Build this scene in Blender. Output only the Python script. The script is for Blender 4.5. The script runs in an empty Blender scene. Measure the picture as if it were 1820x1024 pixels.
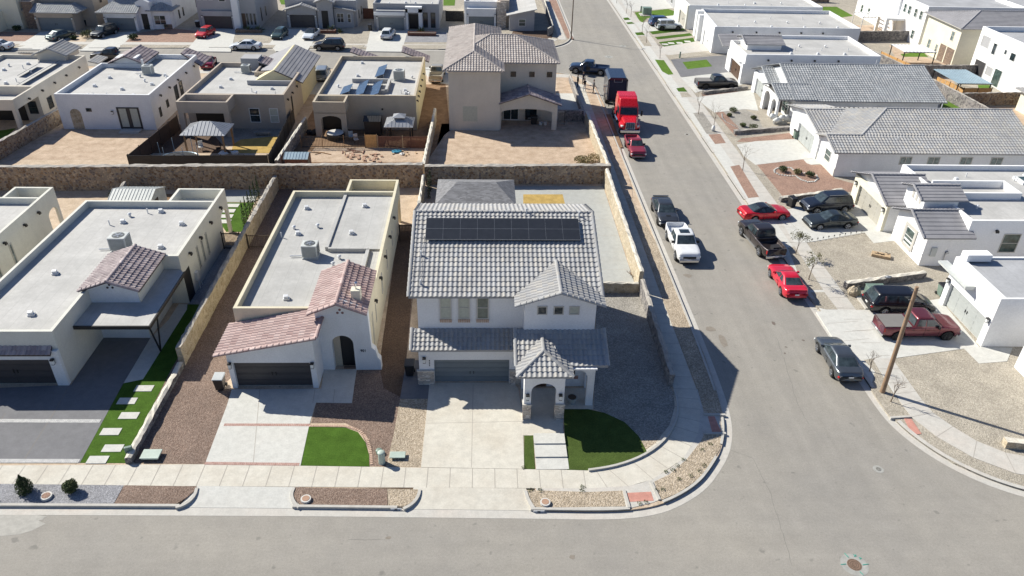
import bpy, bmesh, math, random
import numpy as np
from mathutils import Vector, Matrix, Quaternion
random.seed(7)
R=math.radians
# ---------------------------------------------------------------- camera
CP,CY,CR,CF,CH=0.55970411,0.04622121,0.0255957,1346.4555,32.0
_cp,_sp,_cy,_sy=math.cos(CP),math.sin(CP),math.cos(CY),math.sin(CY)
_fw=Vector((_sy*_cp,_cy*_cp,-_sp)); _rt=Vector((_cy,-_sy,0)); _up=_rt.cross(_fw)
_r2=math.cos(CR)*_rt+math.sin(CR)*_up; _u2=-math.sin(CR)*_rt+math.cos(CR)*_up
sc=bpy.context.scene
cam=bpy.data.cameras.new('camera'); camo=bpy.data.objects.new('camera',cam)
sc.collection.objects.link(camo); sc.camera=camo
cam.sensor_width=36; cam.lens=CF/1820*36; cam.clip_start=.5; cam.clip_end=3000
mw=Matrix.Identity(4)
for i in range(3):
    mw[i][0]=_r2[i]; mw[i][1]=_u2[i]; mw[i][2]=-_fw[i]
mw[2][3]=CH
camo.matrix_world=mw
# ---------------------------------------------------------------- sky, sun, exposure
SUN_AZ,SUN_EL=R(-31),R(38)      # direction in which shadows fall, elevation
sc.view_settings.view_transform='Standard'; sc.view_settings.look='None'
sc.view_settings.exposure=0.5; sc.view_settings.gamma=1
wd=bpy.data.worlds.new('World'); sc.world=wd; wd.use_nodes=True
wn=wd.node_tree.nodes; wl=wd.node_tree.links
bg=wn['Background']; sky=wn.new('ShaderNodeTexSky'); sky.sky_type='NISHITA'; sky.sun_disc=False
sky.sun_elevation=SUN_EL; sky.sun_rotation=R(-59); sky.air_density=1.0; sky.dust_density=.6; sky.ozone_density=2.0
tint=wn.new('ShaderNodeMixRGB'); tint.blend_type='MULTIPLY'; tint.inputs[0].default_value=1; tint.inputs[2].default_value=(.86,.98,1.2,1)
wl.new(sky.outputs[0],tint.inputs[1]); wl.new(tint.outputs[0],bg.inputs[0]); bg.inputs[1].default_value=0.057
sl=bpy.data.lights.new('sun','SUN'); so=bpy.data.objects.new('sun',sl); sc.collection.objects.link(so)
sl.energy=5.0; sl.angle=R(.5); sl.color=(1,.955,.845)
so.rotation_mode='QUATERNION'
so.rotation_quaternion=Vector((math.cos(SUN_AZ)*math.cos(SUN_EL),math.sin(SUN_AZ)*math.cos(SUN_EL),-math.sin(SUN_EL))).to_track_quat('-Z','Y')
so.location=(-60,60,90)
# ---------------------------------------------------------------- ground point of a photo pixel (photo is 1820x1024)
def P(px,py,z=.12):
    d=_fw+_r2*((px-910)/CF)-_u2*((py-512)/CF)
    t=(z-CH)/d[2]
    return (d[0]*t,d[1]*t)
# ---------------------------------------------------------------- materials
MT={}
def newmat(name):
    m=bpy.data.materials.new(name); m.use_nodes=True
    nt=m.node_tree; b=nt.nodes['Principled BSDF']; MT[name]=m
    return m,nt,b
def N(nt,t,**k):
    n=nt.nodes.new(t)
    for a,v in k.items():
        if a[0]=='i' and a[1:].isdigit(): n.inputs[int(a[1:])].default_value=v
        else: setattr(n,a,v)
    return n
def coord(nt,kind='Object',scale=None):
    c=nt.nodes.new('ShaderNodeTexCoord'); o=c.outputs[kind]
    if scale:
        mp=nt.nodes.new('ShaderNodeMapping'); mp.inputs['Scale'].default_value=scale
        nt.links.new(o,mp.inputs[0]); o=mp.outputs[0]
    return o
def noise(nt,vec,scale,detail=3,rough=.6):
    n=N(nt,'ShaderNodeTexNoise'); n.inputs['Scale'].default_value=scale
    n.inputs['Detail'].default_value=detail; n.inputs['Roughness'].default_value=rough
    nt.links.new(vec,n.inputs['Vector']); return n.outputs['Fac']
def ramp(nt,fac,stops,interp='LINEAR'):
    r=nt.nodes.new('ShaderNodeValToRGB'); r.color_ramp.interpolation=interp
    e=r.color_ramp.elements
    while len(e)<len(stops): e.new(.5)
    for i,(p,c) in enumerate(stops):
        e[i].position=p; e[i].color=(*c[:3],1) if len(c)>=3 else (c[0],)*3+(1,)
    nt.links.new(fac,r.inputs[0]); return r.outputs[0]
def mixc(nt,fac,a,b,mode='MIX'):
    m=nt.nodes.new('ShaderNodeMixRGB'); m.blend_type=mode
    for i,x in ((0,fac),(1,a),(2,b)):
        if isinstance(x,(int,float)): m.inputs[i].default_value=x
        elif isinstance(x,tuple): m.inputs[i].default_value=(*x[:3],1)
        else: nt.links.new(x,m.inputs[i])
    return m.outputs[0]
def bump(nt,b,h,strength=.3,dist=.02):
    n=nt.nodes.new('ShaderNodeBump'); n.inputs['Strength'].default_value=strength
    n.inputs['Distance'].default_value=dist
    nt.links.new(h,n.inputs['Height']); nt.links.new(n.outputs[0],b.inputs['Normal'])
def g3(v): return (v,v,v)
def simple(name,col,rough=.7,var=.12,s1=1.2,s2=25,metal=0,bmp=0,bs=60,coat=0,spec=None):
    m,nt,b=newmat(name); v=coord(nt)
    n1=noise(nt,v,s1,4); n2=noise(nt,v,s2,2)
    c=mixc(nt,1.0,col,ramp(nt,n1,[(.3,g3(1-var)),(.7,g3(1+var*.6))]),'MULTIPLY')
    c=mixc(nt,1.0,c,ramp(nt,n2,[(.3,g3(1-var*.6)),(.7,g3(1+var*.4))]),'MULTIPLY')
    nt.links.new(c,b.inputs['Base Color']); b.inputs['Roughness'].default_value=rough
    b.inputs['Metallic'].default_value=metal; b.inputs['Coat Weight'].default_value=coat
    b.inputs['Coat Roughness'].default_value=.05
    if spec is not None: b.inputs['Specular IOR Level'].default_value=spec
    if bmp: bump(nt,b,noise(nt,v,bs,3),bmp,.02)
    return m
def stucco(name,col,stain=.10):
    m,nt,b=newmat(name); v=coord(nt)
    n1=noise(nt,v,.5,5); n2=noise(nt,v,9,4,.75); n3=noise(nt,v,30,3,.8)
    vs=coord(nt,scale=(1.2,1.2,.3)); n4=noise(nt,vs,.8,4,.6)
    c=mixc(nt,1.0,col,ramp(nt,n1,[(.3,g3(1-stain)),(.7,g3(1.04))]),'MULTIPLY')
    c=mixc(nt,1.0,c,ramp(nt,n2,[(.3,g3(.90)),(.7,g3(1.04))]),'MULTIPLY')
    c=mixc(nt,1.0,c,ramp(nt,n4,[(.28,g3(1-stain*.5)),(.5,g3(1.0))]),'MULTIPLY')
    c=mixc(nt,1.0,c,ramp(nt,n3,[(.3,g3(.92)),(.7,g3(1.04))]),'MULTIPLY')
    nt.links.new(c,b.inputs['Base Color']); b.inputs['Roughness'].default_value=.93
    bump(nt,b,n3,.35,.02); return m
def gravel(name,cols,scale=13,bstr=.6):
    scale*=1.7; av=[sum(c[i] for c in cols)/len(cols) for i in range(3)]; cols=[tuple(c[i]*.72+av[i]*.36 for i in range(3)) for c in cols]
    m,nt,b=newmat(name); v=coord(nt)
    vo=N(nt,'ShaderNodeTexVoronoi'); vo.inputs['Scale'].default_value=scale; nt.links.new(v,vo.inputs['Vector'])
    sp=N(nt,'ShaderNodeSeparateColor'); nt.links.new(vo.outputs['Color'],sp.inputs[0])
    k=len(cols)
    c=ramp(nt,sp.outputs[0],[(i/(k-1)*.8+.1,cols[i]) for i in range(k)])
    vo2=N(nt,'ShaderNodeTexVoronoi'); vo2.inputs['Scale'].default_value=scale*.45; nt.links.new(v,vo2.inputs['Vector'])
    c=mixc(nt,1.0,c,ramp(nt,vo2.outputs['Distance'],[(.1,g3(1.08)),(.6,g3(.85))]),'MULTIPLY')
    c=mixc(nt,1.0,c,ramp(nt,noise(nt,v,.7,5),[(.3,g3(.84)),(.7,g3(1.12))]),'MULTIPLY')
    nt.links.new(c,b.inputs['Base Color']); b.inputs['Roughness'].default_value=.95
    bump(nt,b,vo.outputs['Distance'],bstr,-.05); return m
def stonewall(name,cols,mortar,scale=3.2):
    m,nt,b=newmat(name); v=coord(nt)
    nv=N(nt,'ShaderNodeTexNoise'); nv.inputs['Scale'].default_value=2.5; nt.links.new(v,nv.inputs['Vector'])
    vv=N(nt,'ShaderNodeMixRGB',i0=.12); nt.links.new(v,vv.inputs[1]); nt.links.new(nv.outputs['Color'],vv.inputs[2])
    vo=N(nt,'ShaderNodeTexVoronoi'); vo.inputs['Scale'].default_value=scale; nt.links.new(vv.outputs[0],vo.inputs['Vector'])
    ve=N(nt,'ShaderNodeTexVoronoi'); ve.feature='DISTANCE_TO_EDGE'; ve.inputs['Scale'].default_value=scale; nt.links.new(vv.outputs[0],ve.inputs['Vector'])
    sp=N(nt,'ShaderNodeSeparateColor'); nt.links.new(vo.outputs['Color'],sp.inputs[0])
    k=len(cols)
    c=ramp(nt,sp.outputs[0],[(i/(k-1)*.8+.1,cols[i]) for i in range(k)])
    c=mixc(nt,1.0,c,ramp(nt,noise(nt,v,14,3),[(.3,g3(.75)),(.7,g3(1.15))]),'MULTIPLY')
    c=mixc(nt,ramp(nt,ve.outputs['Distance'],[(.03,g3(1)),(.09,g3(0))]),c,mortar)
    c=mixc(nt,1.0,c,ramp(nt,noise(nt,v,.35,4),[(.3,g3(.8)),(.7,g3(1.12))]),'MULTIPLY')
    nt.links.new(c,b.inputs['Base Color']); b.inputs['Roughness'].default_value=.9
    bump(nt,b,ramp(nt,ve.outputs['Distance'],[(0,g3(0)),(.15,g3(1))]),.8,.04); return m
def tilemat(name,cols,rough=.75):
    m,nt,b=newmat(name)
    uv=coord(nt,'UV'); fl=N(nt,'ShaderNodeVectorMath',operation='FLOOR'); nt.links.new(uv,fl.inputs[0])
    wn_=N(nt,'ShaderNodeTexWhiteNoise',noise_dimensions='2D'); nt.links.new(fl.outputs[0],wn_.inputs['Vector'])
    k=len(cols)
    c=ramp(nt,wn_.outputs['Value'],[(i/(k-1),cols[i]) for i in range(k)])
    v=coord(nt)
    c=mixc(nt,1.0,c,ramp(nt,noise(nt,v,22,3),[(.3,g3(.84)),(.7,g3(1.1))]),'MULTIPLY')
    c=mixc(nt,1.0,c,ramp(nt,noise(nt,v,.6,4),[(.3,g3(.86)),(.7,g3(1.08))]),'MULTIPLY')
    nt.links.new(c,b.inputs['Base Color']); b.inputs['Roughness'].default_value=rough; return m
def shingle(name,col):
    m,nt,b=newmat(name); v=coord(nt,scale=(3,7,7))
    br=N(nt,'ShaderNodeTexVoronoi'); br.inputs['Scale'].default_value=1; nt.links.new(v,br.inputs['Vector'])
    sp=N(nt,'ShaderNodeSeparateColor'); nt.links.new(br.outputs['Color'],sp.inputs[0])
    c=mixc(nt,1.0,col,ramp(nt,sp.outputs[0],[(0,g3(.72)),(1,g3(1.2))]),'MULTIPLY')
    c=mixc(nt,1.0,c,ramp(nt,noise(nt,coord(nt),40,2),[(.3,g3(.8)),(.7,g3(1.15))]),'MULTIPLY')
    nt.links.new(c,b.inputs['Base Color']); b.inputs['Roughness'].default_value=.95; return m
def asphaltmat(name,base=(.32,.30,.268)):
    m,nt,b=newmat(name); v=coord(nt)
    n0=noise(nt,v,.12,4); n1=noise(nt,v,.9,5,.65); n3=noise(nt,v,38,3,.8)
    c=mixc(nt,1.0,base,ramp(nt,n0,[(.3,(.92,.925,.94)),(.7,(1.06,1.05,1.03))]),'MULTIPLY')
    c=mixc(nt,1.0,c,ramp(nt,n1,[(.3,g3(.92)),(.7,g3(1.05))]),'MULTIPLY')
    c=mixc(nt,1.0,c,ramp(nt,noise(nt,v,8,3,.75),[(.3,g3(.90)),(.7,g3(1.08))]),'MULTIPLY')
    c=mixc(nt,1.0,c,ramp(nt,n3,[(.25,g3(.66)),(.75,g3(1.26))]),'MULTIPLY')
    vy=coord(nt,scale=(.9,.035,1)); ny=noise(nt,vy,1.0,5,.6)      # tyre-worn bands along the side street
    vx=coord(nt,scale=(.03,.8,1)); nx=noise(nt,vx,1.0,5,.6)
    sx=N(nt,'ShaderNodeSeparateXYZ'); nt.links.new(coord(nt),sx.inputs[0])
    msk=ramp(nt,N(nt,'ShaderNodeMapRange',i1=26.0,i2=34.0).outputs[0],[(0,g3(0)),(1,g3(1))])
    mr=nt.nodes[-2]; nt.links.new(sx.outputs[1],mr.inputs[0])
    st=mixc(nt,msk,ramp(nt,nx,[(.3,g3(.93)),(.7,g3(1.04))]),ramp(nt,ny,[(.3,g3(.89)),(.7,g3(1.05))]))
    c=mixc(nt,1.0,c,st,'MULTIPLY')
    sp=noise(nt,v,1.7,2,.4)
    c=mixc(nt,ramp(nt,sp,[(.69,g3(0)),(.76,g3(.5))]),c,(.13,.125,.115))
    sp4=noise(nt,v,7,2,.5); c=mixc(nt,ramp(nt,sp4,[(.72,g3(0)),(.76,g3(.5))]),c,(.10,.095,.09))
    sp2=noise(nt,v,3.1,1,.4)
    c=mixc(nt,ramp(nt,sp2,[(.80,g3(0)),(.84,g3(.5))]),c,(.42,.40,.37))
    nt.links.new(c,b.inputs['Base Color']); b.inputs['Roughness'].default_value=.92
    bump(nt,b,n3,.35,.015); return m
def concretemat(name,base,stain=(.55,.42,.30),samt=.25,seed=0):
    m,nt,b=newmat(name); v=coord(nt)
    mp=N(nt,'ShaderNodeMapping'); mp.inputs['Location'].default_value=(seed*7.3,seed*3.1,0); nt.links.new(v,mp.inputs[0]); v=mp.outputs[0]
    n0=noise(nt,v,.45,4); n1=noise(nt,v,2.2,5,.7); n3=noise(nt,v,30,3,.7)
    c=mixc(nt,ramp(nt,n0,[(.42,g3(0)),(.72,g3(samt))]),base,stain)
    c=mixc(nt,1.0,c,ramp(nt,n1,[(.3,g3(.87)),(.7,g3(1.06))]),'MULTIPLY')
    c=mixc(nt,1.0,c,ramp(nt,n3,[(.25,g3(.88)),(.75,g3(1.08))]),'MULTIPLY')
    c=mixc(nt,1.0,c,ramp(nt,noise(nt,v,9,3,.7),[(.3,g3(.93)),(.7,g3(1.05))]),'MULTIPLY')
    sp=noise(nt,v,1.1,3,.5)
    c=mixc(nt,ramp(nt,sp,[(.68,g3(0)),(.80,g3(.25))]),c,(.30,.26,.22))
    nt.links.new(c,b.inputs['Base Color']); b.inputs['Roughness'].default_value=.9
    bump(nt,b,n3,.15,.01); return m
def turfmat(name,a,b_):
    m,nt,b=newmat(name); v=coord(nt)
    n=noise(nt,v,16,5,.85); n1=noise(nt,v,1.4,4); v2=coord(nt,scale=(1,12,1)); n2=noise(nt,v2,3,4,.7)
    c=ramp(nt,n,[(.3,a),(.7,b_)])
    c=mixc(nt,1.0,c,ramp(nt,n1,[(.3,g3(.8)),(.7,g3(1.15))]),'MULTIPLY')
    c=mixc(nt,1.0,c,ramp(nt,n2,[(.3,g3(.85)),(.7,g3(1.12))]),'MULTIPLY')
    nt.links.new(c,b.inputs['Base Color']); b.inputs['Roughness'].default_value=1; b.inputs['Specular IOR Level'].default_value=.1
    bump(nt,b,n,.8,.03); return m
def dirtmat(name,a,b_):
    m,nt,b=newmat(name); v=coord(nt)
    n=noise(nt,v,1.0,7,.7); n1=noise(nt,v,14,4,.7); n2=noise(nt,v,4,3,.5)
    c=ramp(nt,n,[(.3,a),(.65,b_)])
    c=mixc(nt,1.0,c,ramp(nt,n1,[(.3,g3(.72)),(.7,g3(1.18))]),'MULTIPLY')
    c=mixc(nt,ramp(nt,n2,[(.66,g3(0)),(.72,g3(.6))]),c,tuple(x*.55 for x in a))
    nt.links.new(c,b.inputs['Base Color']); b.inputs['Roughness'].default_value=1
    bump(nt,b,mixc(nt,.5,n,n1),.7,.08); return m
def brickmat(name,a,b_,mortar):
    m,nt,b=newmat(name); v=coord(nt)
    n=noise(nt,v,6,2); c=ramp(nt,n,[(.3,a),(.7,b_)])
    c=mixc(nt,1.0,c,ramp(nt,noise(nt,v,40,2),[(.3,g3(.8)),(.7,g3(1.15))]),'MULTIPLY')
    nt.links.new(c,b.inputs['Base Color']); b.inputs['Roughness'].default_value=.9; return m
def ledgestone(name,cols,mortar):
    m,nt,b=newmat(name); v=coord(nt,scale=(1,1,3.2))
    vo=N(nt,'ShaderNodeTexVoronoi'); vo.inputs['Scale'].default_value=3; nt.links.new(v,vo.inputs['Vector'])
    ve=N(nt,'ShaderNodeTexVoronoi'); ve.feature='DISTANCE_TO_EDGE'; ve.inputs['Scale'].default_value=3; nt.links.new(v,ve.inputs['Vector'])
    sp=N(nt,'ShaderNodeSeparateColor'); nt.links.new(vo.outputs['Color'],sp.inputs[0]); k=len(cols)
    c=ramp(nt,sp.outputs[0],[(i/(k-1)*.8+.1,cols[i]) for i in range(k)])
    c=mixc(nt,ramp(nt,ve.outputs['Distance'],[(.02,g3(1)),(.06,g3(0))]),c,mortar)
    nt.links.new(c,b.inputs['Base Color']); b.inputs['Roughness'].default_value=.9
    bump(nt,b,ve.outputs['Distance'],.6,.05); return m
def membrane(name,col):
    m,nt,b=newmat(name); v=coord(nt)
    c=mixc(nt,1.0,col,ramp(nt,noise(nt,v,.35,5),[(.3,g3(.84)),(.7,g3(1.1))]),'MULTIPLY')
    c=mixc(nt,1.0,c,ramp(nt,noise(nt,v,3,5,.7),[(.3,g3(.9)),(.7,g3(1.06))]),'MULTIPLY')
    c=mixc(nt,1.0,c,ramp(nt,noise(nt,v,45,2),[(.3,g3(.9)),(.7,g3(1.06))]),'MULTIPLY')
    c=mixc(nt,ramp(nt,noise(nt,v,.28,4,.6),[(.52,g3(0)),(.66,g3(.35))]),c,tuple(x*.68 for x in col))
    sx=N(nt,'ShaderNodeSeparateXYZ'); nt.links.new(coord(nt),sx.inputs[0])   # lap seams of the roll roofing, one metre apart
    fr=N(nt,'ShaderNodeMath',operation='FRACT'); nt.links.new(sx.outputs[0],fr.inputs[0])
    c=mixc(nt,ramp(nt,fr.outputs[0],[(0,g3(.7)),(.04,g3(0))]),c,tuple(x*.6 for x in col))
    nt.links.new(c,b.inputs['Base Color']); b.inputs['Roughness'].default_value=.85; return m
def paint(name,col,metal=.25,rough=.28):
    m,nt,b=newmat(name); v=coord(nt)
    c=mixc(nt,1.0,col,ramp(nt,noise(nt,v,1.5,4),[(.3,g3(.9)),(.7,g3(1.07))]),'MULTIPLY')
    nt.links.new(c,b.inputs['Base Color']); b.inputs['Metallic'].default_value=metal
    rr=ramp(nt,noise(nt,v,5,4),[(.3,g3(rough)),(.7,g3(rough+.14))]); nt.links.new(rr,b.inputs['Roughness'])
    b.inputs['Coat Weight'].default_value=.7; b.inputs['Coat Roughness'].default_value=.06
    return m
def glass(name,col=(.02,.03,.035)):
    m,nt,b=newmat(name); v=coord(nt)
    c=mixc(nt,1.0,col,ramp(nt,noise(nt,v,2.5,3),[(.35,g3(.7)),(.65,g3(1.6))]),'MULTIPLY')
    nt.links.new(c,b.inputs['Base Color'])
    b.inputs['Roughness'].default_value=.06; b.inputs['Specular IOR Level'].default_value=.7; return m
stucco('st_white',(.80,.81,.82)); stucco('st_bright',(.88,.88,.88),.05); stucco('st_cream',(.70,.69,.62)); stucco('st_tan',(.50,.43,.33)); stucco('st_grey',(.40,.40,.41))
stucco('st_taupe',(.47,.40,.33)); stucco('st_beige',(.64,.59,.51)); stucco('st_yellow',(.70,.62,.40)); stucco('st_pale',(.78,.74,.60)); stucco('st_dark',(.22,.215,.22))
stucco('st_bcream',(.70,.64,.48)); stucco('st_main',(.80,.80,.81),.05); stucco('cap',(.84,.84,.83),.04)
membrane('deck',(.455,.45,.435)); membrane('deck_white',(.49,.482,.465)); membrane('deck_grey',(.40,.405,.42))
gravel('gv_brown',[(.12,.075,.055),(.24,.165,.125),(.34,.255,.205),(.17,.12,.095)],11)
gravel('gv_tan',[(.24,.19,.13),(.42,.34,.25),(.60,.51,.40),(.33,.27,.20)],9)
gravel('gv_greige',[(.28,.25,.20),(.40,.36,.29),(.52,.47,.39),(.34,.30,.25)],10)
gravel('gv_grey',[(.18,.18,.19),(.29,.29,.31),(.42,.42,.44),(.22,.22,.24)],12)
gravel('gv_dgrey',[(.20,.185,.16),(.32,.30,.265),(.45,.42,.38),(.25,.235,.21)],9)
gravel('gv_red',[(.22,.13,.095),(.34,.21,.155),(.45,.30,.23),(.27,.17,.13)],11)
gravel('gv_dbrown',[(.07,.04,.025),(.13,.08,.05),(.19,.125,.085),(.1,.06,.04)],11)
stonewall('rock',[(.20,.12,.07),(.38,.27,.17),(.30,.24,.19),(.50,.38,.26),(.16,.13,.12)],(.30,.25,.20),5.2)
stonewall('rock_grey',[(.16,.15,.15),(.30,.28,.27),(.24,.22,.21),(.40,.37,.34),(.12,.11,.12)],(.22,.21,.20),5.0)
stonewall('rock_cream',[(.38,.31,.21),(.50,.42,.30),(.44,.36,.25),(.56,.48,.36)],(.52,.45,.34),3.4)
simple('rock_cap',(.40,.37,.33),.95,.25,2,12,bmp=.8,bs=7)
tilemat('tile_grey',[(.34,.335,.335),(.39,.385,.38),(.355,.36,.37),(.43,.41,.38),(.37,.365,.36)])
tilemat('tile_pink',[(.42,.30,.28),(.50,.37,.345),(.46,.335,.31),(.38,.255,.24),(.55,.43,.40)])
tilemat('tile_mauve',[(.32,.26,.26),(.44,.37,.37),(.38,.31,.31),(.26,.21,.22),(.5,.43,.42)])
tilemat('tile_bluegrey',[(.26,.275,.29),(.34,.355,.37),(.30,.315,.33),(.39,.395,.40)])
tilemat('tile_brown',[(.33,.285,.265),(.43,.385,.36),(.38,.335,.31),(.47,.425,.395)])
tilemat('tile_slate',[(.27,.265,.28),(.30,.295,.31),(.285,.28,.295),(.31,.305,.32)])
shingle('shingle_grey',(.20,.20,.21)); shingle('shingle_brown',(.40,.35,.33))
asphaltmat('asphalt'); simple('asphalt_dark',(.12,.12,.13),.95,.2,.5,20,bmp=.3)
concretemat('conc',(.52,.50,.46),(.60,.50,.42),.3,1); concretemat('conc_white',(.57,.565,.53),(.58,.54,.48),.2,2)
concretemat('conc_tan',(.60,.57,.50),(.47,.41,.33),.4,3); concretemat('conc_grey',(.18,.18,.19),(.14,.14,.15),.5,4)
concretemat('kerbm',(.50,.48,.44),(.42,.39,.34),.4,5); simple('joint',(.20,.18,.16),.95,.1); simple('joint_light',(.38,.35,.31),.95,.1)
concretemat('conc_yard',(.40,.41,.395),(.36,.35,.32),.3,6); simple('tactile',(.52,.25,.20),.9,.2,3,30,bmp=.4)
turfmat('turf',(.028,.068,.009),(.10,.185,.028)); turfmat('turf_olive',(.025,.048,.010),(.11,.155,.04)); turfmat('turf_bright',(.06,.12,.015),(.15,.25,.045))
turfmat('grass_dry',(.34,.22,.06),(.58,.42,.16))
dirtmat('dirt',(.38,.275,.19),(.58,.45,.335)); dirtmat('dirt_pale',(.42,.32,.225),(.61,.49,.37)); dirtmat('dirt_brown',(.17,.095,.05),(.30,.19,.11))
brickmat('brick',(.34,.19,.16),(.50,.33,.28),(.5,.45,.4)); brickmat('brick_grey',(.42,.42,.42),(.62,.61,.59),(.4,.4,.4)); brickmat('brick_tan',(.45,.30,.22),(.62,.46,.36),(.4,.4,.4))
ledgestone('ledge',[(.42,.36,.30),(.62,.55,.46),(.34,.31,.29),(.55,.45,.36),(.68,.62,.55)],(.25,.22,.2))
ledgestone('ledge_brown',[(.20,.14,.10),(.30,.22,.16),(.16,.12,.1),(.25,.17,.12)],(.1,.08,.07))
simple('garage',(.17,.20,.22),.5,.08); simple('garage_dark',(.055,.052,.055),.5,.1); simple('garage_white',(.78,.78,.77),.5,.05); simple('garage_pale',(.40,.42,.41),.5,.08); simple('garage_tan',(.42,.40,.35),.55,.06)
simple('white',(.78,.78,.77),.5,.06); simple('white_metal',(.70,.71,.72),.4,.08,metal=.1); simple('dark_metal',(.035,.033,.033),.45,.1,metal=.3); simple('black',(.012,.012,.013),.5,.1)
simple('plastic_black',(.02,.02,.022),.45,.15); simple('plastic_lid',(.5,.52,.52),.35,.1); simple('steel',(.42,.43,.44),.35,.15,metal=.7); simple('chrome',(.6,.6,.62),.15,.05,metal=1)
simple('ac_body',(.55,.57,.55),.5,.12,3,20); simple('ac_grille',(.10,.11,.11),.5,.2,4,50); simple('util_green',(.17,.24,.20),.5,.12); simple('util_pale',(.42,.50,.44),.55,.15)
simple('blind',(.46,.47,.40),.8,.12,6,40); simple('frame_beige',(.50,.48,.44),.6,.05); simple('frame_white',(.72,.72,.70),.5,.05); simple('frame_dark',(.03,.03,.032),.5,.05)
simple('door_brown',(.09,.05,.03),.5,.2); simple('wood',(.34,.20,.10),.75,.3,6,30); simple('wood_pale',(.50,.36,.22),.8,.3,6,30); simple('wood_red',(.17,.075,.05),.8,.3,4,30); simple('wood_dark',(.07,.045,.035),.8,.3,5,30)
simple('orange_wood',(.62,.36,.14),.75,.25,4,30); simple('metal_roof',(.38,.39,.41),.4,.12,metal=.35); simple('metal_blue',(.36,.46,.52),.4,.12,metal=.35); simple('shed_wall',(.50,.53,.50),.7,.12)
simple('soffit',(.40,.39,.38),.8,.06); simple('fascia',(.30,.30,.31),.7,.08); simple('fascia_dark',(.05,.04,.045),.6,.1); simple('fascia_pink',(.24,.14,.13),.7,.1)
simple('tyre',(.018,.018,.018),.85,.2,8,60); simple('rim',(.45,.46,.48),.3,.1,metal=.8); simple('rim_dark',(.05,.05,.052),.35,.1,metal=.6); simple('lamp_glass',(.75,.76,.74),.15,.1); simple('tail_red',(.45,.015,.015),.2,.1)
simple('plate',(.7,.7,.68),.4,.05); simple('trim_black',(.016,.016,.017),.55,.1)
glass('glass'); glass('car_glass',(.035,.048,.055)); glass('glass_green',(.05,.075,.07)); glass('glass_pale',(.16,.20,.20)); simple('solar_cell',(.028,.031,.038),.3,.15,3,20,spec=.5); glass('solar_blue',(.025,.042,.085))
simple('leaf_dark',(.035,.06,.018),.8,.3,8,40); simple('leaf',(.07,.10,.03),.8,.3,8,40); simple('leaf_olive',(.13,.13,.05),.85,.3,8,40); simple('leaf_dry',(.30,.24,.12),.9,.3,8,40); simple('agave',(.14,.20,.11),.7,.25,8,40)
simple('bark',(.22,.17,.13),.9,.25,8,40); simple('bark_dark',(.10,.075,.055),.9,.25,8,40); simple('pole_wood',(.33,.22,.14),.85,.25,2,25,bmp=.5,bs=20)
simple('skin',(.42,.26,.18),.6,.1); simple('cloth_black',(.018,.018,.022),.9,.2); simple('cloth_navy',(.03,.035,.06),.9,.2); simple('cloth_grey',(.14,.14,.15),.9,.2); simple('cloth_white',(.65,.65,.64),.9,.1); simple('hair',(.02,.015,.012),.7,.2)
simple('rust',(.27,.18,.13),.75,.3,12,60,metal=.3); simple('paint_green',(.05,.35,.27),.6,.2,10,60); simple('tarp_blue',(.05,.28,.42),.5,.2); simple('terracotta',(.42,.26,.18),.8,.2); simple('pot_white',(.62,.60,.56),.8,.15)
simple('toy_green',(.01,.14,.07),.45,.15); simple('bag_white',(.70,.71,.70),.6,.1,6,30); simple('oil',(.16,.13,.11),.8,.2)
simple('crack',(.20,.19,.175),.95,.1); simple('manhole_ring',(.42,.43,.41),.9,.12,3,30); simple('manhole_pale',(.36,.355,.33),.9,.2,3,30)
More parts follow.
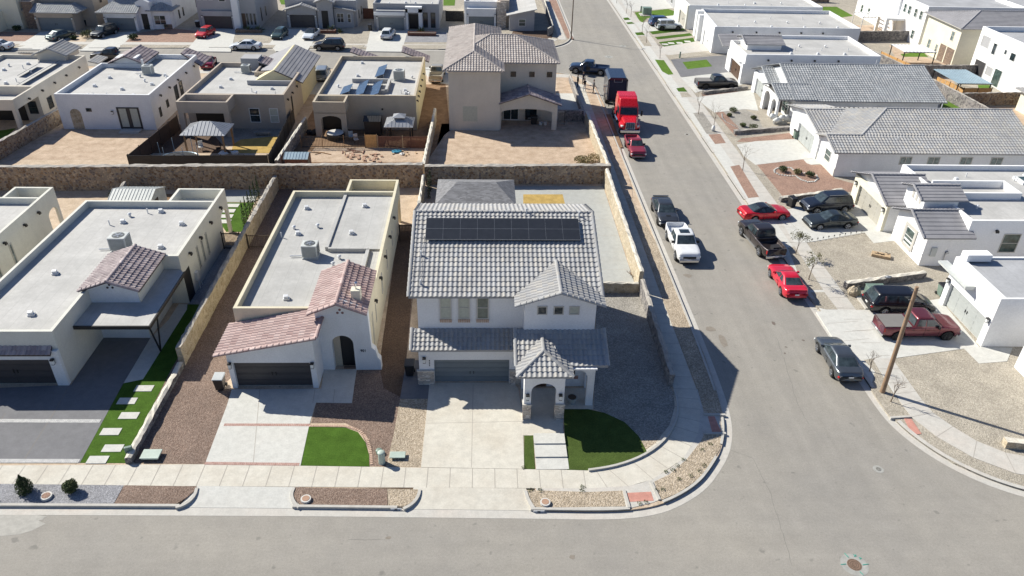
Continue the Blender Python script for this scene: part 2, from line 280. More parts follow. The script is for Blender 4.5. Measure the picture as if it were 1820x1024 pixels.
# ---------------------------------------------------------------- mesh helpers
COL=sc.collection
def root_of(o):
    while o.parent: o=o.parent
    return o
class MB:
    def __init__(s): s.v=[]; s.f=[]; s.mi=[]
    def add(s,vs,fs,mi=0):
        n=len(s.v); s.v+= [tuple(v) for v in vs]; s.f+=[tuple(n+i for i in f) for f in fs]; s.mi+=[mi]*len(fs); return s
    def poly(s,pts,mi=0): return s.add(pts,[range(len(pts))],mi)
    def box(s,x0,x1,y0,y1,z0,z1,mi=0):
        if x0>x1:x0,x1=x1,x0
        if y0>y1:y0,y1=y1,y0
        return s.add([(x0,y0,z0),(x1,y0,z0),(x1,y1,z0),(x0,y1,z0),(x0,y0,z1),(x1,y0,z1),(x1,y1,z1),(x0,y1,z1)],
            [(0,3,2,1),(4,5,6,7),(0,1,5,4),(1,2,6,5),(2,3,7,6),(3,0,4,7)],mi)
    def obox(s,c,sx,sy,sz,ang=0,tilt=0,mi=0):
        q=Matrix.Rotation(ang,3,'Z')@Matrix.Rotation(tilt,3,'X'); vs=[]
        for dz in(-.5,.5):
            for dx,dy in((-.5,-.5),(.5,-.5),(.5,.5),(-.5,.5)):
                vs.append(Vector(c)+q@Vector((dx*sx,dy*sy,dz*sz)))
        return s.add(vs,[(0,3,2,1),(4,5,6,7),(0,1,5,4),(1,2,6,5),(2,3,7,6),(3,0,4,7)],mi)
    def prism(s,poly,z0,z1,mi=0):
        a=sum(poly[i][0]*poly[(i+1)%len(poly)][1]-poly[(i+1)%len(poly)][0]*poly[i][1] for i in range(len(poly)))
        if a<0: poly=poly[::-1]
        n=len(poly); f0=(lambda i:z0[i]) if isinstance(z0,(list,tuple)) else (lambda i:z0)
        vs=[(p[0],p[1],z0) for p in poly]+[(p[0],p[1],z1) for p in poly]
        return s.add(vs,[tuple(range(n-1,-1,-1)),tuple(range(n,2*n))]+[(i,(i+1)%n,n+(i+1)%n,n+i) for i in range(n)],mi)
    def slab(s,pts,d,mi=0):
        """pts 3D polygon (CCW from outside), extruded by vector -d"""
        n=len(pts); d=Vector(d); lo=[Vector(p)-d for p in pts]
        return s.add(list(pts)+lo,[tuple(range(n)),tuple(range(2*n-1,n-1,-1))]+[(i,n+i,n+(i+1)%n,(i+1)%n) for i in range(n)],mi)
    def tube(s,p0,p1,r0,r1=None,n=8,cap=True,mi=0):
        r1=r0 if r1 is None else r1; p0=Vector(p0);p1=Vector(p1); d=(p1-p0)
        if d.length<1e-6: return s
        d.normalize(); a=d.orthogonal().normalized(); b=d.cross(a); vs=[]
        for p,r in((p0,r0),(p1,r1)):
            for i in range(n):
                t=2*math.pi*i/n; vs.append(p+a*math.cos(t)*r+b*math.sin(t)*r)
        fs=[(i,(i+1)%n,n+(i+1)%n,n+i) for i in range(n)]
        if cap: fs+=[tuple(range(n-1,-1,-1)),tuple(range(n,2*n))]
        return s.add(vs,fs,mi)
    def path(s,pts,r,n=6):
        for i in range(len(pts)-1): s.tube(pts[i],pts[i+1],r,r,n)
        return s
    def blob(s,c,rx,ry,rz,n=8,m=6,mi=0,jit=0):
        vs=[];fs=[]
        for j in range(m+1):
            ph=math.pi*j/m
            for i in range(n):
                t=2*math.pi*i/n; k=1+random.uniform(-jit,jit)
                vs.append((c[0]+rx*k*math.sin(ph)*math.cos(t),c[1]+ry*k*math.sin(ph)*math.sin(t),c[2]-rz*math.cos(ph)*k))
        for j in range(m):
            for i in range(n):
                a=j*n+i;b=j*n+(i+1)%n; fs.append((a,b,b+n,a+n))
        return s.add(vs,fs,mi)
    def build(s,name,mat,parent=None,smooth=False,bevel=0,loc=None):
        me=bpy.data.meshes.new(name); o=bpy.data.objects.new(name,me)
        if parent is not None:
            off=Vector(root_of(parent).location); o.parent=parent
        else:
            if loc is None:
                xs=[v[0] for v in s.v]; ys=[v[1] for v in s.v]
                loc=((min(xs)+max(xs))/2,(min(ys)+max(ys))/2,min(v[2] for v in s.v))
            off=Vector(loc); o.location=off
        me.from_pydata([(v[0]-off.x,v[1]-off.y,v[2]-off.z) for v in s.v],[],s.f)
        mats=mat if isinstance(mat,(list,tuple)) else [mat]
        for m in mats: me.materials.append(MT[m])
        if len(mats)>1: me.polygons.foreach_set('material_index',s.mi)
        if smooth: me.polygons.foreach_set('use_smooth',[True]*len(me.polygons))
        me.validate(); me.update()
        if bevel:
            md=o.modifiers.new('bevel','BEVEL'); md.width=bevel; md.segments=2; md.limit_method='ANGLE'; md.angle_limit=R(35)
        COL.objects.link(o); return o
def tag(o,label,cat=None,group=None,kind=None):
    if label: o['label']=label
    if cat: o['category']=cat
    if group: o['group']=group
    if kind: o['kind']=kind
    return o
def thing(name,label,cat,loc=(0,0,0),group=None):
    o=bpy.data.objects.new(name,None); o.empty_display_size=.3; o.location=loc; COL.objects.link(o)
    return tag(o,label,cat,group)
def dup(o,parent=None):
    c=o.copy(); COL.objects.link(c); c.parent=parent
    for ch in list(o.children): dup(ch,c)
    return c
def struct(name,mb,mat): return tag(mb.build(name,mat,loc=(0,0,0)),None,kind='structure')
def inset(poly,d):
    """offset a CCW rectilinear/convex polygon inwards by d"""
    n=len(poly); out=[]
    for i in range(n):
        p0=Vector(poly[i-1][:2]);p1=Vector(poly[i][:2]);p2=Vector(poly[(i+1)%n][:2])
        a=(p1-p0).normalized(); b=(p2-p1).normalized()
        na=Vector((-a.y,a.x)); nb=Vector((-b.y,b.x)); k=1+na.dot(nb)
        q=p1+(na+nb)*(d/k if k>.05 else d); out.append((q.x,q.y))
    return out
def ccw(poly):
    a=sum(poly[i][0]*poly[(i+1)%len(poly)][1]-poly[(i+1)%len(poly)][0]*poly[i][1] for i in range(len(poly)))
    return poly if a>0 else poly[::-1]
def tiles(name,polys,mat,parent,tw=.30,tc=.40,amp=.05,res=6,lip=.035,caps=(),under='soffit',capr=.10,thick=.10,flat=False):
    """roof covering of barrel tiles laid on planar 3D polygons (one part per roof)"""
    V=[];F=[];UV=[]
    ub=MB()
    for pi,pts in enumerate(polys):
        pts=[Vector(p) for p in pts]; n=(pts[1]-pts[0]).cross(pts[2]-pts[0]).normalized()
        if n.z<0: pts=pts[::-1]; n=-n
        dn=Vector((0,0,-1)); dn=(dn-n*dn.dot(n)).normalized(); u=dn.cross(n)
        if u.length<.5: continue
        u.normalize(); o=pts[0]
        A=[(p-o).dot(u) for p in pts]; B=[(p-o).dot(dn) for p in pts]
        a0,a1,b0,b1=min(A),max(A),min(B),max(B)
        nc=max(1,round((a1-a0)/tw)); tws=(a1-a0)/nc; nr=max(1,math.ceil((b1-b0)/tc-.05)); tcs=(b1-b0)/nr
        cols=[a0+i*tws/res for i in range(nc*res+1)]
        bm=bmesh.new(); uvl=bm.loops.layers.uv.new('UVMap')
        def rowv(b,h):
            rv=[]
            for i,a in enumerate(cols):
                t=((i%res)/res)
                if flat: hh=h
                else:
                    pr=math.sin(math.pi*t/.66) if t<.66 else -.2*math.sin(math.pi*(t-.66)/.34); hh=amp*pr+h
                rv.append(bm.verts.new(o+u*a+dn*b+n*(hh+.01)))
            return rv
        def band_(r0,r1,kk,sm):
            for i in range(len(cols)-1):
                f=bm.faces.new((r0[i],r1[i],r1[i+1],r0[i+1])); f.smooth=sm and not flat
                for l in f.loops: l[uvl].uv=(i//res+.5+pi*57,kk+.5+pi*31)
        for k in range(nr):
            band_(rowv(b0+k*tcs,0),rowv(b0+(k+1)*tcs,lip),k,True)
            band_(rowv(b0+(k+1)*tcs,lip),rowv(b0+(k+1)*tcs,-.01),k,False)
        m=len(pts)
        for i in range(m):
            p=pts[i]; q=pts[(i+1)%m]; e=(q-p)
            if e.length<1e-4: continue
            nn=e.cross(n).normalized()      # outward for CCW polygon
            mid=sum(pts,Vector())/m
            if nn.dot(mid-p)>0: nn=-nn
            # skip bisect where the grid edge already coincides
            if min((nn.dot(v.co-p)) for v in bm.verts)<-1e-4 and max((nn.dot(v.co-p)) for v in bm.verts)>.012:
                bmesh.ops.bisect_plane(bm,geom=bm.verts[:]+bm.edges[:]+bm.faces[:],plane_co=p,plane_no=nn,clear_outer=True)
        bm.verts.index_update(); base=len(V)
        V+=[v.co.copy() for v in bm.verts]
        for f in bm.faces:
            F.append([base+v.index for v in f.verts]); UV+=[tuple(l[uvl].uv) for l in f.loops]
        bm.free()
        ub.slab([p-n*.004 for p in pts],(0,0,thick))
    for (p,q) in caps:      # ridge and hip tiles
        p=Vector(p);q=Vector(q); L=(q-p).length; nseg=max(1,round(L/.38)); d=(q-p)/nseg
        dd=d.normalized(); side=dd.cross(Vector((0,0,1))).normalized(); upv=side.cross(dd)
        for s_ in range(nseg):
            c0=p+d*s_; c1=c0+d*1.04; base=len(V); K=7
            for c,r,h in((c0,capr*.9,.02),(c1,capr*1.1,.05)):
                for i in range(K):
                    t=math.pi*i/(K-1); V.append(c+side*(math.cos(t)*r*1.25)+upv*(math.sin(t)*r+h-.02))
            for i in range(K-1):
                F.append([base+i,base+i+1,base+K+i+1,base+K+i]); UV+=[(900.5+s_,7.5)]*4
            F.append([base+K+i for i in range(K)]); UV+=[(900.5+s_,7.5)]*K
    off=Vector(root_of(parent).location)
    me=bpy.data.meshes.new(name); me.from_pydata([tuple(v-off) for v in V],[],F)
    ul=me.uv_layers.new(name='UVMap')
    if len(ul.data)==len(UV): ul.data.foreach_set('uv',[c for t in UV for c in t])
    me.materials.append(MT[mat]); me.update()
    ob=bpy.data.objects.new(name,me); ob.parent=parent; COL.objects.link(ob)
    ub.build('eave_board',under,ob)
    return ob
# wall frames: plane 'S' faces -y at y=c (along x), 'E' faces +x at x=c, 'W' faces -x, 'N' faces +y
def fr(side,c,a,out,z):
    return {'S':(a,c-out,z),'N':(a,c+out,z),'E':(c+out,a,z),'W':(c-out,a,z)}[side]
def wbox(mb,side,c,a0,a1,o0,o1,z0,z1,mi=0):
    p=fr(side,c,a0,o0,z0); q=fr(side,c,a1,o1,z1)
    return mb.box(p[0],q[0],p[1],q[1],min(z0,z1),max(z0,z1),mi)
def window(h,side,c,a0,a1,z0,z1,fm='frame_white',gm='glass',mull=1,rail=True,sill=False,name='window',grid=0):
    f=MB(); w=.07
    wbox(f,side,c,a0,a1,-.02,.05,z0,z0+w); wbox(f,side,c,a0,a1,-.02,.05,z1-w,z1)
    wbox(f,side,c,a0,a0+w,-.02,.05,z0+w,z1-w); wbox(f,side,c,a1-w,a1,-.02,.05,z0+w,z1-w)
    if rail: wbox(f,side,c,a0+w,a1-w,-.02,.04,(z0+z1)/2-.025,(z0+z1)/2+.025)
    for i in range(1,mull): 
        x=a0+(a1-a0)*i/mull; wbox(f,side,c,x-.03,x+.03,-.02,.042,z0+w,z1-w)
    fo=f.build(name,fm,h); g=MB(); wbox(g,side,c,a0+w*.9,a1-w*.9,-.01,.012,z0+w*.9,z1-w*.9); g.build('pane',gm,fo)
    if sill: s_=MB(); wbox(s_,side,c,a0-.06,a1+.06,0,.09,z0-.1,z0-.004); s_.build('sill','frame_beige',fo)
    return fo
def notch_wall(mb,side,c,a0,a1,z0,z1,th,holes,tops=None):
    """wall panel th thick in front of plane c with door openings (b0,b1,top,arch) reaching the ground; tops=list of (a,z) for a shaped top"""
    prof=[(a0,z0)]
    for (b0,b1,zt,arch) in sorted(holes):
        prof.append((b0,z0))
        if arch>0:
            n=10; cx=(b0+b1)/2; rx=(b1-b0)/2
            for i in range(n+1):
                t=math.pi*(1-i/n); prof.append((cx+rx*math.cos(t),zt-arch+arch*math.sin(t)))
        else: prof+=[(b0,zt),(b1,zt)]
        prof.append((b1,z0))
    prof.append((a1,z0))
    prof+= (tops if tops else [(a1,z1),(a0,z1)])
    fv=[fr(side,c,a,th,z) for a,z in prof]; bv=[fr(side,c,a,0,z) for a,z in prof]; n=len(prof)
    fs=[tuple(range(n)),tuple(range(2*n-1,n-1,-1))]+[(i,n+i,n+(i+1)%n,(i+1)%n) for i in range(n)]
    if side in('W','N'): fs=[tuple(reversed(f)) for f in fs]
    return mb.add(fv+bv,fs)
def garage_door(h,side,c,a0,a1,z1,mat='garage',rows=4,z0=.13,cols=4,windows=False):
    g=MB(); hh=(z1-z0)/rows
    for r in range(rows):
        wbox(g,side,c,a0,a1,.0,.035,z0+r*hh+.012,z0+(r+1)*hh-.012)
        for k in range(cols):
            w=(a1-a0)/cols; wbox(g,side,c,a0+k*w+.10,a0+(k+1)*w-.10,.03,.05,z0+r*hh+.09,z0+(r+1)*hh-.09)
    wbox(g,side,c,a0,a1,-.01,.015,z0,z1)
    go=g.build('garage_door',mat,h)
    hd=MB(); m=(a0+a1)/2
    for s_ in(-1,1): wbox(hd,side,c,m+s_*.12-.02,m+s_*.12+.02,.05,.09,z0+hh*1.7,z0+hh*2.2)
    hd.build('handle','black',go); return go
def coachlamp(h,side,c,a,z,mat='black'):
    l=MB(); wbox(l,side,c,a-.06,a+.06,0,.05,z-.15,z+.2); wbox(l,side,c,a-.11,a+.11,.05,.26,z+.16,z+.24); wbox(l,side,c,a-.09,a+.09,.07,.24,z-.16,z-.13)
    lo=l.build('wall_lamp',mat,h); g=MB(); wbox(g,side,c,a-.08,a+.08,.08,.23,z-.13,z+.16); g.build('lamp_glass','lamp_glass',lo)
def scuppers(h,side,c,aa,z,mat='dark_metal'):
    for a in aa:
        s_=MB(); wbox(s_,side,c,a-.10,a+.10,0,.22,z-.06,z+.06); wbox(s_,side,c,a-.13,a+.13,.14,.24,z-.16,z-.03); s_.build('scupper',mat,h)
def vent(h,x,y,z,k=0):
    v=MB()
    if k==0:
        v.obox((x,y,z+.06),.42,.34,.12,.2); v.obox((x-.02,y,z+.20),.30,.26,.20,.2,.15)
    elif k==1: v.tube((x,y,z),(x,y,z+.45),.05,.05,8); 
    else: v.tube((x,y,z),(x,y,z+.25),.10,.10,8); v.tube((x,y,z+.25),(x,y,z+.34),.17,.08,8)
    v.build('roof_vent','white_metal',h,bevel=.015 if k==0 else 0)
def acunit(h,x,y,z,s_=1.0,ang=0):
    w=.62*s_; b=MB(); b.obox((x,y,z+.52*s_+.1),2*w*.92,2*w*.8,.95*s_,ang); b.obox((x,y,z+.05),2*w*.95,2*w*.85,.09,ang)
    o=b.build('air_conditioner','ac_body',h,bevel=.03)
    g=MB(); ca,sa=math.cos(ang),math.sin(ang)
    for k in range(9):
        g.obox((x,y,z+.2+k*.088*s_+.06),2*w*.92+.03,2*w*.8*.86,.03,ang); g.obox((x,y,z+.2+k*.088*s_+.06),2*w*.92*.86,2*w*.8+.03,.03,ang)
    g.build('louvre','ac_grille',o)
    f=MB(); zt=z+.995*s_+.1; f.tube((x,y,zt-.02),(x,y,zt+.02),.40*s_,.40*s_,20); f.build('fan_grille','ac_grille',o)
    f=MB(); f.tube((x,y,zt+.02),(x,y,zt+.05),.13*s_,.13*s_,10)
    for t in range(5): f.obox((x+math.cos(t*1.257)*.2*s_,y+math.sin(t*1.257)*.2*s_,zt+.028),.26*s_,.10*s_,.01,t*1.257)
    f.build('fan','steel',o)
    p=MB(); p.path([(x-w-.9,y-.2,z+.12),(x-w,y-.15,z+.12),(x-w+.1,y-.1,z+.3)],.05); p.build('duct','white_metal',o)
def walls_deck(h,poly,ztop,wm,dm,zdeck=None,th=.22,z0=0,crickets=True):
    poly=ccw(poly); zd=ztop-.55 if zdeck is None else zdeck; ins=inset(poly,th); n=len(poly); m=MB()
    vs=[(p[0],p[1],z0) for p in poly]+[(p[0],p[1],ztop) for p in poly]+[(p[0],p[1],ztop) for p in ins]+[(p[0],p[1],zd-.05) for p in ins]
    fs=[]
    for i in range(n):
        j=(i+1)%n; fs+=[(i,j,n+j,n+i),(n+i,n+j,2*n+j,2*n+i),(2*n+i,2*n+j,3*n+j,3*n+i)]
    m.add(vs,fs); w=m.build('wall',wm,h)
    d=MB(); d.prism(ins,zd-.1,zd); d.build('roof',dm,h)
    return w
# ================================================================ GROUND
def pp(pts,z=.12): return [P(x,y,z) for x,y in pts]
def patch(name,mat,poly,z,zb=0.0):
    return struct(name,MB().prism([tuple(p[:2]) for p in poly],zb,z),mat)
def offline(pts,d):
    out=[]
    for i,p in enumerate(pts):
        a=Vector(pts[max(i-1,0)]);b=Vector(pts[min(i+1,len(pts)-1)]); t=(b-a).normalized(); n=Vector((-t.y,t.x)); q=Vector(p)+n*d; out.append((q.x,q.y))
    return out
def smoothline(pts,k=2):
    for _ in range(k):
        o=[pts[0]]
        for i in range(len(pts)-1):
            a,b=Vector(pts[i]),Vector(pts[i+1])
            if (b-a).length>6: 
                o+= [tuple(a+(b-a).normalized()*.6),tuple(b-(b-a).normalized()*.6)]
            else: o+=[tuple(a*.75+b*.25),tuple(a*.25+b*.75)]
        o.append(pts[-1]); pts=o
    return pts
def strip(mb,A,B,z0,z1):
    n=len(A)
    vs=[(p[0],p[1],z0) for p in A]+[(p[0],p[1],z0) for p in B]+[(p[0],p[1],z1) for p in A]+[(p[0],p[1],z1) for p in B]
    fs=[]
    for i in range(n-1):
        fs+=[(2*n+i,2*n+i+1,3*n+i+1,3*n+i),(i,i+1,2*n+i+1,2*n+i),(n+i+1,n+i,3*n+i,3*n+i+1)]
    fs+=[(0,n,3*n,2*n),(n-1,2*n-1,4*n-1,3*n-1)]
    mb.add(vs,fs)
def dens(a,b,step):
    a=Vector(a);b=Vector(b);n=max(1,int((b-a).length/step)); return [tuple(a+(b-a)*i/n) for i in range(n+1)]
tag(MB().poly([(-1200,-400,-.06),(1200,-400,-.06),(1200,1800,-.06),(-1200,1800,-.06)]).build('ground','dirt_pale',loc=(0,0,0)),None,kind='structure')
tag(MB().poly([(-150,-60,0),(170,-60,0),(170,320,0),(-150,320,0)]).build('road','asphalt',loc=(0,0,0)),None,kind='structure')
WL=smoothline([(-120,29.1),(-25.7,28.9),(-9.9,28.6),(2.8,28.25),(7.2,28.1),(9.4,28.4),(10.9,29.1),(12.3,30.1),(13.3,31.3),(14.2,32.6),(14.8,34),(15.2,35.7),(15.4,38.3),(15.5,44),(15.5,77.9),(15.5,100),(15.4,103),(14.7,106),(13.2,108.6),(10.9,110.2),(5,110.7),(-120,110.4)])
NL=smoothline([(-150,116.5),(-72.7,118.8),(-46.8,121.0),(-5.8,122.0),(5,122.6),(9,123.2),(11.7,124.4),(13.7,126.6),(14.8,129.5),(15.1,133),(15.1,140),(15.0,310)])
EL=smoothline([(25.9,310),(25.9,100),(25.9,45),(25.9,37.2),(26.0,35.3),(26.5,33.7),(27.3,32.2),(28.3,31),(29.5,30),(31,29.2),(34,28.3),(60,27.6),(165,27)])
patch('lot_ground','dirt_pale',[(-120,30.4),(2.9,29.9)]+[p for p in WL if p[0]>2.9 or p[1]>60],.10,-.05)
patch('lot_ground','gv_greige',NL+[(-150,310)],.10,-.05)
patch('lot_ground','gv_greige',EL+[(165,310)],.10,-.05)
for L,cl in((WL,0),(NL,0),(EL,0)):
    g=MB(); strip(g,offline(L,-.50),offline(L,.14),-.02,.008); struct('gutter',g,'conc')
# kerbs: raised stretches between the dropped driveways  (index ranges chosen by world position)
def kerb(L,test,h=.17,w=.16,mt='kerbm'):
    seg=[]; 
    D=[]
    for i in range(len(L)-1): D+=dens(L[i],L[i+1],1.0)[:-1]
    D.append(L[-1])
    run=[]
    def flush():
        if len(run)>1:
            k=MB(); strip(k,offline(run,-.0),offline(run,w),0,h); struct('kerb',k,mt)
    for p in D:
        if test(p): run.append(p)
        else: flush(); run=[]
    flush()
    return
kerb(WL,lambda p:p[1]<60 and p[0]<14 and (p[0]<-27.2 and p[0]>-200 or -26.6<p[0]<-15.7 or -10.7<p[0]<-3.9 or 2.5<p[0]<8.2 or 9.9<p[0]) or (p[0]>13.9 and 33.0<p[1]<36.0) or (p[0]>13 and p[1]>=37.6) or p[1]>107)
kerb(NL,lambda p:p[1]>123.5 or p[0]>-7.5 or -27.0<p[0]<-18.3-1 or -42.8<p[0]<-36.4 or -60.6<p[0]<-54 or -75<p[0]<-67.5)
EKERB=[(27.6,35.2),(37.9,42.1),(48.6,56.6),(66.6,73.6),(78.6,85.6),(90,94.5),(99,105.5),(112,125),(131,300)]
kerb(EL,lambda p:any(a<p[1]<b for a,b in EKERB) or p[1]<33.6,.135,.26,'conc')
g=MB(); strip(g,[(26.03,37.6),(26.03,299)],[(27.41,37.6),(27.41,299)],0,.1195); struct('pavement',g,'conc_white')
# sidewalks
SWo=[(-120,30.6),(-15.8,30.2),(5.8,29.75),(8.2,29.9),(9.7,30.4),(11.8,32.0),(13.2,34.1),(13.9,36.3),(14.1,38.3),(14.05,51),(14.05,104.5)]
SWi=[(-120,32.2),(-15.8,31.85),(5.8,31.15),(7.2,31.3),(8.7,31.9),(10.4,33.3),(11.6,34.9),(12.3,36.6),(12.6,38.4),(12.75,51),(12.75,104.5)]
g=MB(); strip(g,SWo,SWi,0,.12); struct('sidewalk',g,'conc_tan')
g=MB(); strip(g,[(12.7,107.6),(-120,107.4)],[(12.7,109.2),(-120,109.0)],0,.12); struct('sidewalk',g,'conc')
g=MB(); strip(g,[(-150,119.4),(-47,122.4),(-5,123.2),(7,123.9),(10.5,125.8),(12.6,129)],[(-150,121),(-47,124.0),(-5,124.8),(6,125.4),(9.5,127.2),(11.2,130)],0,.12); struct('sidewalk',g,'conc')
g=MB(); strip(g,[(12.7,129),(12.7,300)],[(14.0,129),(14.0,300)],0,.121); struct('sidewalk',g,'conc')
EWo=[(27.4,300),(27.4,60),(27.3,38.9),(27.15,36.6),(27.2,35.5),(27.9,33.7),(29.2,31.9),(31,30.6),(34,29.9),(60,29),(165,28.6)]
EWi=[(28.9,300),(28.9,60),(28.75,38.9),(28.7,37.1),(28.8,35.9),(29.4,34.6),(30.2,33.3),(31.4,32.3),(34,31.5),(60,30.7),(165,30.3)]
g=MB(); strip(g,EWo,EWi,0,.12); struct('sidewalk',g,'conc')
j=MB()
def jl(a,b,w=.018,z=.1255):
    a=Vector(a);b=Vector(b);d=(b-a).normalized();n=Vector((-d.y,d.x))*w
    j.add([(a.x-n.x,a.y-n.y,z),(b.x-n.x,b.y-n.y,z),(b.x+n.x,b.y+n.y,z),(a.x+n.x,a.y+n.y,z)],[(0,1,2,3)])
def acrossl(O,I,step,r):
    o=[];i_=[]
    for k in range(len(O)-1):
        n=max(1,round((Vector(O[k+1])-Vector(O[k])).length/step))
        for q in range(n): 
            t=q/n; a=Vector(O[k]).lerp(Vector(O[k+1]),t); b=Vector(I[k]).lerp(Vector(I[k+1]),t)
            if r(a): jl(a,b)
acrossl(SWo,SWi,1.25,lambda p:-40<p.x and p.y<106); acrossl(EWo,EWi,1.5,lambda p:p.y<200 and p.x<60)
# front drive approaches and driveways (left block)
def sheet(name,mat,px,z,hz=None): return patch(name,mat,pp(px,z if hz is None else hz),z)
def apron(name,mat,pts3):   # sloped quad strip, points 3D
    return struct(name,MB().slab(pts3,(0,0,.12)),mat)
apron('driveway_apron','conc_white',[(-26.6,28.95,.02),(-16.2,28.75,.02),(-15.9,30.2,.122),(-26.6,30.42,.122)][:0] or [(-16.3,28.78,.02),(-9.85,28.62,.02),(-10.15,30.05,.122),(-15.8,30.2,.122)])
apron('driveway_apron','conc_tan',[(-4.1,28.5,.02),(2.75,28.3,.02),(2.45,29.8,.122),(-3.8,29.95,.122)])
apron('driveway_apron','conc',[(-34,29.2,.02),(-27.3,29.0,.02),(-26.9,30.4,.122),(-34,30.6,.122)])
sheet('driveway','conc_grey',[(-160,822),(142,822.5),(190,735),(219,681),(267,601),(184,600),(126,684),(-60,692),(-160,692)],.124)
sheet('path','conc_white',[(219.6,681),(266.6,602),(300,568),(318,540),(333,541),(332,550),(284,626),(254,674)],.128)
sheet('lawn','turf',[(142,822.5),(190,735),(219.6,681),(254,674),(284,626),(332,550),(333,541),(372,541),(305,655),(272,720),(234,823)],.116)
sheet('gravel_bed','gv_grey',[(334,541),(372,541),(434,436),(400,436)],.118)
for c in [(229.4,739),(197,767.5),(200.5,797),(173.6,817.5),(256,690.6),(226,713)]:
    x,y=P(*c); struct('paving_slab',MB().box(x-.56,x+.56,y-.3,y+.3,0,.145),'conc_white')
def band(px0,px1,mat,w=.22,z=.13,seg=.11,name='brick_band'):
    a=Vector(P(*px0));b=Vector(P(*px1)); d=(b-a); n=int(d.length/seg); d.normalize(); nn=Vector((-d.y,d.x)); m=MB()
    for k in range(n):
        c=a+d*(k+.5)*seg; m.obox((c.x,c.y,z/2),seg*.86,w,z,math.atan2(d.y,d.x))
    struct(name,m,mat)
band((-150,747.5),(180,748.5),'brick_grey',.30); band((-160,819),(141,819.5),'brick_grey',.30)
sheet('driveway','conc_white',[(364,825),(534,827.5),(549,758),(560,720),(571,691),(412,692),(403.5,720)],.124)
sheet('path','conc_white',[(562,715.5),(571,691.3),(575.5,657),(634,656),(629,690),(625.5,716.5)],.1235)
band((398,755),(553,755.5),'brick'); band((364,823.5),(535,825.5),'brick')
sheet('gravel_bed','gv_brown',[(240,823.5),(364,825),(403.5,720),(412,692),(392,690),(440,640),(470,560),(560,340),(490,332),(440,436),(372,541),(305,655),(272,720),(236,820)],.108)
sheet('gravel_bed','gv_brown',[(553,752),(562,716),(625,717),(634,658),(680,657),(709,400),(735,400),(735,520),(722,640),(711,710),(703,760),(686,829),(656,829),(656,800),(640,765),(614,752)],.106)
sheet('gravel_bed','gv_dbrown',[(674,650),(708,405),(736,405),(732,520),(722,640),(712,706),(682,690)],.110)
sheet('gravel_bed','gv_tan',[(686,829),(700,770),(711,709),(762,709),(748,830)],.110)
sheet('lawn','turf',[(535,827.5),(549,758.5),(614,760),(636,768),(649.5,786),(655.6,808),(656.5,829)],.122)
bo=[(551,757),(585,757),(614,757.5),(628,761),(639,765.5),(647,773),(653,782.5),(657,795),(659.5,808),(660,828)]
bp=[Vector(P(*q)) for q in bo]; m=MB()
for i in range(len(bp)-1):
    for q in dens(bp[i],bp[i+1],.13)[:-1]:
        d=bp[i+1]-bp[i]; m.obox((q[0],q[1],.07),.10,.17,.14,math.atan2(d.y,d.x))
struct('brick_edging',m,'brick_tan')
sheet('driveway','conc_tan',[(748,830.5),(759.5,720),(763.5,680),(911,680),(921,690),(929.5,740),(931.5,833.5)],.124)
sheet('pavement','conc_grey',[(711,708.5),(761,708.5),(766,640),(722.5,640)],.1225)
sheet('pavement','conc_tan',[(929.6,774),(1001,773),(1001,727),(1054,727),(1054,690),(925,690)],.135)
for z,q in ((.42,[(948,774.5),(1002.5,774),(1003,791),(948.5,792)]),(.28,[(949,795),(1004,794),(1005,812),(950,813)]),(.15,[(950.5,817),(1006,816),(1007.5,835),(951.5,834.5)])):
    pass
m=MB(); 
xa,ya=P(948,774,.12); xb,_=P(1003,774,.12); y1=P(960,792)[1]; y2=P(960,814)[1]; y3=P(960,834.5)[1]
m.box(xa,xb-.02,y1,ya,0,.30); m.box(xa,xb,y2,y1-.012,0,.22); m.box(xa,xb+.02,y3,y2-.012,0,.14); struct('step',m,'conc_white')
sheet('lawn','turf_olive',[(931.5,774),(947.5,774),(951,834),(932,833.5)],.13)
sheet('lawn','turf_olive',[(1003.5,772),(1001.5,726),(1040,726),(1075,734),(1110,750),(1135,775),(1152,807),(1100,827),(1046,836),(1008,835)],.13)
sheet('gravel_bed','gv_dgrey',[(1055,727),(1060,520),(1142,519),(1165,600),(1190,686),(1199,700),(1203,730),(1190,768),(1153,806),(1135,775),(1110,750),(1075,734)],.111)
sheet('gravel_bed','gv_tan',[(1153,806),(1140,784),(1165,782),(1178,783)],.1135)
k=MB(); KL=smoothline([P(1046,837),P(1075,833),P(1100,827.5),P(1128,818),P(1152,806),P(1175,789),P(1190,770),P(1201,749),P(1205,730),P(1203,708),P(1199,696)],1); strip(k,offline(KL,-.07),offline(KL,.07),0,.24); struct('kerb',k,'kerbm')
# parkway strips
sheet('gravel_bed','gv_grey',[(-100,862),(2,860),(220,862.5),(201,897),(2,895),(-100,895)],.128)
sheet('gravel_bed','gv_brown',[(221,862.5),(350,864.5),(345,873),(330,885),(309,898),(202,897)],.128)
sheet('gravel_bed','gv_brown',[(523,866),(688,869),(689,899.5),(535,898),(525,888),(520,876)],.128)
sheet('gravel_bed','gv_tan',[(688.5,869),(746,870),(743,882),(733,892),(718,900),(690,899.5)],.128)
sheet('gravel_bed','gv_tan',[(934,871),(1048,874.5),(1106,872),(1112,900),(955,902),(940,893)],.128)
sheet('gravel_bed','gv_tan',[(1163,856),(1190,843),(1220,817),(1246,784),(1251,773),(1285,772),(1279,800),(1262,826),(1240,852),(1205,876),(1173,889)],.128)
sheet('gravel_bed','gv_tan',[(1252,736),(1240,692),(1204,600),(1169,507),(1140,425),(1113,352),(1122,352),(1181,460),(1202,514),(1225,570),(1251,628.6),(1273,692),(1284,733)],.128)
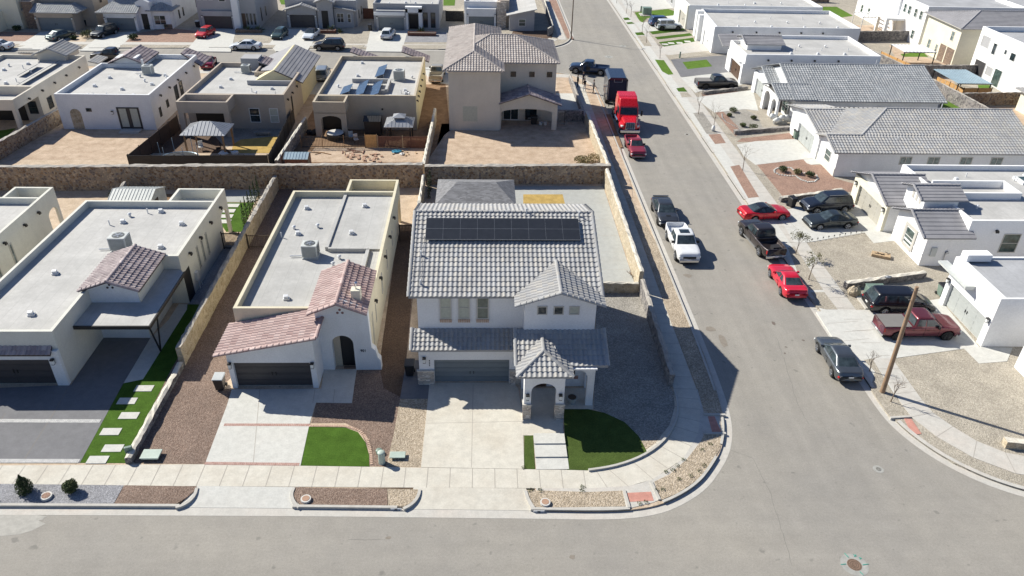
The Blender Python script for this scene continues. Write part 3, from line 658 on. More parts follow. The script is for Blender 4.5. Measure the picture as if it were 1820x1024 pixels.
sheet('gravel_bed','dirt',[(1108,344),(1088,285),(1056,200),(1040,150),(1057,150),(1083,205),(1105,270),(1122,330),(1125,352)],.128)
sheet('gravel_bed','dirt_brown',[(1097,262),(1073,203),(1085,203),(1107,262)],.131)
g=MB(); strip(g,[(3.0,28.3),(6,28.25),(8.0,28.3),(9.4,28.7),(10.8,29.4),(12.1,30.4),(13.1,31.6),(14.0,32.8),(14.6,34.1),(15,35.7),(15.2,38.3)],[(3.0,29.85),(5.8,29.76),(8.2,29.92),(8.9,30.1),(9.7,30.42),(10.8,31.2),(11.8,32.02),(12.6,33.2),(13.2,34.12),(13.9,36.3),(14.1,38.3)],0,.1195); struct('pavement',g,'conc')
for q in ([(1115,876),(1157,874),(1162,890),(1117,892)],[(1258,740),(1270,740),(1282,768),(1266,769)],[(1607,744),(1620,744.5),(1638,771),(1622,773)]):
    sheet('tactile_paving','tactile',q,.127)
k=MB()
for a,b in (((1109,872),(1118,903)),((1157,857),(1172,889)),((1250,737),(1289,738)),((1250,771),(1290,771)),((1582,743),(1618,741))):
    A=P(*a);B=P(*b); strip(k,offline([A,B],-.08),offline([A,B],.08),0,.19)
struct('kerb',k,'kerbm')
# yard behind the corner house
patch('patio','conc_yard',[(-3.9,50.1),(12.25,50.1),(12.25,70.3),(-3.9,70.0)],.125)
sheet('lawn','grass_dry',[(930,345.5),(1000,345.5),(1004,362),(930,362)],.129)
for yy in (361.5,391,419,448,479): 
    a=P(1045,yy); b=P(1150,yy); jl((7.7,a[1]),(12.2,b[1]))
# west yards
sheet('gravel_bed','dirt_pale',[(0,345),(222,338),(170,420),(60,420),(0,420)],.106)
sheet('patio','conc_yard',[(398,338),(463,338),(452,359),(392,359)],.125)
sheet('lawn','turf',[(392,360),(452,360),(430,412),(402,412),(380,380)],.12)
for c in ((413,365.5),(406,375),(402,384.5),(398,394)):
    x,y=P(*c); struct('paving_slab',MB().box(x-.6,x+.6,y-.35,y+.35,0,.145),'conc_white')
sheet('gravel_bed','dirt_pale',[(710,341),(752,341),(750,398),(712,398)],.112)
# north row ground
sheet('yard','dirt',[(-20,284),(232,284),(305,212),(100,205),(-20,270)],.106)
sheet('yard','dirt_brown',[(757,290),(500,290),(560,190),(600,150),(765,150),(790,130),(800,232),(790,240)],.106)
sheet('yard','dirt',[(540,288),(760,288),(765,262),(560,262)],.111)
sheet('yard','dirt',[(770,290),(1080,293),(1052,220),(785,220)],.106)
sheet('yard','dirt',[(985,170),(1020,172),(1055,290),(1010,220),(985,220)][:4],.112)
sheet('yard','dirt',[(990,130),(1022,140),(1030,180),(990,178)],.115)
sheet('patio','conc_white',[(988,166),(1028,166),(1036,210),(990,212)],.125)
sheet('lawn','grass_dry',[(415,256),(428,248),(500,241),(488,272),(410,272)],.12)
sheet('patio','conc_grey',[(330,248),(505,236),(512,200),(380,200)],.115)
sheet('driveway','conc_white',[(430,135),(530,128),(620,128),(640,140),(600,170),(505,165)],.124)
sheet('driveway','conc_white',[(755,120),(792,118),(800,150),(762,146)],.124)
sheet('lawn','turf_bright',[(-20,262),(-20,235),(28,228),(5,248)],.12)
# west-side driveway crossings of north row are hidden behind the houses; far row driveways and yards
def fsheet(name,mat,px,z): return sheet(name,mat,px,z)
fsheet('driveway','conc_white',[(20,88),(72,57),(90,55),(135,56),(100,88)],.124)
fsheet('driveway','conc_white',[(142,90),(185,58),(243,56),(205,91)],.124)
fsheet('driveway','conc_white',[(330,91),(358,58),(378,50),(420,52),(410,92)],.124)
fsheet('driveway','conc_white',[(490,91),(478,78),(500,52),(570,50),(566,60),(545,92)],.124)
fsheet('driveway','conc_white',[(650,91),(658,55),(725,54),(714,92)],.124)
fsheet('gravel_bed','gv_red',[(-10,56),(68,58),(45,76),(-10,76)],.112); fsheet('gravel_bed','dirt_pale',[(118,76),(138,57),(165,58),(150,76)],.112)
fsheet('gravel_bed','gv_red',[(222,75),(238,60),(300,50),(360,56),(345,75)],.112); fsheet('gravel_bed','gv_greige',[(415,75),(425,62),(478,62),(476,75)],.112)
fsheet('gravel_bed','gv_greige',[(572,75),(590,60),(656,58),(652,75)],.112); fsheet('gravel_bed','gv_grey',[(716,75),(724,58),(795,58),(795,75)],.112)
fsheet('gravel_bed','gv_dbrown',[(905,72),(912,55),(984,54),(980,71),(960,74)],.112); fsheet('gravel_bed','gv_red',[(990,0),(1003,38),(1020,70),(1008,68),(985,20),(975,0)],.125)
fsheet('lawn','turf_bright',[(500,8),(492,-10),(520,-10),(515,8)],.12); fsheet('lawn','turf_bright',[(788,10),(788,-8),(810,-8),(808,10)],.12)
for q in ([(45,81),(20,87),(0,87),(0,81)],[(118,80),(150,80),(140,85),(116,85)],[(213,80),(335,80),(325,85),(216,85)],[(462,80),(490,80),(486,85),(462,85)],[(585,80),(650,80),(642,85),(560,85)],[(716,80),(795,80),(795,87),(714,86)]):
    fsheet('gravel_bed','gv_greige',q,.128)
# ---- east side: driveways, beds
def est(name,mat,px,z): return sheet(name,mat,px,z)
est('driveway','conc_white',[(1451,554),(1485,607),(1511,641),(1532,637),(1587,637),(1740,616),(1670,531),(1562,550),(1527,551),(1490,550)],.1215)
est('path','conc_white',[(1587+125,618),(1742,616),(1800,618),(1790,642),(1740,646)],.1255)
est('gravel_bed','gv_greige',[(1587,639),(1740,618),(1740,646),(1793,643),(1830,700),(1830,818),(1780,802),(1737,785),(1694,760),(1659,734),(1640,713),(1618,680)],.114)
est('gravel_bed','gv_greige',[(1532,549),(1560,548),(1668,529),(1690,505),(1640,470),(1600,430),(1445,430),(1470,472),(1515,527)],.112)
est('driveway','conc_white',[(1377,373),(1402,372),(1475,352),(1520,349),(1568,413.5),(1537,413.5),(1442,430),(1412,432)],.1235)
est('gravel_bed','gv_red',[(1345,292),(1430,282),(1440,293),(1462,293),(1484,317),(1530,330),(1520,340),(1392,350)],.112)
est('gravel_bed','gv_greige',[(1445,431),(1537,415),(1545,430),(1590,430),(1690,500),(1660,505),(1510,522)],.114)
est('path','conc_white',[(1537,413),(1586,411),(1590,428),(1553,432)],.1275)
est('driveway','conc_white',[(1309,257),(1343,251),(1415,247),(1449,281),(1428,283),(1343,293),(1322,277)],.1215)
est('path','conc_white',[(1428,283.5),(1449,281.5),(1462,291),(1442,293),(1434,290)],.1275)
est('gravel_bed','gv_red',[(1310,252),(1318,246),(1415,235),(1415,247),(1343,252)],.113)
est('gravel_bed','gv_dgrey',[(1280,197),(1322,193),(1345,205),(1362,222),(1360,236),(1310,243)],.113)
est('gravel_bed','gv_greige',[(1345,203),(1372,218),(1420,224),(1412,232),(1360,236)],.1145)
est('gravel_bed','gv_red',[(1271,199),(1284,197),(1322,236),(1307,242)],.1155)
est('driveway','conc_white',[(1236,173),(1250,171),(1338,160),(1348,197),(1324,194),(1270,200),(1256,190)],.1215)
est('gravel_bed','gv_red',[(1246,166),(1308,160),(1315,167),(1250,171)],.114)
est('driveway','conc_white',[(1210,138),(1240,134),(1298,128),(1320,150),(1310,153),(1245,162),(1236,165)],.1215)
est('patio','conc_grey',[(1192,106),(1275,99),(1290,118),(1298,128),(1210,137)],.1235)
est('lawn','turf_bright',[(1213,110.5),(1256,106),(1266,118),(1222,123)],.128)
est('gravel_bed','gv_greige',[(1188,98),(1262,90),(1280,94),(1272,97),(1195,105)],.1275)
est('patio','conc_grey',[(1260,101),(1290,98),(1297,113),(1275,117)],.128)
est('driveway','conc',[(1163,83),(1180,82),(1245,68),(1264,93),(1190,98),(1172,96)],.1215)
est('lawn','turf',[(1154,56),(1214,50),(1219,54),(1160,61)],.1255); est('lawn','turf',[(1164,66),(1226,59),(1231,63),(1169,70)],.1255); est('lawn','turf',[(1171,75),(1232,67),(1235,74),(1180,83)],.1255)
for c in ((1182,79),(1193,77),(1208,76.5),(1222,74)):
    x,y=P(*c); struct('paving_slab',MB().box(x-.5,x+.5,y-.5,y+.5,0,.14),'conc_white')
est('driveway','conc_white',[(1128,40),(1150,39),(1205,22),(1220,50),(1160,57),(1140,55)],.1215)
est('lawn','turf_bright',[(1128,22),(1188,16),(1204,22),(1200,27),(1150,32),(1142,40),(1136,36)],.1255)
est('driveway','conc_white',[(1105,2),(1112,-6),(1195,-12),(1205,-5),(1205,14),(1125,20),(1112,14)],.1215)
est('lawn','turf_bright',[(1480-40,12),(1487,12),(1516,28),(1495,31),(1450,14)],.122)
est('yard','dirt',[(1500,45),(1590,45),(1610,66),(1545,64)],.114)
est('lawn','grass_dry',[(1530,58),(1600,60),(1606,66),(1545,64)],.118)
est('lawn','turf_bright',[(1600,96),(1640,92),(1650,101),(1606,101)],.122)
est('yard','dirt',[(1580,80),(1700,120),(1690,190),(1820,190),(1860,240),(1700,215),(1600,120)],.112)
est('lawn','turf_bright',[(1670,178),(1690,180),(1706,192),(1672,192)],.122); est('lawn','turf_bright',[(1738,151),(1760,151),(1762,160),(1740,160)],.122)
est('yard','dirt_brown',[(1790,262),(1860,262),(1860,300),(1800,290)],.113)
# parkway beds on the east kerb
for mt,q in (('gv_greige',[(1432,520),(1465,519),(1489,550),(1468,550),(1452,546)]),('gv_greige',[(1535,640),(1550,637),(1602,721),(1617,740),(1583,742),(1560,710),(1548,690),(1555,660)]),
    ('gv_red',[(1298,296),(1314,293),(1349,350),(1330,352)]),('gv_red',[(1259,239),(1280,238),(1290,254),(1271,256)]),('gv_dgrey',[(1232,201),(1249,199),(1276,238),(1256,238)]),
    ('gv_greige',[(1400,440),(1412,438),(1463,515),(1430,515)]),('turf',[(1202,157),(1215,155),(1222,163),(1206,163)]),('gv_greige',[(1208,164),(1222,164),(1230,172),(1212,173)]),
    ('turf_bright',[(1164,106),(1180,107),(1197,132),(1188,133),(1177,127)]),('turf',[(1128,58),(1142,57),(1146,62),(1132,63)]),('gv_greige',[(1132,64),(1146,63),(1159,82),(1145,82)]),
    ('turf',[(1106,32),(1116,31),(1121,35),(1110,36)]),('turf',[(1112,40),(1123,39),(1128,42),(1116,43)])):
    est('gravel_bed' if mt.startswith('gv') else 'lawn',mt,q,.127)
est('gravel_bed','gv_greige',[(1626,776),(1663,775.5),(1730,814),(1808,843),(1820,855),(1860,870),(1860,880),(1820,868),(1736,840),(1697,823),(1654,795)],.127)
# concrete joints in the drives
for a,b in (((758,752.5),(930,749)),((462,692),(450,826)),((1443,547),(1500,547)),((1490,607),(1545,602)),((1500,590),(1560,585)),((1470,575),(1525,571)),((1360,430),(1416,431)),((1380,372),(1440,430)),((1585,550),(1655,600)),((841,683),(838,831)),((560,692),(556,716)),((595,692),(592,716))):
    jl(P(*a),P(*b))
struct('pavement_joint',j,'joint_light')
# sealed cracks and patches in the asphalt
cr=MB()
def crackline(px,w=.03):
    pts=[P(x,y,0) for x,y in px]; D=[]
    for i in range(len(pts)-1): D+=dens(pts[i],pts[i+1],.35)[:-1]
    D=[(p[0]+random.uniform(-.05,.05),p[1]+random.uniform(-.05,.05)) for p in D]
    for i in range(len(D)-1):
        a=Vector(D[i]);b=Vector(D[i+1]);n=Vector((-(b-a).y,(b-a).x)).normalized()*w*random.uniform(.5,1)
        cr.add([(a.x-n.x,a.y-n.y,.004),(b.x-n.x,b.y-n.y,.004),(b.x+n.x,b.y+n.y,.004),(a.x+n.x,a.y+n.y,.004)],[(0,1,2,3)])
crackline([(1300,800),(1340,815),(1370,880),(1395,960),(1412,1020)],.014); crackline([(1022,71),(1070,76),(1115,81),(1134,82)],.07)
crackline([(1380,600),(1400,660),(1418,720),(1440,760)],.015); crackline([(620,958),(700,960)],.012)
struct('road_crack',cr,'crack')

def stain(name,px,r,mat,k=9,z=.005):
    x,y=P(px[0],px[1],0); pts=[(x+math.cos(t*6.283/k)*r[0]*random.uniform(.6,1.1),y+math.sin(t*6.283/k)*r[1]*random.uniform(.6,1.1),z) for t in range(k)]
    struct(name,MB().poly(pts),mat)
simple('stain_soft',(.24,.21,.175),.9,.15,4,30); simple('dust',(.40,.385,.35),.95,.15,3,20)
for px,r,mt in (((1263,585),(.45,.4),'stain_soft'),((1285,606),(.3,.9),'stain_soft'),((1222,490),(.4,.35),'stain_soft'),((690,956),(.18,.12),'stain_soft'),((1017,990),(.2,.15),'stain_soft'),((1375,575),(.2,.25),'oil'),((1397,617),(.12,.1),'oil'),((1395,628),(.1,.1),'oil'),((1428,605),(.15,.12),'oil')): stain('road_stain',px,r,mt)
stain('road_stain',(5,932),(2.0,.9),'dust',13); stain('road_stain',(45,921),(1.2,.25),'dust',11,.007)

k=MB()
for px in ([(312,901.5),(325,898),(337,890.5),(346,880),(350,867)],[(522,867),(518,877),(519,886),(524,895),(531,901.5)],[(746,870),(744,880),(738,890),(729,898),(717,904)],[(934,872),(937,883),(942,893),(950,905)],[(-40,895),(-6,893),(-2,889)]):
    q=[P(a,b,.15) for a,b in px]; q=smoothline(q,1); strip(k,offline(q,-.085),offline(q,.085),0,.172)
struct('kerb',k,'kerbm')
sheet('yard','gv_dbrown',[(238,272),(300,215),(380,240),(400,262),(412,272)],.117)  # shade of the gazebo yard painted as darker ground, left of the dry lawn
sheet('yard','gv_dgrey',[(300,215),(330,210),(505,214),(503,243),(428,249),(416,257),(400,262),(380,240)],.1185)  # gazebo yard shade again, put into the ground colour around the posts
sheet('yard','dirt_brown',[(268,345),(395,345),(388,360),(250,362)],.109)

dj=MB(); j=dj
for a,b in (((40,822),(95,735)),((95,735),(150,640)),((-60,822),(10,735))): jl(P(*a),P(*b),.02,.1268)
struct('pavement_joint',dj,'joint')
# ================================================================ HOUSES
def hip_polys(x0,x1,y0,y1,ze,sl):
    w=x1-x0;d=y1-y0
    if w>=d:
        r=d/2; zr=ze+r*sl; A=(x0+r,(y0+y1)/2,zr);B=(x1-r,(y0+y1)/2,zr)
        P_=[[(x0,y0,ze),(x1,y0,ze),B,A],[(x1,y1,ze),(x0,y1,ze),A,B],[(x0,y1,ze),(x0,y0,ze),A],[(x1,y0,ze),(x1,y1,ze),B]]
        c=[(A,B)] if w-d>.1 else []
        c+=[((x0,y0,ze),A),((x0,y1,ze),A),((x1,y0,ze),B),((x1,y1,ze),B)]
    else:
        r=w/2; zr=ze+r*sl; A=((x0+x1)/2,y0+r,zr);B=((x0+x1)/2,y1-r,zr)
        P_=[[(x1,y0,ze),(x1,y1,ze),B,A],[(x0,y1,ze),(x0,y0,ze),A,B],[(x0,y0,ze),(x1,y0,ze),A],[(x1,y1,ze),(x0,y1,ze),B]]
        c=[(A,B),((x0,y0,ze),A),((x1,y0,ze),A),((x0,y1,ze),B),((x1,y1,ze),B)]
    return P_,c
def hip(h,x0,x1,y0,y1,ze,sl,mat,**k):
    p,c=hip_polys(x0,x1,y0,y1,ze,sl); return tiles('tile_roof',p,mat,h,caps=c,**k)
def gable_y(h,x0,x1,y0,y1,ze,sl,mat,**k):   # ridge along y
    m=(x0+x1)/2; zr=ze+(x1-x0)/2*sl
    return tiles('tile_roof',[[(x0,y1,ze),(x0,y0,ze),(m,y0,zr),(m,y1,zr)],[(x1,y0,ze),(x1,y1,ze),(m,y1,zr),(m,y0,zr)]],mat,h,caps=[((m,y0,zr),(m,y1,zr)),((x0,y0,ze),(m,y0,zr)),((x1,y0,ze),(m,y0,zr))],**k)
def gable_x(h,x0,x1,y0,y1,ze,sl,mat,**k):   # ridge along x
    m=(y0+y1)/2; zr=ze+(y1-y0)/2*sl
    return tiles('tile_roof',[[(x0,y0,ze),(x1,y0,ze),(x1,m,zr),(x0,m,zr)],[(x1,y1,ze),(x0,y1,ze),(x0,m,zr),(x1,m,zr)]],mat,h,caps=[((x0,m,zr),(x1,m,zr)),((x0,y0,ze),(x0,m,zr)),((x0,y1,ze),(x0,m,zr))],**k)
def gwall_x(mb,x0,x1,y0,y1,z0,ze,sl):   # box with gabled W/E ends, ridge along x
    x0-=.004;x1+=.004;y0-=.004;y1+=.004; m=(y0+y1)/2; zr=ze+(y1-y0)/2*sl
    pr=[(y0,z0),(y1,z0),(y1,ze),(m,zr),(y0,ze)]; n=5
    mb.add([(x0,a,z) for a,z in pr]+[(x1,a,z) for a,z in pr],[tuple(range(n-1,-1,-1)),tuple(range(n,2*n))]+[(i,(i+1)%n,n+(i+1)%n,n+i) for i in range(n)])
def gwall_y(mb,x0,x1,y0,y1,z0,ze,sl):
    x0-=.004;x1+=.004;y0-=.004;y1+=.004; m=(x0+x1)/2; zr=ze+(x1-x0)/2*sl
    pr=[(x0,z0),(x1,z0),(x1,ze),(m,zr),(x0,ze)]; n=5
    mb.add([(a,y0,z) for a,z in pr]+[(a,y1,z) for a,z in pr],[tuple(range(n)),tuple(range(2*n-1,n-1,-1))]+[(i,n+i,n+(i+1)%n,(i+1)%n) for i in range(n)])
def text_part(h,s,side,c,a,z,size,mat='black',name='house_number'):
    cu=bpy.data.curves.new(name,'FONT'); cu.body=s; cu.size=size; cu.extrude=.015; cu.align_x='CENTER'
    o=bpy.data.objects.new(name,cu); COL.objects.link(o)
    dg=bpy.context.evaluated_depsgraph_get(); me=bpy.data.meshes.new_from_object(o.evaluated_get(dg)); bpy.data.objects.remove(o)
    me.materials.clear(); me.materials.append(MT[mat]); ob=bpy.data.objects.new(name,me); COL.objects.link(ob)
    ob.rotation_euler={'S':(R(90),0,0),'E':(R(90),0,R(90)),'W':(R(90),0,R(-90))}[side]
    p=Vector(fr(side,c,a,.02,z)); ob.parent=h; ob.location=p-root_of(h).location; return ob
# ---------------------------------------------------------------- the corner house (centre)
H=thing('tile_roof_house','white two-storey corner house with grey barrel tile roof and black solar panels on it','house',(1.5,39,0))
m=MB(); m.box(-4.1,7.0,39.25,40.0,0,2.9); m.box(-4.1,7.0,40.0,49.8,0,6.72); gwall_x(m,-4.1,7.05,43.2,49.8,6.5,7.85,.305); gwall_x(m,-4.1,7.049,39.95,49.8,6.5,6.75,.305)
gwall_y(m,2.62,7.02,38.7,45,3.6,6.72,.31); m.box(2.55,7.0,38.7,39.26,0,3.7)
m.build('wall','st_main',H)
m=MB(); notch_wall(m,'S',39.25,-4.08,2.56,.0,3.12,.25,[(-3.11,1.76,2.06,0)]); m.build('garage_wall','st_main',H)
garage_door(H,'S',39.25,-3.11,1.76,2.06,'garage',5,.13,6)
def boxes(h,name,mat,*bb):
    for b in bb: q=MB(); q.box(*b); q.build(name,mat,h)
boxes(H,'stone_pier','ledge',(-4.2,-3.13,38.88,39.0,0,1.22),(1.78,2.55,38.88,39.0,0,1.22))
boxes(H,'pier_cap','frame_beige',(-4.24,-3.08,38.84,39.02,1.225,1.29),(1.74,2.54,38.84,39.02,1.225,1.29))
# porch
m=MB(); notch_wall(m,'S',35.85,2.55,5.0,0,3.75,.35,[(2.98,4.5,2.95,.62)]); 
notch_wall(m,'E',4.78,35.85,38.7,0,3.75,.22,[(36.4,38.4,2.9,.6)]); notch_wall(m,'W',2.77,35.85,38.7,0,3.75,.22,[(36.4,38.4,2.9,.6)])
notch_wall(m,'S',37.1,5.0,7.0,0,3.75,.35,[(5.02,6.55,3.0,.62)]); notch_wall(m,'E',6.68,37.1,38.7,0,3.75,.32,[(37.5,38.5,2.9,.4)])
m.box(2.6,6.95,35.9,38.7,3.62,3.72); m.build('porch_wall','st_main',H)
boxes(H,'stone_pier','ledge',(2.5,3.0,35.42,35.92,0,1.3),(4.48,5.05,35.42,35.92,0,1.3))
boxes(H,'pier_cap','frame_beige',(2.46,3.04,35.38,35.96,1.3,1.36),(4.44,5.09,35.38,35.96,1.3,1.36))
d=MB(); wbox(d,'S',38.7,3.2,4.2,.0,.05,.13,2.35); do=d.build('front_door','door_brown',H); d=MB(); wbox(d,'S',38.7,4.05,4.1,.05,.1,1.0,1.3); d.build('handle','steel',do)
window(H,'S',38.7,5.15,6.1,1.0,2.35,sill=False,gm='glass'); s_=MB(); wbox(s_,'S',38.7,5.0,6.25,0,.1,.78,.98); s_.build('sill','brick',H)
for x in (2.76,4.76): coachlamp(H,'S',35.5,x,1.95)
coachlamp(H,'S',39.0,-3.72,2.1); coachlamp(H,'S',39.0,2.15,2.1)
# windows upstairs
for i,(a,b) in enumerate(((-2.68,-1.95),(-1.52,-.78),(-.36,.42))):
    w=window(H,'S',39.95,a,b,4.62,6.35,gm='blind' if i<2 else 'glass_green',fm='frame_beige',rail=True)
    s_=MB(); 
    for k in range(7): wbox(s_,'S',39.95,a-.02+k*(b-a+.04)/7,a-.02+(k+.85)*(b-a+.04)/7,0,.07,4.38,4.6)
    s_.build('sill','brick_tan',w)
for i,(a,b) in enumerate(((3.37,4.0),(4.38,5.02),(5.35,6.0))):
    w=window(H,'S',38.7,a,b,5.8,6.43,fm='frame_beige',rail=False,gm='blind' if i==2 else 'glass')
# roofs
sl=.34; ym=46.4; ze=6.62; zr=ze+(ym-39.4)*sl
tiles('tile_roof',[[(-4.55,39.4,ze),(7.5,39.4,ze),(7.5,ym,zr),(-4.55,ym,zr)],[(7.5,50.3,zr-3.9*sl),(-4.55,50.3,zr-3.9*sl),(-4.55,ym,zr),(7.5,ym,zr)]],'tile_grey',H,tw=.30,tc=.42,amp=.042,lip=.042,
  caps=[((-4.55,ym,zr),(7.5,ym,zr)),((-4.55,39.4,ze),(-4.55,ym,zr)),((7.5,39.4,ze),(7.5,ym,zr)),((-4.55,50.3,zr-3.9*sl),(-4.55,ym,zr)),((7.5,50.3,zr-3.9*sl),(7.5,ym,zr))],under='fascia')
tz=ze+2.8*sl; yb=39.4+(tz-ze)/sl   # tower roof dies into the main slope
xm=4.76
tiles('tile_roof',[[(1.98,39.4,ze+.02),(1.98,38.33,ze+.02),(xm,38.33,tz+.02),(xm,yb,tz+.02)],[(7.55,38.33,ze+.02),(7.55,39.4,ze+.02),(xm,yb,tz+.02),(xm,38.33,tz+.02)]],'tile_grey',H,tw=.30,tc=.40,amp=.045,lip=.042,
  caps=[((xm,38.33,tz),(xm,yb,tz)),((1.98,38.33,ze),(xm,38.33,tz)),((7.55,38.33,ze),(xm,38.33,tz))],under='fascia')
# lower roofs
tiles('tile_roof',[[(-4.5,38.5,3.18),(2.6,38.5,3.18),(2.6,39.98,3.85),(-4.5,39.98,3.85)]],'tile_grey',H,tw=.30,tc=.40,amp=.045,lip=.042,caps=[((-4.5,38.5,3.18),(-4.5,39.98,3.85))],under='fascia')
s2=.33; z36=3.78
tiles('tile_roof',[[(2.04,36.1,z36),(7.62,36.1,z36),(7.62,38.75,z36+2.65*s2),(2.04,38.75,z36+2.65*s2)]],'tile_grey',H,tw=.30,tc=.40,amp=.045,lip=.042,caps=[((2.04,36.1,z36),(2.04,38.75,z36+2.65*s2)),((7.62,36.1,z36),(7.62,38.75,z36+2.65*s2))],under='fascia')
zt=z36+.02; a=(2.02,35.02,zt);b=(5.42,35.02,zt);c=(3.72,36.72,zt+1.7*s2+.12); e=(3.72,36.1+(c[2]-z36)/s2,c[2]); al=(2.02,36.1,zt); br=(5.42,36.1,zt)
tiles('tile_roof',[[a,b,c],[al,a,c,e],[b,br,e,c]],'tile_grey',H,tw=.30,tc=.40,amp=.045,lip=.042,caps=[(a,c),(b,c),(c,e)],under='fascia')
# solar array: 9 x 2 modules
nx,ny=9,2; px0,px1=-3.72,6.45; v0,v1=5.75,7.85   # distance up the slope in y
ca=math.cos(math.atan(sl)); 
fo=MB(); ce=MB()
def rp(x,dy,hh): n=Vector((0,-sl,1)).normalized(); return Vector((x,39.4+dy,ze+dy*sl))+n*hh
ya,yb2=44.62-39.4,46.02+.55-39.4
ya=4.38;yb2=6.22
fo.slab([rp(px0,ya,.22),rp(px1,ya,.22),rp(px1,yb2,.22),rp(px0,yb2,.22)],(0,0,.05))
so_=fo.build('solar_array','dark_metal',H)
for i in range(nx):
    for k in range(ny):
        xa=px0+.012+(px1-px0)*i/nx; xb=px0-.012+(px1-px0)*(i+1)/nx; y_a=ya+.012+(yb2-ya)*k/ny; y_b=ya-.012+(yb2-ya)*(k+1)/ny
        g=MB(); g.slab([rp(xa,y_a,.235),rp(xb,y_a,.235),rp(xb,y_b,.235),rp(xa,y_b,.235)],(0,0,.02)); g.build('solar_panel','solar_cell',so_)
r_=MB(); 
for i in range(nx+1): 
    x=px0+(px1-px0)*i/nx; q=[rp(x-.006,ya,.24),rp(x+.006,ya,.24),rp(x+.006,yb2,.24),rp(x-.006,yb2,.24)]; r_.slab(q,(0,0,.02))
for k in range(3):
    y=ya+(yb2-ya)*k/2; q=[rp(px0,y-.007,.241),rp(px1,y-.007,.241),rp(px1,y+.007,.241),rp(px0,y+.007,.241)]; r_.slab(q,(0,0,.02))
r_.build('frame','steel',so_)
for (x,dy) in ((-3.95,3.2),(-3.85,.9),(3.0,6.9),(6.55,6.6)):
    v=MB(); q=rp(x,dy,0); v.tube(q,(q.x,q.y,q.z+.38),.06,.06,8); v.build('roof_vent','white_metal',H)
v=MB(); v.path([rp(-3.9,4.9,.14),rp(-3.95,3.2,.14),rp(-3.9,.9,.14)],.02); v.build('conduit','steel',H)
text_part(H,'9',  'S',39.0,-3.4,1.95,.16); text_part(H,'0','S',39.0,-3.4,1.77,.16); text_part(H,'5','S',39.0,-3.4,1.59,.16)
# shingled patio cover behind
T=thing('patio_cover','grey shingled patio cover behind the corner house near the rear rock wall','patio cover',(-.5,63,0))
z0=2.5; q=[(-4.2,60.8),(3.0,60.8),(3.0,66.4),(-4.2,66.4)]
A=(-2.3,63.6,3.5);B=(1.2,63.6,3.5)
m=MB()
for pl in ([(q[0][0],q[0][1],z0),(q[1][0],q[1][1],z0),B,A],[(q[2][0],q[2][1],z0),(q[3][0],q[3][1],z0),A,B],[(q[3][0],q[3][1],z0),(q[0][0],q[0][1],z0),A],[(q[1][0],q[1][1],z0),(q[2][0],q[2][1],z0),B]): m.slab(pl,(0,0,.12))
m.build('roof','shingle_grey',T)
for x,y in ((-3.9,61.1),(2.7,61.1),(2.7,66.1),(-3.9,66.1)): p=MB(); p.box(x-.09,x+.09,y-.09,y+.09,.1,z0-.08); p.build('post','wood_pale',T)
# ---------------------------------------------------------------- house with pink tiles, number 901
H=thing('flat_roof_house','cream house with pink barrel tiles over its garage and entry, numbered 901','house',(-11,38.5,0))
poly=[(-16.3,41.8),(-10.9,41.8),(-10.9,41.2),(-7.42,41.2),(-7.42,62.4),(-11.7,62.4),(-11.7,60.0),(-16.2,60.0)]
poly=[(-16.3,41.8),(-7.42,41.8),(-7.42,60.0),(-16.2,60.0)]
walls_deck(H,poly,4.2,'st_bcream','deck',3.68)
m=MB(); m.box(-11.72,-7.42,60.02,62.4,4.0,4.0)  if False else None
b_=MB(); b_.box(-11.72,-11.5,60.0,62.2,3.1,4.2); b_.box(-11.72,-7.42,62.2,62.42,3.1,4.2); b_.box(-7.64,-7.42,60.0,62.2,3.1,4.2); b_.box(-11.5,-7.64,60.0,62.2,3.1,3.35)
notch_wall(b_,'E',-7.64,60.0,62.42,0,3.1,.22,[(60.3,62.1,2.75,.5)]); b_.box(-11.72,-11.35,62.1,62.42,0,3.1); b_.build('patio_wall','st_bcream',H)
s_=MB(); s_.box(-11.85,-11.6,50.4,59.8,3.6,4.0); s_.box(-11.6,-8.6,50.2,50.42,3.6,4.0); s_.box(-8.75,-8.5,46.0,50.2,3.6,3.95); s_.build('roof_step','deck',H)
s_=MB(); s_.box(-11.6,-7.66,50.42,59.8,3.64,3.86); s_.build('raised_roof','deck',H)
# garage wing, shed roof rising to the right
m=MB(); ft=[(-10.6,4.22),(-16.1,3.06)]
notch_wall(m,'S',38.9,-16.1,-10.6,0,3,.28,[(-15.8,-10.95,2.16,0)],tops=[(-10.6,4.15),(-16.1,3.02)])
m.add([(-16.1,38.9,0),(-10.6,38.9,0),(-10.6,41.8,0),(-16.1,41.8,0),(-16.1,38.9,3.0),(-10.6,38.9,4.13),(-10.6,41.8,4.13),(-16.1,41.8,3.0)],[(0,3,2,1),(4,5,6,7),(0,1,5,4),(1,2,6,5),(2,3,7,6),(3,0,4,7)])
m.build('garage_wall','st_white',H)
garage_door(H,'S',38.9,-15.8,-10.95,2.16,'garage_dark',4,.13,4)
coachlamp(H,'S',38.62,-15.95,2.0); coachlamp(H,'S',38.62,-10.78,2.0)
tiles('tile_roof',[[(-16.7,38.2,3.02),(-10.25,38.2,4.34),(-10.25,41.75,4.34),(-16.7,41.75,3.02)]],'tile_pink',H,tw=.30,tc=.42,amp=.055,lip=.05,caps=[((-16.7,38.2,3.02),(-10.25,38.2,4.34)),((-10.25,38.2,4.34),(-10.25,41.0,4.34))],under='fascia_pink')
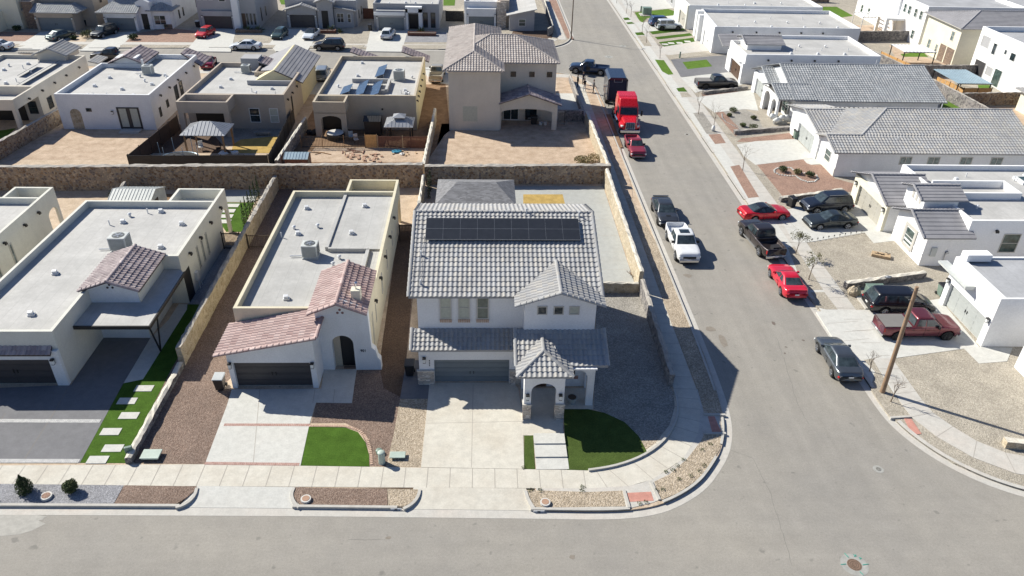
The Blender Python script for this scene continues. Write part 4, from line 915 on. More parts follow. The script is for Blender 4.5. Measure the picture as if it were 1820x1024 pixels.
# entry tower
m=MB(); gwall_y(m,-10.75,-7.40,41.02,45.3,0,4.85,.43)
m.build('wall','st_bcream',H)
m=MB(); n=10; arch=[( -9.86+(1.4/2)*(1+math.cos(math.pi*(1-i/n))),2.3+.62*math.sin(math.pi*(1-i/n))) for i in range(n+1)]
prof=[(-10.72,0),(-9.86,0)]+arch+[(-8.46,0),(-6.75,0),(-6.78,.9),(-6.95,1.15),(-7.05,1.7),(-7.3,1.95),(-7.36,4.86),(-9.09,5.62),(-10.72,4.86)]
fv=[(a,40.5,z) for a,z in prof]; bv=[(a,41.0-.002,z) for a,z in prof]; k=len(prof)
m.add(fv+bv,[tuple(range(k)),tuple(range(2*k-1,k-1,-1))]+[(i,k+i,k+(i+1)%k,(i+1)%k) for i in range(k)]); m.build('entry_wall','st_white',H)
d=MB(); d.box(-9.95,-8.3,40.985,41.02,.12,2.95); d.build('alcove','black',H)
d=MB(); d.box(-9.86,-9.4,40.93,40.98,.12,2.7); d.build('door_frame','st_tan',H)
d=MB(); d.box(-9.3,-8.4,40.6,40.9,.12,.15); tag(d.build('doormat','rust'),'red patterned doormat in the arched entry of house 901','doormat')
for x,z in ((-9.09,4.95),(-9.25,4.72),(-8.93,4.72)): v=MB(); v.tube((x,40.51,z),(x,40.47,z),.085,.085,10); v.build('gable_vent','fascia_pink',H)
gable_y(H,-11.1,-7.35,40.1,45.5,4.84,.42,'tile_pink',tw=.30,tc=.42,amp=.055,lip=.05,under='fascia_pink')
c_=MB(); c_.box(-8.45,-7.85,41.3,41.9,4.9,5.85); c_.build('chimney','st_pale',H,bevel=.02); v=MB(); v.tube((-8.15,41.6,5.85),(-8.15,41.6,6.3),.06,.06); v.blob((-8.1,41.6,6.3),.12,.12,.06); v.build('chimney_pipe','chrome',H)
text_part(H,'901','S',40.5,-7.85,1.62,.26)
for y0,y1,za,zb in ((47.6,48.1,1.6,3.2),(51.1,51.5,1.6,3.2),(42.2,42.6,1.0,3.4),(43.9,44.2,1.6,3.1),(55,55.4,1.6,2.8)): window(H,'E',-7.42,y0,y1,za,zb,fm='frame_beige',gm='blind',rail=False)
scuppers(H,'E',-7.42,(43.9,46.9,50,53.2,56.5),3.45); scuppers(H,'W',-16.25,(44,47,50,53,56),3.5)
for x,y,k in ((-14.6,57.5,0),(-9.8,57.6,0),(-10.2,52.8,0),(-10.6,49.2,2),(-14.9,53.9,2),(-13.1,54.2,2),(-14.4,53.0,0),(-15.6,52.5,1),(-13.3,43.7,0),(-10.9,48.2,2)): vent(H,x,y,3.68 if x<-11.6 or y<50.2 else 3.86,k)
acunit(H,-12.75,49.6,3.68,1.0)
# ---------------------------------------------------------------- left house with canopy
H=thing('flat_roof_house','long white flat-roofed house with mauve tiled turret and steel canopy over its drive','house',(-27,39.2,0))
poly=[(-33.2,39.2),(-26.62,39.2),(-26.62,44.2),(-23.35,44.2),(-23.35,48.65),(-22.1,48.65),(-22.1,57.9),(-32.7,57.9)]
walls_deck(H,poly,4.2,'st_cream','deck_white',3.66)
b_=MB(); b_.box(-26.0,-25.78,57.9,60.1,3.1,4.2); b_.box(-26,-22.1,60.1,60.32,3.1,4.2); b_.box(-22.32,-22.1,57.9,60.1,3.1,4.2); b_.box(-25.8,-22.3,57.9,60.1,3.1,3.35)
notch_wall(b_,'E',-22.32,57.9,60.32,0,3.1,.22,[(58.2,59.9,2.75,.5)]); b_.box(-26,-25.6,60,60.32,0,3.1); b_.build('patio_wall','st_cream',H)
m=MB(); notch_wall(m,'S',39.2-.0,-33.2,-26.62,0,2.75,.02,[(-32.0,-27.3,2.2,0)]); 
m=MB(); m.box(-27.32,-26.61,38.95,39.21,0,2.85); m.box(-40,-32.2,38.95,39.21,0,2.85); m.box(-32.2,-27.32,38.95,39.21,2.2,2.85); m.build('garage_wall','st_white',H)
garage_door(H,'S',39.2,-32.2,-27.32,2.2,'garage_dark',4,.13,4); coachlamp(H,'S',38.95,-27.0,2.1)
tiles('tile_roof',[[(-40,38.75,2.72),(-26.95,38.75,2.72),(-26.95,39.2,3.1),(-40,39.2,3.1)]],'tile_mauve',H,tw=.30,tc=.3,amp=.055,under='fascia_dark')
# tower
m=MB(); gwall_y(m,-26.7,-23.4,44.18,48.4,3.0,4.2,.35); m.box(-26.6,-23.38,44.19,48.5,0,3.2); m.build('turret_wall','st_white',H)
gable_y(H,-27.1,-23.05,43.8,48.9,4.24,.35,'tile_mauve',tw=.30,tc=.42,amp=.055,lip=.05,under='fascia_dark')
for x,z in ((-25.1,4.52),(-25.27,4.3),(-24.93,4.3)): v=MB(); v.tube((x,44.18,z),(x,44.14,z),.08,.08,10); v.build('gable_vent','fascia_dark',H)
# canopy
m=MB(); m.prism([(-26.6,41.4),(-21.8,41.4),(-21.8,48.2),(-22.2,48.6),(-23.33,48.6),(-23.33,44.16),(-26.6,44.16)],2.98,3.10); m.build('canopy_roof','deck_white',H)
m=MB(); m.box(-26.62,-21.76,41.3,41.4,2.86,3.11); m.box(-21.8,-21.7,41.3,48.3,2.86,3.112); m.build('canopy_edge','dark_metal',H)
for x,y in ((-21.85,41.5),(-21.85,42.9)): p=MB(); p.tube((x,y,2.9),(-22.1,42.6,.12),.06,.06,6); p.build('canopy_post','dark_metal',H)
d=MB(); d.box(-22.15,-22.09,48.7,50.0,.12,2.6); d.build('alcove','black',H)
w=MB(); w.box(-25.0,-24.2,44.12,44.18,2.2,2.45); w.build('hose_reel','dark_metal',H)
for y in (51.9,53.0,54.1): window(H,'E',-22.1,y,y+.35,1.2,3.1,fm='frame_beige',gm='glass_pale',rail=False)
scuppers(H,'E',-22.1,(50.5,53,55.6,58.3),3.4); scuppers(H,'W',-32.7,(44,47,50,53),3.5)
for x,y,k in ((-29.3,41.8,0),(-26.6+.3-.9,43.9+5,1),(-30.2,47.0,0),(-27.6,52.0,0),(-28.5,56.0,2),(-27.3,56.6,1),(-26.3,56.8,0),(-28.6,54.9,0),(-29.5,54.5,1),(-23.9,54.6,0),(-24.2,50.8,0),(-26.0,45.3,1)): vent(H,x,y,3.66,k)
acunit(H,-27.0,50.6,3.66,1.1)
mt_=MB(); mt_.box(-22.1,-21.9,50.6,51.0,.9,1.6); mt_.path([(-21.95,50.8,.9),(-21.95,50.8,.12)],.04); mt_.path([(-21.95,51.3,1.4),(-21.95,51.3,.12)],.03); mt_.build('meter_box','white_metal',H)
# ---------------------------------------------------------------- far-left neighbour
H=thing('flat_roof_house','cream flat-roofed house cut by the left edge with an arched patio at its back','house',(-40,45,0))
walls_deck(H,[(-50,40),(-36.5,40),(-36.5,58.4),(-50,58.4)],4.2,'st_cream','deck_white',3.66)
b_=MB(); b_.box(-39.7,-39.48,58.4,60.2,3.1,4.2); b_.box(-39.7,-36.5,60.2,60.42,3.1,4.2); b_.box(-36.72,-36.5,58.4,60.2,3.1,4.2); b_.box(-39.5,-36.7,58.4,60.2,3.1,3.35)
notch_wall(b_,'E',-36.72,58.4,60.42,0,3.1,.22,[(58.5,60.05,2.75,.5)]); b_.box(-39.7,-39.3,60.1,60.42,0,3.1); b_.build('patio_wall','st_cream',H)
window(H,'E',-36.5,52.4,52.8,1.0,3.0,fm='frame_beige',gm='glass_pale',rail=False); window(H,'E',-36.5,50.2,50.6,1.0,3.0,fm='frame_beige',gm='glass_pale',rail=False); scuppers(H,'E',-36.5,(55,57.2,52),3.4)
for x,y,k in ((-38.5,54.4,0),(-39.5,51,1)): vent(H,x,y,3.66,k)
# ---------------------------------------------------------------- north row seen from behind
def ngarage_tiles(h,gs):
    for (px,mat) in gs: tiles('tile_roof',[px],mat,h,tw=.34,tc=.42,amp=.055,res=4,under='fascia')
H=thing('flat_roof_house','beige flat-roofed house at the left edge with long blue solar strips on its roof','house',(-55,88,0))
walls_deck(H,[(-62,88),(-51.5,88),(-51.5,101),(-62,101)],4.2,'st_beige','deck_white',3.75)
walls_deck(H,[(-62,83),(-51.5,83),(-51.5,88),(-62,88)],4.19,'st_beige','deck_white',3.2,z0=3.0)
boxes(H,'patio_column','st_beige',(-51.9,-51.5,83,83.5,0,3.0),(-56.5,-56.1,83,83.5,0,3.0))
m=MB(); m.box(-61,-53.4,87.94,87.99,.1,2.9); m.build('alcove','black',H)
window(H,'E',-51.5,89.5,90.6,.9,2.3,fm='frame_dark'); window(H,'S',88,-53,-52,.9,2.4,fm='frame_dark'); scuppers(H,'E',-51.5,(86,89,92,95,98.5),3.4)
gable_y(H,-57.5,-53.2,99.6,104,4.5,.4,'tile_grey',tw=.34,tc=.42,res=4); m=MB(); gwall_y(m,-57.1,-53.6,100,103.8,3.7,4.5,.4); m.build('turret_wall','st_beige',H)
for q in ([(-51.5,101.2,3.4),(-51.5,104.2,3.4),(-50.2,104.2,3.1),(-50.2,101.2,3.1)],[(-60,104.3,3.2),(-58,104.3,3.2),(-58,101.1,4.4),(-60,101.1,4.4)]): tiles('tile_roof',[q],'tile_grey',H,tw=.34,tc=.42,res=4)
for a,b in (((-54.2,88.9),(-53.6,98.6)),((-56.0,92.8),(-55.4,97.2))):
    s_=MB(); s_.slab([(a[0],a[1],3.95),(b[0],a[1],4.25),(b[0],b[1],4.25),(a[0],b[1],3.95)],(0,0,.05)); s_.build('solar_panel','solar_blue',H)
for i in range(10): vent(H,-60+random.random()*5,90+i*.9,3.75,i%3)
H=thing('flat_roof_house','white flat-roofed house behind the rock wall with tall dark-framed french doors','house',(-43,85,0))
walls_deck(H,[(-48.1,85.2),(-37.6,85.2),(-37.6,102),(-43.4,102),(-43.4,97.7),(-48.1,97.7)],4.2,'st_white','deck_white',3.66)
m=MB(); m.box(-46.2,-43.6,97.6,99.2,3.7,4.9); m.build('turret_wall','st_white',H)
gable_y(H,-47.0,-42.6,97.2,102.6,4.3,.4,'tile_mauve',tw=.34,tc=.42,res=4,under='fascia_dark'); m=MB(); gwall_y(m,-46.6,-43.0,97.7,102.4,0,4.3,.4); m.build('turret_wall','st_white',H)
tiles('tile_roof',[[(-39.6,101.9,4.4),(-39.6,104.6,4.4),(-36.6,104.6,3.2),(-36.6,100.2,3.2),(-37.6,100.2,3.6)][:4]],'tile_mauve',H,tw=.34,tc=.42,res=4,under='fascia_dark')
m=MB(); m.box(-47.0-.12,-45.9,85.15,85.2,.1,2.7); 
m=MB(); ar=[(-46.9,.12)]+[(-46.3+.6*math.cos(math.pi*(1-i/10)),1.9+.6*math.sin(math.pi*(1-i/10))) for i in range(11)]+[(-45.7,.12)]
m.slab([(a,85.16,z) for a,z in ar],(0,-.06,0)); m.build('archway','rock_cream',H)
fo=MB(); wbox(fo,'S',85.2,-41.6,-39.1,0,.06,.2,2.75); f_=fo.build('french_door','frame_dark',H); g=MB(); wbox(g,'S',85.2,-41.35,-40.55,.05,.075,.45,2.6); wbox(g,'S',85.2,-40.1,-39.3,.05,.075,.45,2.6); g.build('pane','blind',f_)
s_=MB(); s_.box(-41.4,-39.2,83.9,85.15,0,.25); s_.build('door_step','conc',H)
coachlamp(H,'S',85.2,-42.1,2.1); window(H,'S',85.2,-45.0,-44.4,2.2,2.6,fm='frame_dark',rail=False)
for y0,y1,za,zb in ((86.9,87.5,1.0,2.1),(89.3,90,1.3,2.2),(92.4,93.5,1.2,2.9),(94.2,95.2,1.2,2.9)): window(H,'E',-37.6,y0,y1,za,zb,fm='frame_dark',rail=False)
scuppers(H,'E',-37.6,(88,91,94,97,100),3.3); acunit(H,-41.3,95.0,3.66,1.0); 
for x,y,k in ((-46.7,85.9,0),(-44.8,86.2,2),(-44.2,86.2,1),(-42.7,86.2,1),(-39.8,86.3,0),(-42.0,88.6,0),(-45.6,89.7,0),(-39.3,90.6,0),(-40.6,91.8,2),(-45.2,93.0,0),(-41.8,93.6,2),(-39.0,94.2,0),(-38.5,93.2,2)): vent(H,x,y,3.66,k)
u=MB(); u.tube((-42.2,96,3.66),(-42.2,96,5.2),.14,.14,8); u.build('flue','white_metal',H)
H=thing('flat_roof_house','taupe flat-roofed house with steep slate wing behind the black-fenced yard and gazebo','house',(-28,83,0))
walls_deck(H,[(-33.9,85.8),(-22.7,85.8),(-22.7,94.7),(-28,94.7),(-28,98.6),(-33.5,98.6)],4.2,'st_taupe','deck_white',3.66)
walls_deck(H,[(-33.9,83),(-28.3,83),(-28.3,85.79),(-33.9,85.79)],4.19,'st_taupe','deck_white',3.5,z0=2.9)
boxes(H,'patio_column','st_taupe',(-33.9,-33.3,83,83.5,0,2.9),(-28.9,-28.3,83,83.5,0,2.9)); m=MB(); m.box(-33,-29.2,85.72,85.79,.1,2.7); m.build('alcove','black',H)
window(H,'S',85.8,-26.9,-25.7,.9,2.6); window(H,'S',85.8,-24.6,-23.6,.9,2.6,gm='blind'); window(H,'E',-22.7,88.8,89.3,1.2,3.0,fm='frame_dark',rail=False); scuppers(H,'E',-22.7,(87,89.5,92,94,96.5),3.3)
m=MB(); m.box(-25.1,-22.7,94.7,104,0,3.6); gwall_y(m,-27.6,-22.7,92.3,104,3.4,3.8,.55); m.build('wing_wall','st_yellow',H)
tiles('tile_roof',[[(-21.9,92.2,3.62),(-21.9,104.3,3.62),(-25.1,104.3,5.1),(-25.1,92.2,5.1)],[(-28.6,104.3,3.62),(-28.6,97,3.62),(-25.1,92.2,5.1),(-25.1,104.3,5.1)][:4]],'tile_slate',H,tw=.55,tc=.45,amp=.05,flat=True,lip=.03,under='fascia_dark')
m=MB(); m.box(-30.6,-28.4,97.6,99.6,3.5,5.0); m.build('turret_wall','st_grey',H); tiles('tile_roof',[[(-28.35,97.3,4.7),(-28.35,100.2,4.7),(-26.7,100.2,4.1),(-26.7,97.3,4.1)]],'tile_mauve',H,tw=.34,tc=.42,res=4)
acunit(H,-29.6,96.0,3.66,.9); 
for x,y,k in ((-31.5,86.5,0),(-31,89.8,0),(-30.7,93,0),(-26.3,87.6,2),(-24.9,89.4,0),(-25.2,86.6,0),(-27,88.4,1),(-24,87.3,1)): vent(H,x,y,3.66,k)
m=MB(); m.box(-28.2,-22.92,91.0,91.2,3.6,4.2); m.build('roof_step','st_grey',H)
H=thing('flat_roof_house','tan flat-roofed house with four blue solar panels and a yellow side wall','house',(-13,84,0))
walls_deck(H,[(-19,85.9),(-7.7,85.9),(-7.7,102.4),(-18.8,102.4)],4.2,'st_tan','deck_white',3.66); m=MB(); m.box(-7.72,-7.68,85.95,102.3,.1,4.15); m.build('side_wall','st_yellow',H)
walls_deck(H,[(-19,83.4),(-15.4,83.4),(-15.4,85.89),(-19,85.89)],4.19,'st_tan','deck_white',3.5,z0=2.9)
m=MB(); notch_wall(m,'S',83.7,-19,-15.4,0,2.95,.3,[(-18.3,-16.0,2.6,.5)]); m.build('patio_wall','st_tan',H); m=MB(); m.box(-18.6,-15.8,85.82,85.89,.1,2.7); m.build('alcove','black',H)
for a0,y0,y1 in ((-16.6,87.2,90.2),(-14.9,86.6,91.8),(-13.2,86.6,91.8),(-13.4,94.2,98.6)):
    s_=MB(); s_.slab([(a0,y0,3.85),(a0+1.15,y0,4.25),(a0+1.15,y1,4.25),(a0,y1,3.85)],(0,0,.05)); so_=s_.build('solar_panel','solar_blue',H)
    s_=MB(); 
    for y in (y0+.3,y1-.3): s_.path([(a0+1.05,y,4.2),(a0+1.05,y,3.66)],.03)
    s_.build('bracket','steel',so_)
m=MB(); m.box(-15.9,-11.2,92.4,92.62,3.6,4.15); m.box(-11.5,-11.2,88.4,92.4,3.6,4.15); m.box(-12.5,-11.5,88.2,88.4,3.6,4.1); m.box(-12.6,-12.3,86.1,88.2,3.6,4.0); m.build('roof_step','deck_white',H)
acunit(H,-10.3,93.8,3.66,1.15)
for x,y,k in ((-17.3,90.5,2),(-15.6,95,0),(-15.8,100.7,0),(-9.2,89.3,0),(-9.0,88.2,0),(-8.6,87.9,2),(-9.6,88.4,1),(-10.2,86.5,0),(-8.8,94.5,2),(-12.2,86.5,2)): vent(H,x,y,3.66,k)
scuppers(H,'E',-7.68,(86.7,88.4,90.2,92.4,94.8,97.4),3.4)
for q in ([(-17.6,102.5,4.7),(-17.6,105,4.7),(-14.2,105,3.5),(-14.2,102.5,3.5)],[(-10.8,102.5,4.8),(-10.8,105.4,4.8),(-7.2,105.4,3.5),(-7.2,102.5,3.5)]): tiles('tile_roof',[q],'tile_mauve',H,tw=.34,tc=.42,res=4,under='fascia_dark')
v=MB(); v.tube((-11.6,85.88,2.6),(-11.6,85.8,2.6),.12,.12,8); v.build('wall_lamp','black',H)
# two-storey beige house
H=thing('tile_roof_house','two-storey beige house with pinkish hipped tile roof beyond the rear rock wall','house',(0,86,0))
m=MB(); m.box(-3.9,2.05,86.0,104.5,0,7.15); m.box(2.05,8.75,89.5,99.0,0,7.15); m.build('wall','st_beige',H)
hip(H,-4.5,2.5,85.6,105.9,7.22,.37,'tile_brown',tw=.32,tc=.42,under='fascia')
hip(H,-4.3,9.1,89.05,99.5,7.25,.37,'tile_brown',tw=.32,tc=.42,under='fascia')
for a in (3.7,5.9,8.1-.1): window(H,'S',89.5,a-.45,a+.35,5.4,6.2,fm='st_beige',rail=False)
m=MB(); wbox(m,'S',86.0,-2.3,-.6,0,.02,1.2,3.0); m.build('patch','blind',H)
m=MB(); notch_wall(m,'S',86.6,2.06,8.8,0,3,.3,[(2.2,8.2,2.65,.45)],tops=[(8.8,3.3),(5.4,4.35),(2.06,3.4)]); m.box(2.06,8.8,86.6,89.5,3.0,3.1); m.build('porch_wall','st_beige',H)
tiles('tile_roof',[[(1.9,89.5,3.35),(1.9,86.0,3.35),(5.4,86.0,4.5),(5.4,89.5,4.5)],[(9.25,86.0,3.2),(9.25,89.5,3.2),(5.4,89.5,4.5),(5.4,86.0,4.5)]],'tile_mauve',H,tw=.34,tc=.42,caps=[((5.4,86,4.5),(5.4,89.5,4.5)),((1.9,86,3.35),(5.4,86,4.5)),((9.25,86,3.2),(5.4,86,4.5))],under='fascia_dark')
window(H,'S',89.5,2.5,4.4,.2,2.3,fm='frame_white',mull=2,rail=False); d=MB(); wbox(d,'S',89.5,5.2,6.6,0,.05,.2,2.3); d.build('patio_door','glass',H)
# ---------------------------------------------------------------- far row across the street
def far_house(label,x0,x1,y0,y1,h_,wm,gx,gy,glow,ent=None,wins=(),roof=None,gm='garage',deckm='deck_white',gz=2.2,sidew=(),name='flat_roof_house',gh=None,arch=0):
    H=thing(name,label,'house',((x0+x1)/2,y0,0),'houses across the far street')
    walls_deck(H,[(x0,y0),(x1,y0),(x1,y1),(x0,y1)],h_,wm,deckm)
    gh=gh or 3.0
    m=MB(); m.box(gx[0]-.35,gx[1]+.35,gy+.3,y0-.002,0,gh-.02); notch_wall(m,'S',gy+.3,gx[0]-.35,gx[1]+.35,0,gh,.3,[(gx[0],gx[1],gz+(.35 if arch else 0),arch)]); m.build('garage_wall',wm,H)
    garage_door(H,'S',gy+.3,gx[0],gx[1],gz,gm,4,.13,4)
    for a in (gx[0]-.2,gx[1]+.2): coachlamp(H,'S',gy,a,2.1)
    if ent: d=MB(); wbox(d,'S',y0,ent[0],ent[1],0,.04,.1,2.5); d.build('entry','black',H)
    for (a0,a1,z0,z1) in wins: window(H,'S',y0,a0,a1,z0,z1,fm='frame_dark')
    for (a0,a1,z0,z1) in sidew: window(H,'E',x1,a0,a1,z0,z1,fm='frame_dark',rail=False)
    for i in range(6): vent(H,x0+1+random.random()*(x1-x0-2),y0+1+random.random()*6,h_-.55,i%3)
    return H
H=far_house('tan house at the top left corner with sandy walls',-84,-75.5,131,146,6.2,'st_pale',(-83,-78.5),128,1) 
H=far_house('taupe two-storey house with grey tile over its double garage and brown stone entry bay',-74.5,-64.5,133.5,147,6.3,'st_taupe',(-72.4,-67.0),130.1,1,ent=(-73.6,-72.9),sidew=((136,136.8,3.4,4.6),(140,141,1,2.4)))
tiles('tile_roof',[[(-73.2,129.7,3.05),(-65.6,129.7,3.05),(-67.4,132.3,3.95),(-73.2,132.3,3.95)],[(-65.6,129.7,3.05),(-65.6,133.5,3.05),(-67.4,133.5,3.95),(-67.4,132.3,3.95)]],'tile_bluegrey',H,tw=.36,tc=.45,res=4)
m=MB(); m.box(-78.4,-75.0,132,135,0,2.9); m.box(-75,-73.4,131.5,134,0,4.4,0); m.build('wing_wall','st_taupe',H); window(H,'S',132,-77.4,-76.2,.9,2.3); tiles('tile_roof',[[(-78.8,131.6,2.9),(-75.0,131.6,2.9),(-75,134.2,4.0),(-77.8,134.2,4.0)]],'tile_bluegrey',H,tw=.36,tc=.45,res=4)
m=MB(); m.box(-75,-73.3,131.45,131.5,.1,4.3); m.build('stone_facing','ledge_brown',H)
H=far_house('white two-storey house with blue-grey hipped tiles, shrubs beside its front door',-62.2,-51.8,134,148,6.5,'st_white',(-61.6,-57.1),130.6,1,ent=(-56.4,-55.2),sidew=((136,136.6,1,2.4),(138,138.6,1,2.4),(141,141.8,4,5.4),(145,146,1,2.4)))
tiles('tile_roof',[[(-63,130.1,3.1),(-56.2,130.1,3.1),(-56.2,134,4.5),(-60.6,134,4.5)]],'tile_bluegrey',H,tw=.36,tc=.45,res=4)
m=MB(); m.box(-55.2,-51.9,132.4,134,0,3.0); gwall_y(m,-57,-54.8,132.0,134,0,4.4,.5); m.build('wing_wall','st_white',H); window(H,'S',132.4,-54.6,-52.7,.8,2.3,mull=2)
d=MB(); wbox(d,'S',132,-56.4,-55.4,0,.03,.1,2.6); d.build('entry','black',H)
tiles('tile_roof',[[(-55.6,131.9,3.1),(-51.3,131.9,3.1),(-53.6,134.2,4.1)],[(-51.3,131.9,3.1),(-51.3,136.2,3.1),(-53.6,134.2,4.1)]],'tile_bluegrey',H,tw=.36,tc=.45,res=4)
m=MB(); m.box(-53.2,-51.85,132.3,132.35,.1,.9); m.build('stone_facing','ledge_brown',H)
H=far_house('grey two-storey modern house with dark sunken garage beside a pale tower wall',-47.6,-37.9,133.4,148,6.6,'st_grey',(-46.6,-42.0),132.9,1,ent=None,gm='garage_dark',sidew=((136,136.5,.8,3),(139,139.5,1,2.6)))
m=MB(); m.box(-41.6,-40.5,132.4,134,0,6.8); m.build('tower_wall','st_white',H); m=MB(); m.box(-40.4,-38.2,136.8,137.0,0,3); 
for x in (-38.9,-38.3,-39.5): window(H,'S',133.4,x-.15,x+.15,.8,2.6,fm='frame_dark',rail=False)
d=MB(); wbox(d,'S',133.4,-40.4,-39.8,0,.04,.1,2.6); d.build('entry','door_brown',H)
for x in (-47,-46,-45.1): window(H,'S',133.4,x-.3,x+.3,4.6,5.3,rail=False)
window(H,'S',133.4,-43.8,-42.7,4.4,5.4)
H=far_house('grey house with arched garage and arched entry under gabled tile ends',-33.6,-21.6,136.0,150,4.4,'st_grey',(-32.7,-28.5),134.4,1,gm='garage_dark',arch=.45,gh=3.0,sidew=((138,138.6,1,2.4),(141,141.8,1,2.4)))
m=MB(); gwall_y(m,-33.1,-28.1,134.42,136,2.95,3.0,.3); gwall_y(m,-28.0,-25.4,134.5,136,0,4.3,.35); m.box(-25.3,-22.1,135.2,136,0,3.2); m.build('wing_wall','st_grey',H)
gable_y(H,-33.6,-27.6,134.0,140,3.05,.3,'tile_grey',tw=.4,tc=.45,res=4); gable_y(H,-28.4,-25.0,134.1,140,4.35,.35,'tile_grey',tw=.4,tc=.45,res=4)
tiles('tile_roof',[[(-25.2,134.9,3.5),(-25.2,138,3.5),(-21.6,138,2.9),(-21.6,134.9,2.9)]],'tile_grey',H,tw=.4,tc=.45,res=4)
d=MB(); wbox(d,'S',134.5,-27.3,-26.2,0,.03,.1,3.0); d.build('entry','black',H); window(H,'S',135.2,-24.9,-23.7,.9,2.5,fm='frame_white',mull=2); window(H,'S',135.2,-23.1,-22.5,.9,2.4,fm='frame_white')
H=far_house('grey modern flat house with wide brown-grey garage and three tall dark windows',-18.6,-7.5,135.2,150,4.2,'st_grey',(-17.7,-13.4),133.9,1,ent=(-12.6,-10.9),gm='garage',wins=((-10.2,-9.4,.3,2.8),(-8.9,-8.1,.3,2.8)),gh=3.3)
m=MB(); m.box(-13.4+.3,-12.7,134,135.2,0,3.6); m.box(-10.9,-10.3,134,135.2,0,3.6); m.box(-13.1,-10.3,134,135.2,3.0,3.9); m.build('porch_wall','st_white',H)
m=MB(); m.box(-18.4,-13.2,133.7,133.9,2.55,3.05); m.build('lintel','cap',H)
H=far_house('pale grey house with brown garage door partly behind the beige two-storey house',-3.2,2.6,138,152,4.2,'st_white',(-2.4,2.0),136.9,1,gm='garage',gz=1.9,gh=3.2)
m=MB(); m.box(2.5,4.1,136.6,138,0,4.4); m.build('stone_facing','ledge',H)
H=thing('flat_roof_house','small grey corner house with white sloping metal roof beside the street pole','house',(6.5,135,0),'houses across the far street')
m=MB(); m.box(4.6,8.9,134.6,150,0,2.75); m.add([(4.6,134.6,2.75),(8.9,134.6,2.75),(8.9,150,2.75),(4.6,150,2.75),(4.6,134.6,2.75),(8.9,134.6,3.7),(8.9,150,3.7),(4.6,150,2.75)],[(0,1,5),(1,2,6,5),(2,3,6),(0,5,6,3)]); m.build('wall','st_grey',H)
m=MB(); m.slab([(4.1,134.2,2.75),(9.3,134.2,3.85),(9.3,150,3.85),(4.1,150,2.75)],(0,0,.15)); m.build('metal_roof','deck_white',H); window(H,'S',134.6,6.2,7.4,.9,2.1,gm='glass_green')
m=MB(); m.box(3.0,4.6,137,152,0,4.6); m.build('wing_wall','st_taupe',H)
# ---------------------------------------------------------------- east side
H=thing('flat_roof_house','bright white flat-roofed house with pale garage door facing the maroon pickup','house',(40,43,0))
walls_deck(H,[(36.25,42.95),(62,42.95),(62,48.9),(36.25,48.9)],4.2,'st_bright','deck_grey',4.05,th=.18)
m=MB(); notch_wall(m,'W',36.25,42.95,48.9,0,4.2,.28,[(43.55,48.35,2.15,0)]); m.build('garage_wall','st_bright',H); garage_door(H,'W',36.25,43.55,48.35,2.15,'garage_pale',4,.13,4)
a=MB(); a.box(35.2,35.95,45.8,49.6,3.3,3.45); a.box(35.2,35.95,45.7,45.8,3.2,3.5); a.build('awning','ac_body',H)
for y in (43.2,48.6): coachlamp(H,'W',35.97,y,2.2)
m=MB(); m.box(36.3,38.2,48.1,48.9,4.2,4.75); m.build('chimney','st_bright',H)
H=thing('flat_roof_house','white wall corner of a house cut off at the right edge below the maroon pickup','house',(38,40,0))
walls_deck(H,[(37,33.5),(50,33.5),(50,40.6),(37,40.6)],4.2,'st_bright','deck_grey',3.7); window(H,'W',37,38.0,39.0,1.1,1.7,rail=False)
# R2
H=thing('tile_roof_house','white house with grey slab-tile gables, tan garage door and flat roof with skylight','house',(41,60,0))
walls_deck(H,[(40.6,54.9),(60,54.9),(60,66.8),(40.4,66.8)],4.2,'st_bright','deck_white',3.72)
m=MB(); m.box(37.1,40.6,54.5,59.6,0,2.85); gwall_x(m,37.1,40.8,54.5,59.6,2.6,2.9,.42); m.box(38.8,40.6,59.6,60.7,0,3.2); m.box(36.85,40.5,60.7,67.4,0,2.85); gwall_x(m,36.85,40.5,60.7,67.6,2.6,2.9,.36); gwall_x(m,38.0,41,57.9,61.0,2.6,4.7,.36); m.build('wing_wall','st_bright',H)
m=MB(); notch_wall(m,'W',36.85,60.7,67.6,0,2.85,.28,[(61.5,66.4,2.2,0)]); m.build('garage_wall','st_pale',H); garage_door(H,'W',36.85,61.5,66.4,2.2,'garage_tan',4,.13,4)
for y in (61.1,67.0): coachlamp(H,'W',36.57,y,2.1)
k_=dict(tw=.6,tc=.45,amp=.04,flat=True,lip=.03,under='fascia')
gable_x(H,36.2,41.2,60.3,67.9,2.92,.36,'tile_slate',**k_); gable_x(H,36.55,41.0,54.15,59.9,2.92,.42,'tile_slate',**k_); gable_x(H,37.5,41.6,57.6,61.2,4.72,.36,'tile_slate',**k_)
f_=window(H,'W',37.1,56.3,57.7,.8,2.3,gm='glass_green'); m=MB()
for a0,a1,z0,z1 in ((56.0,56.3,.6,2.6),(57.7,58.0,.6,2.6),(56.3,57.7,.5,.75),(56.3,57.7,2.35,2.6)): wbox(m,'W',37.1,a0,a1,0,.08,z0,z1)
m.build('surround','frame_beige',f_); m=MB(); wbox(m,'W',37.1,54.5,59.6,0,.04,1.1,1.25); m.build('band','st_bright',H)
for y in (58.6,59.2,59.8): m=MB(); wbox(m,'W',38.0,y-.15,y+.15,0,.04,4.0,4.8); m.build('gable_vent','frame_beige',H)
window(H,'S',54.9,43.8,45.3,1.2,3.0,gm='glass_green',fm='frame_beige'); scuppers(H,'S',54.9,(43,46,49),3.3)
m=MB(); m.box(41.2,48.0,60.0,60.2,3.7,4.35); m.box(41.2,48.0,62.6,62.8,3.7,4.35); m.box(47.8,48,60.2,62.6,3.7,4.35); m.build('roof_step','st_bright',H)
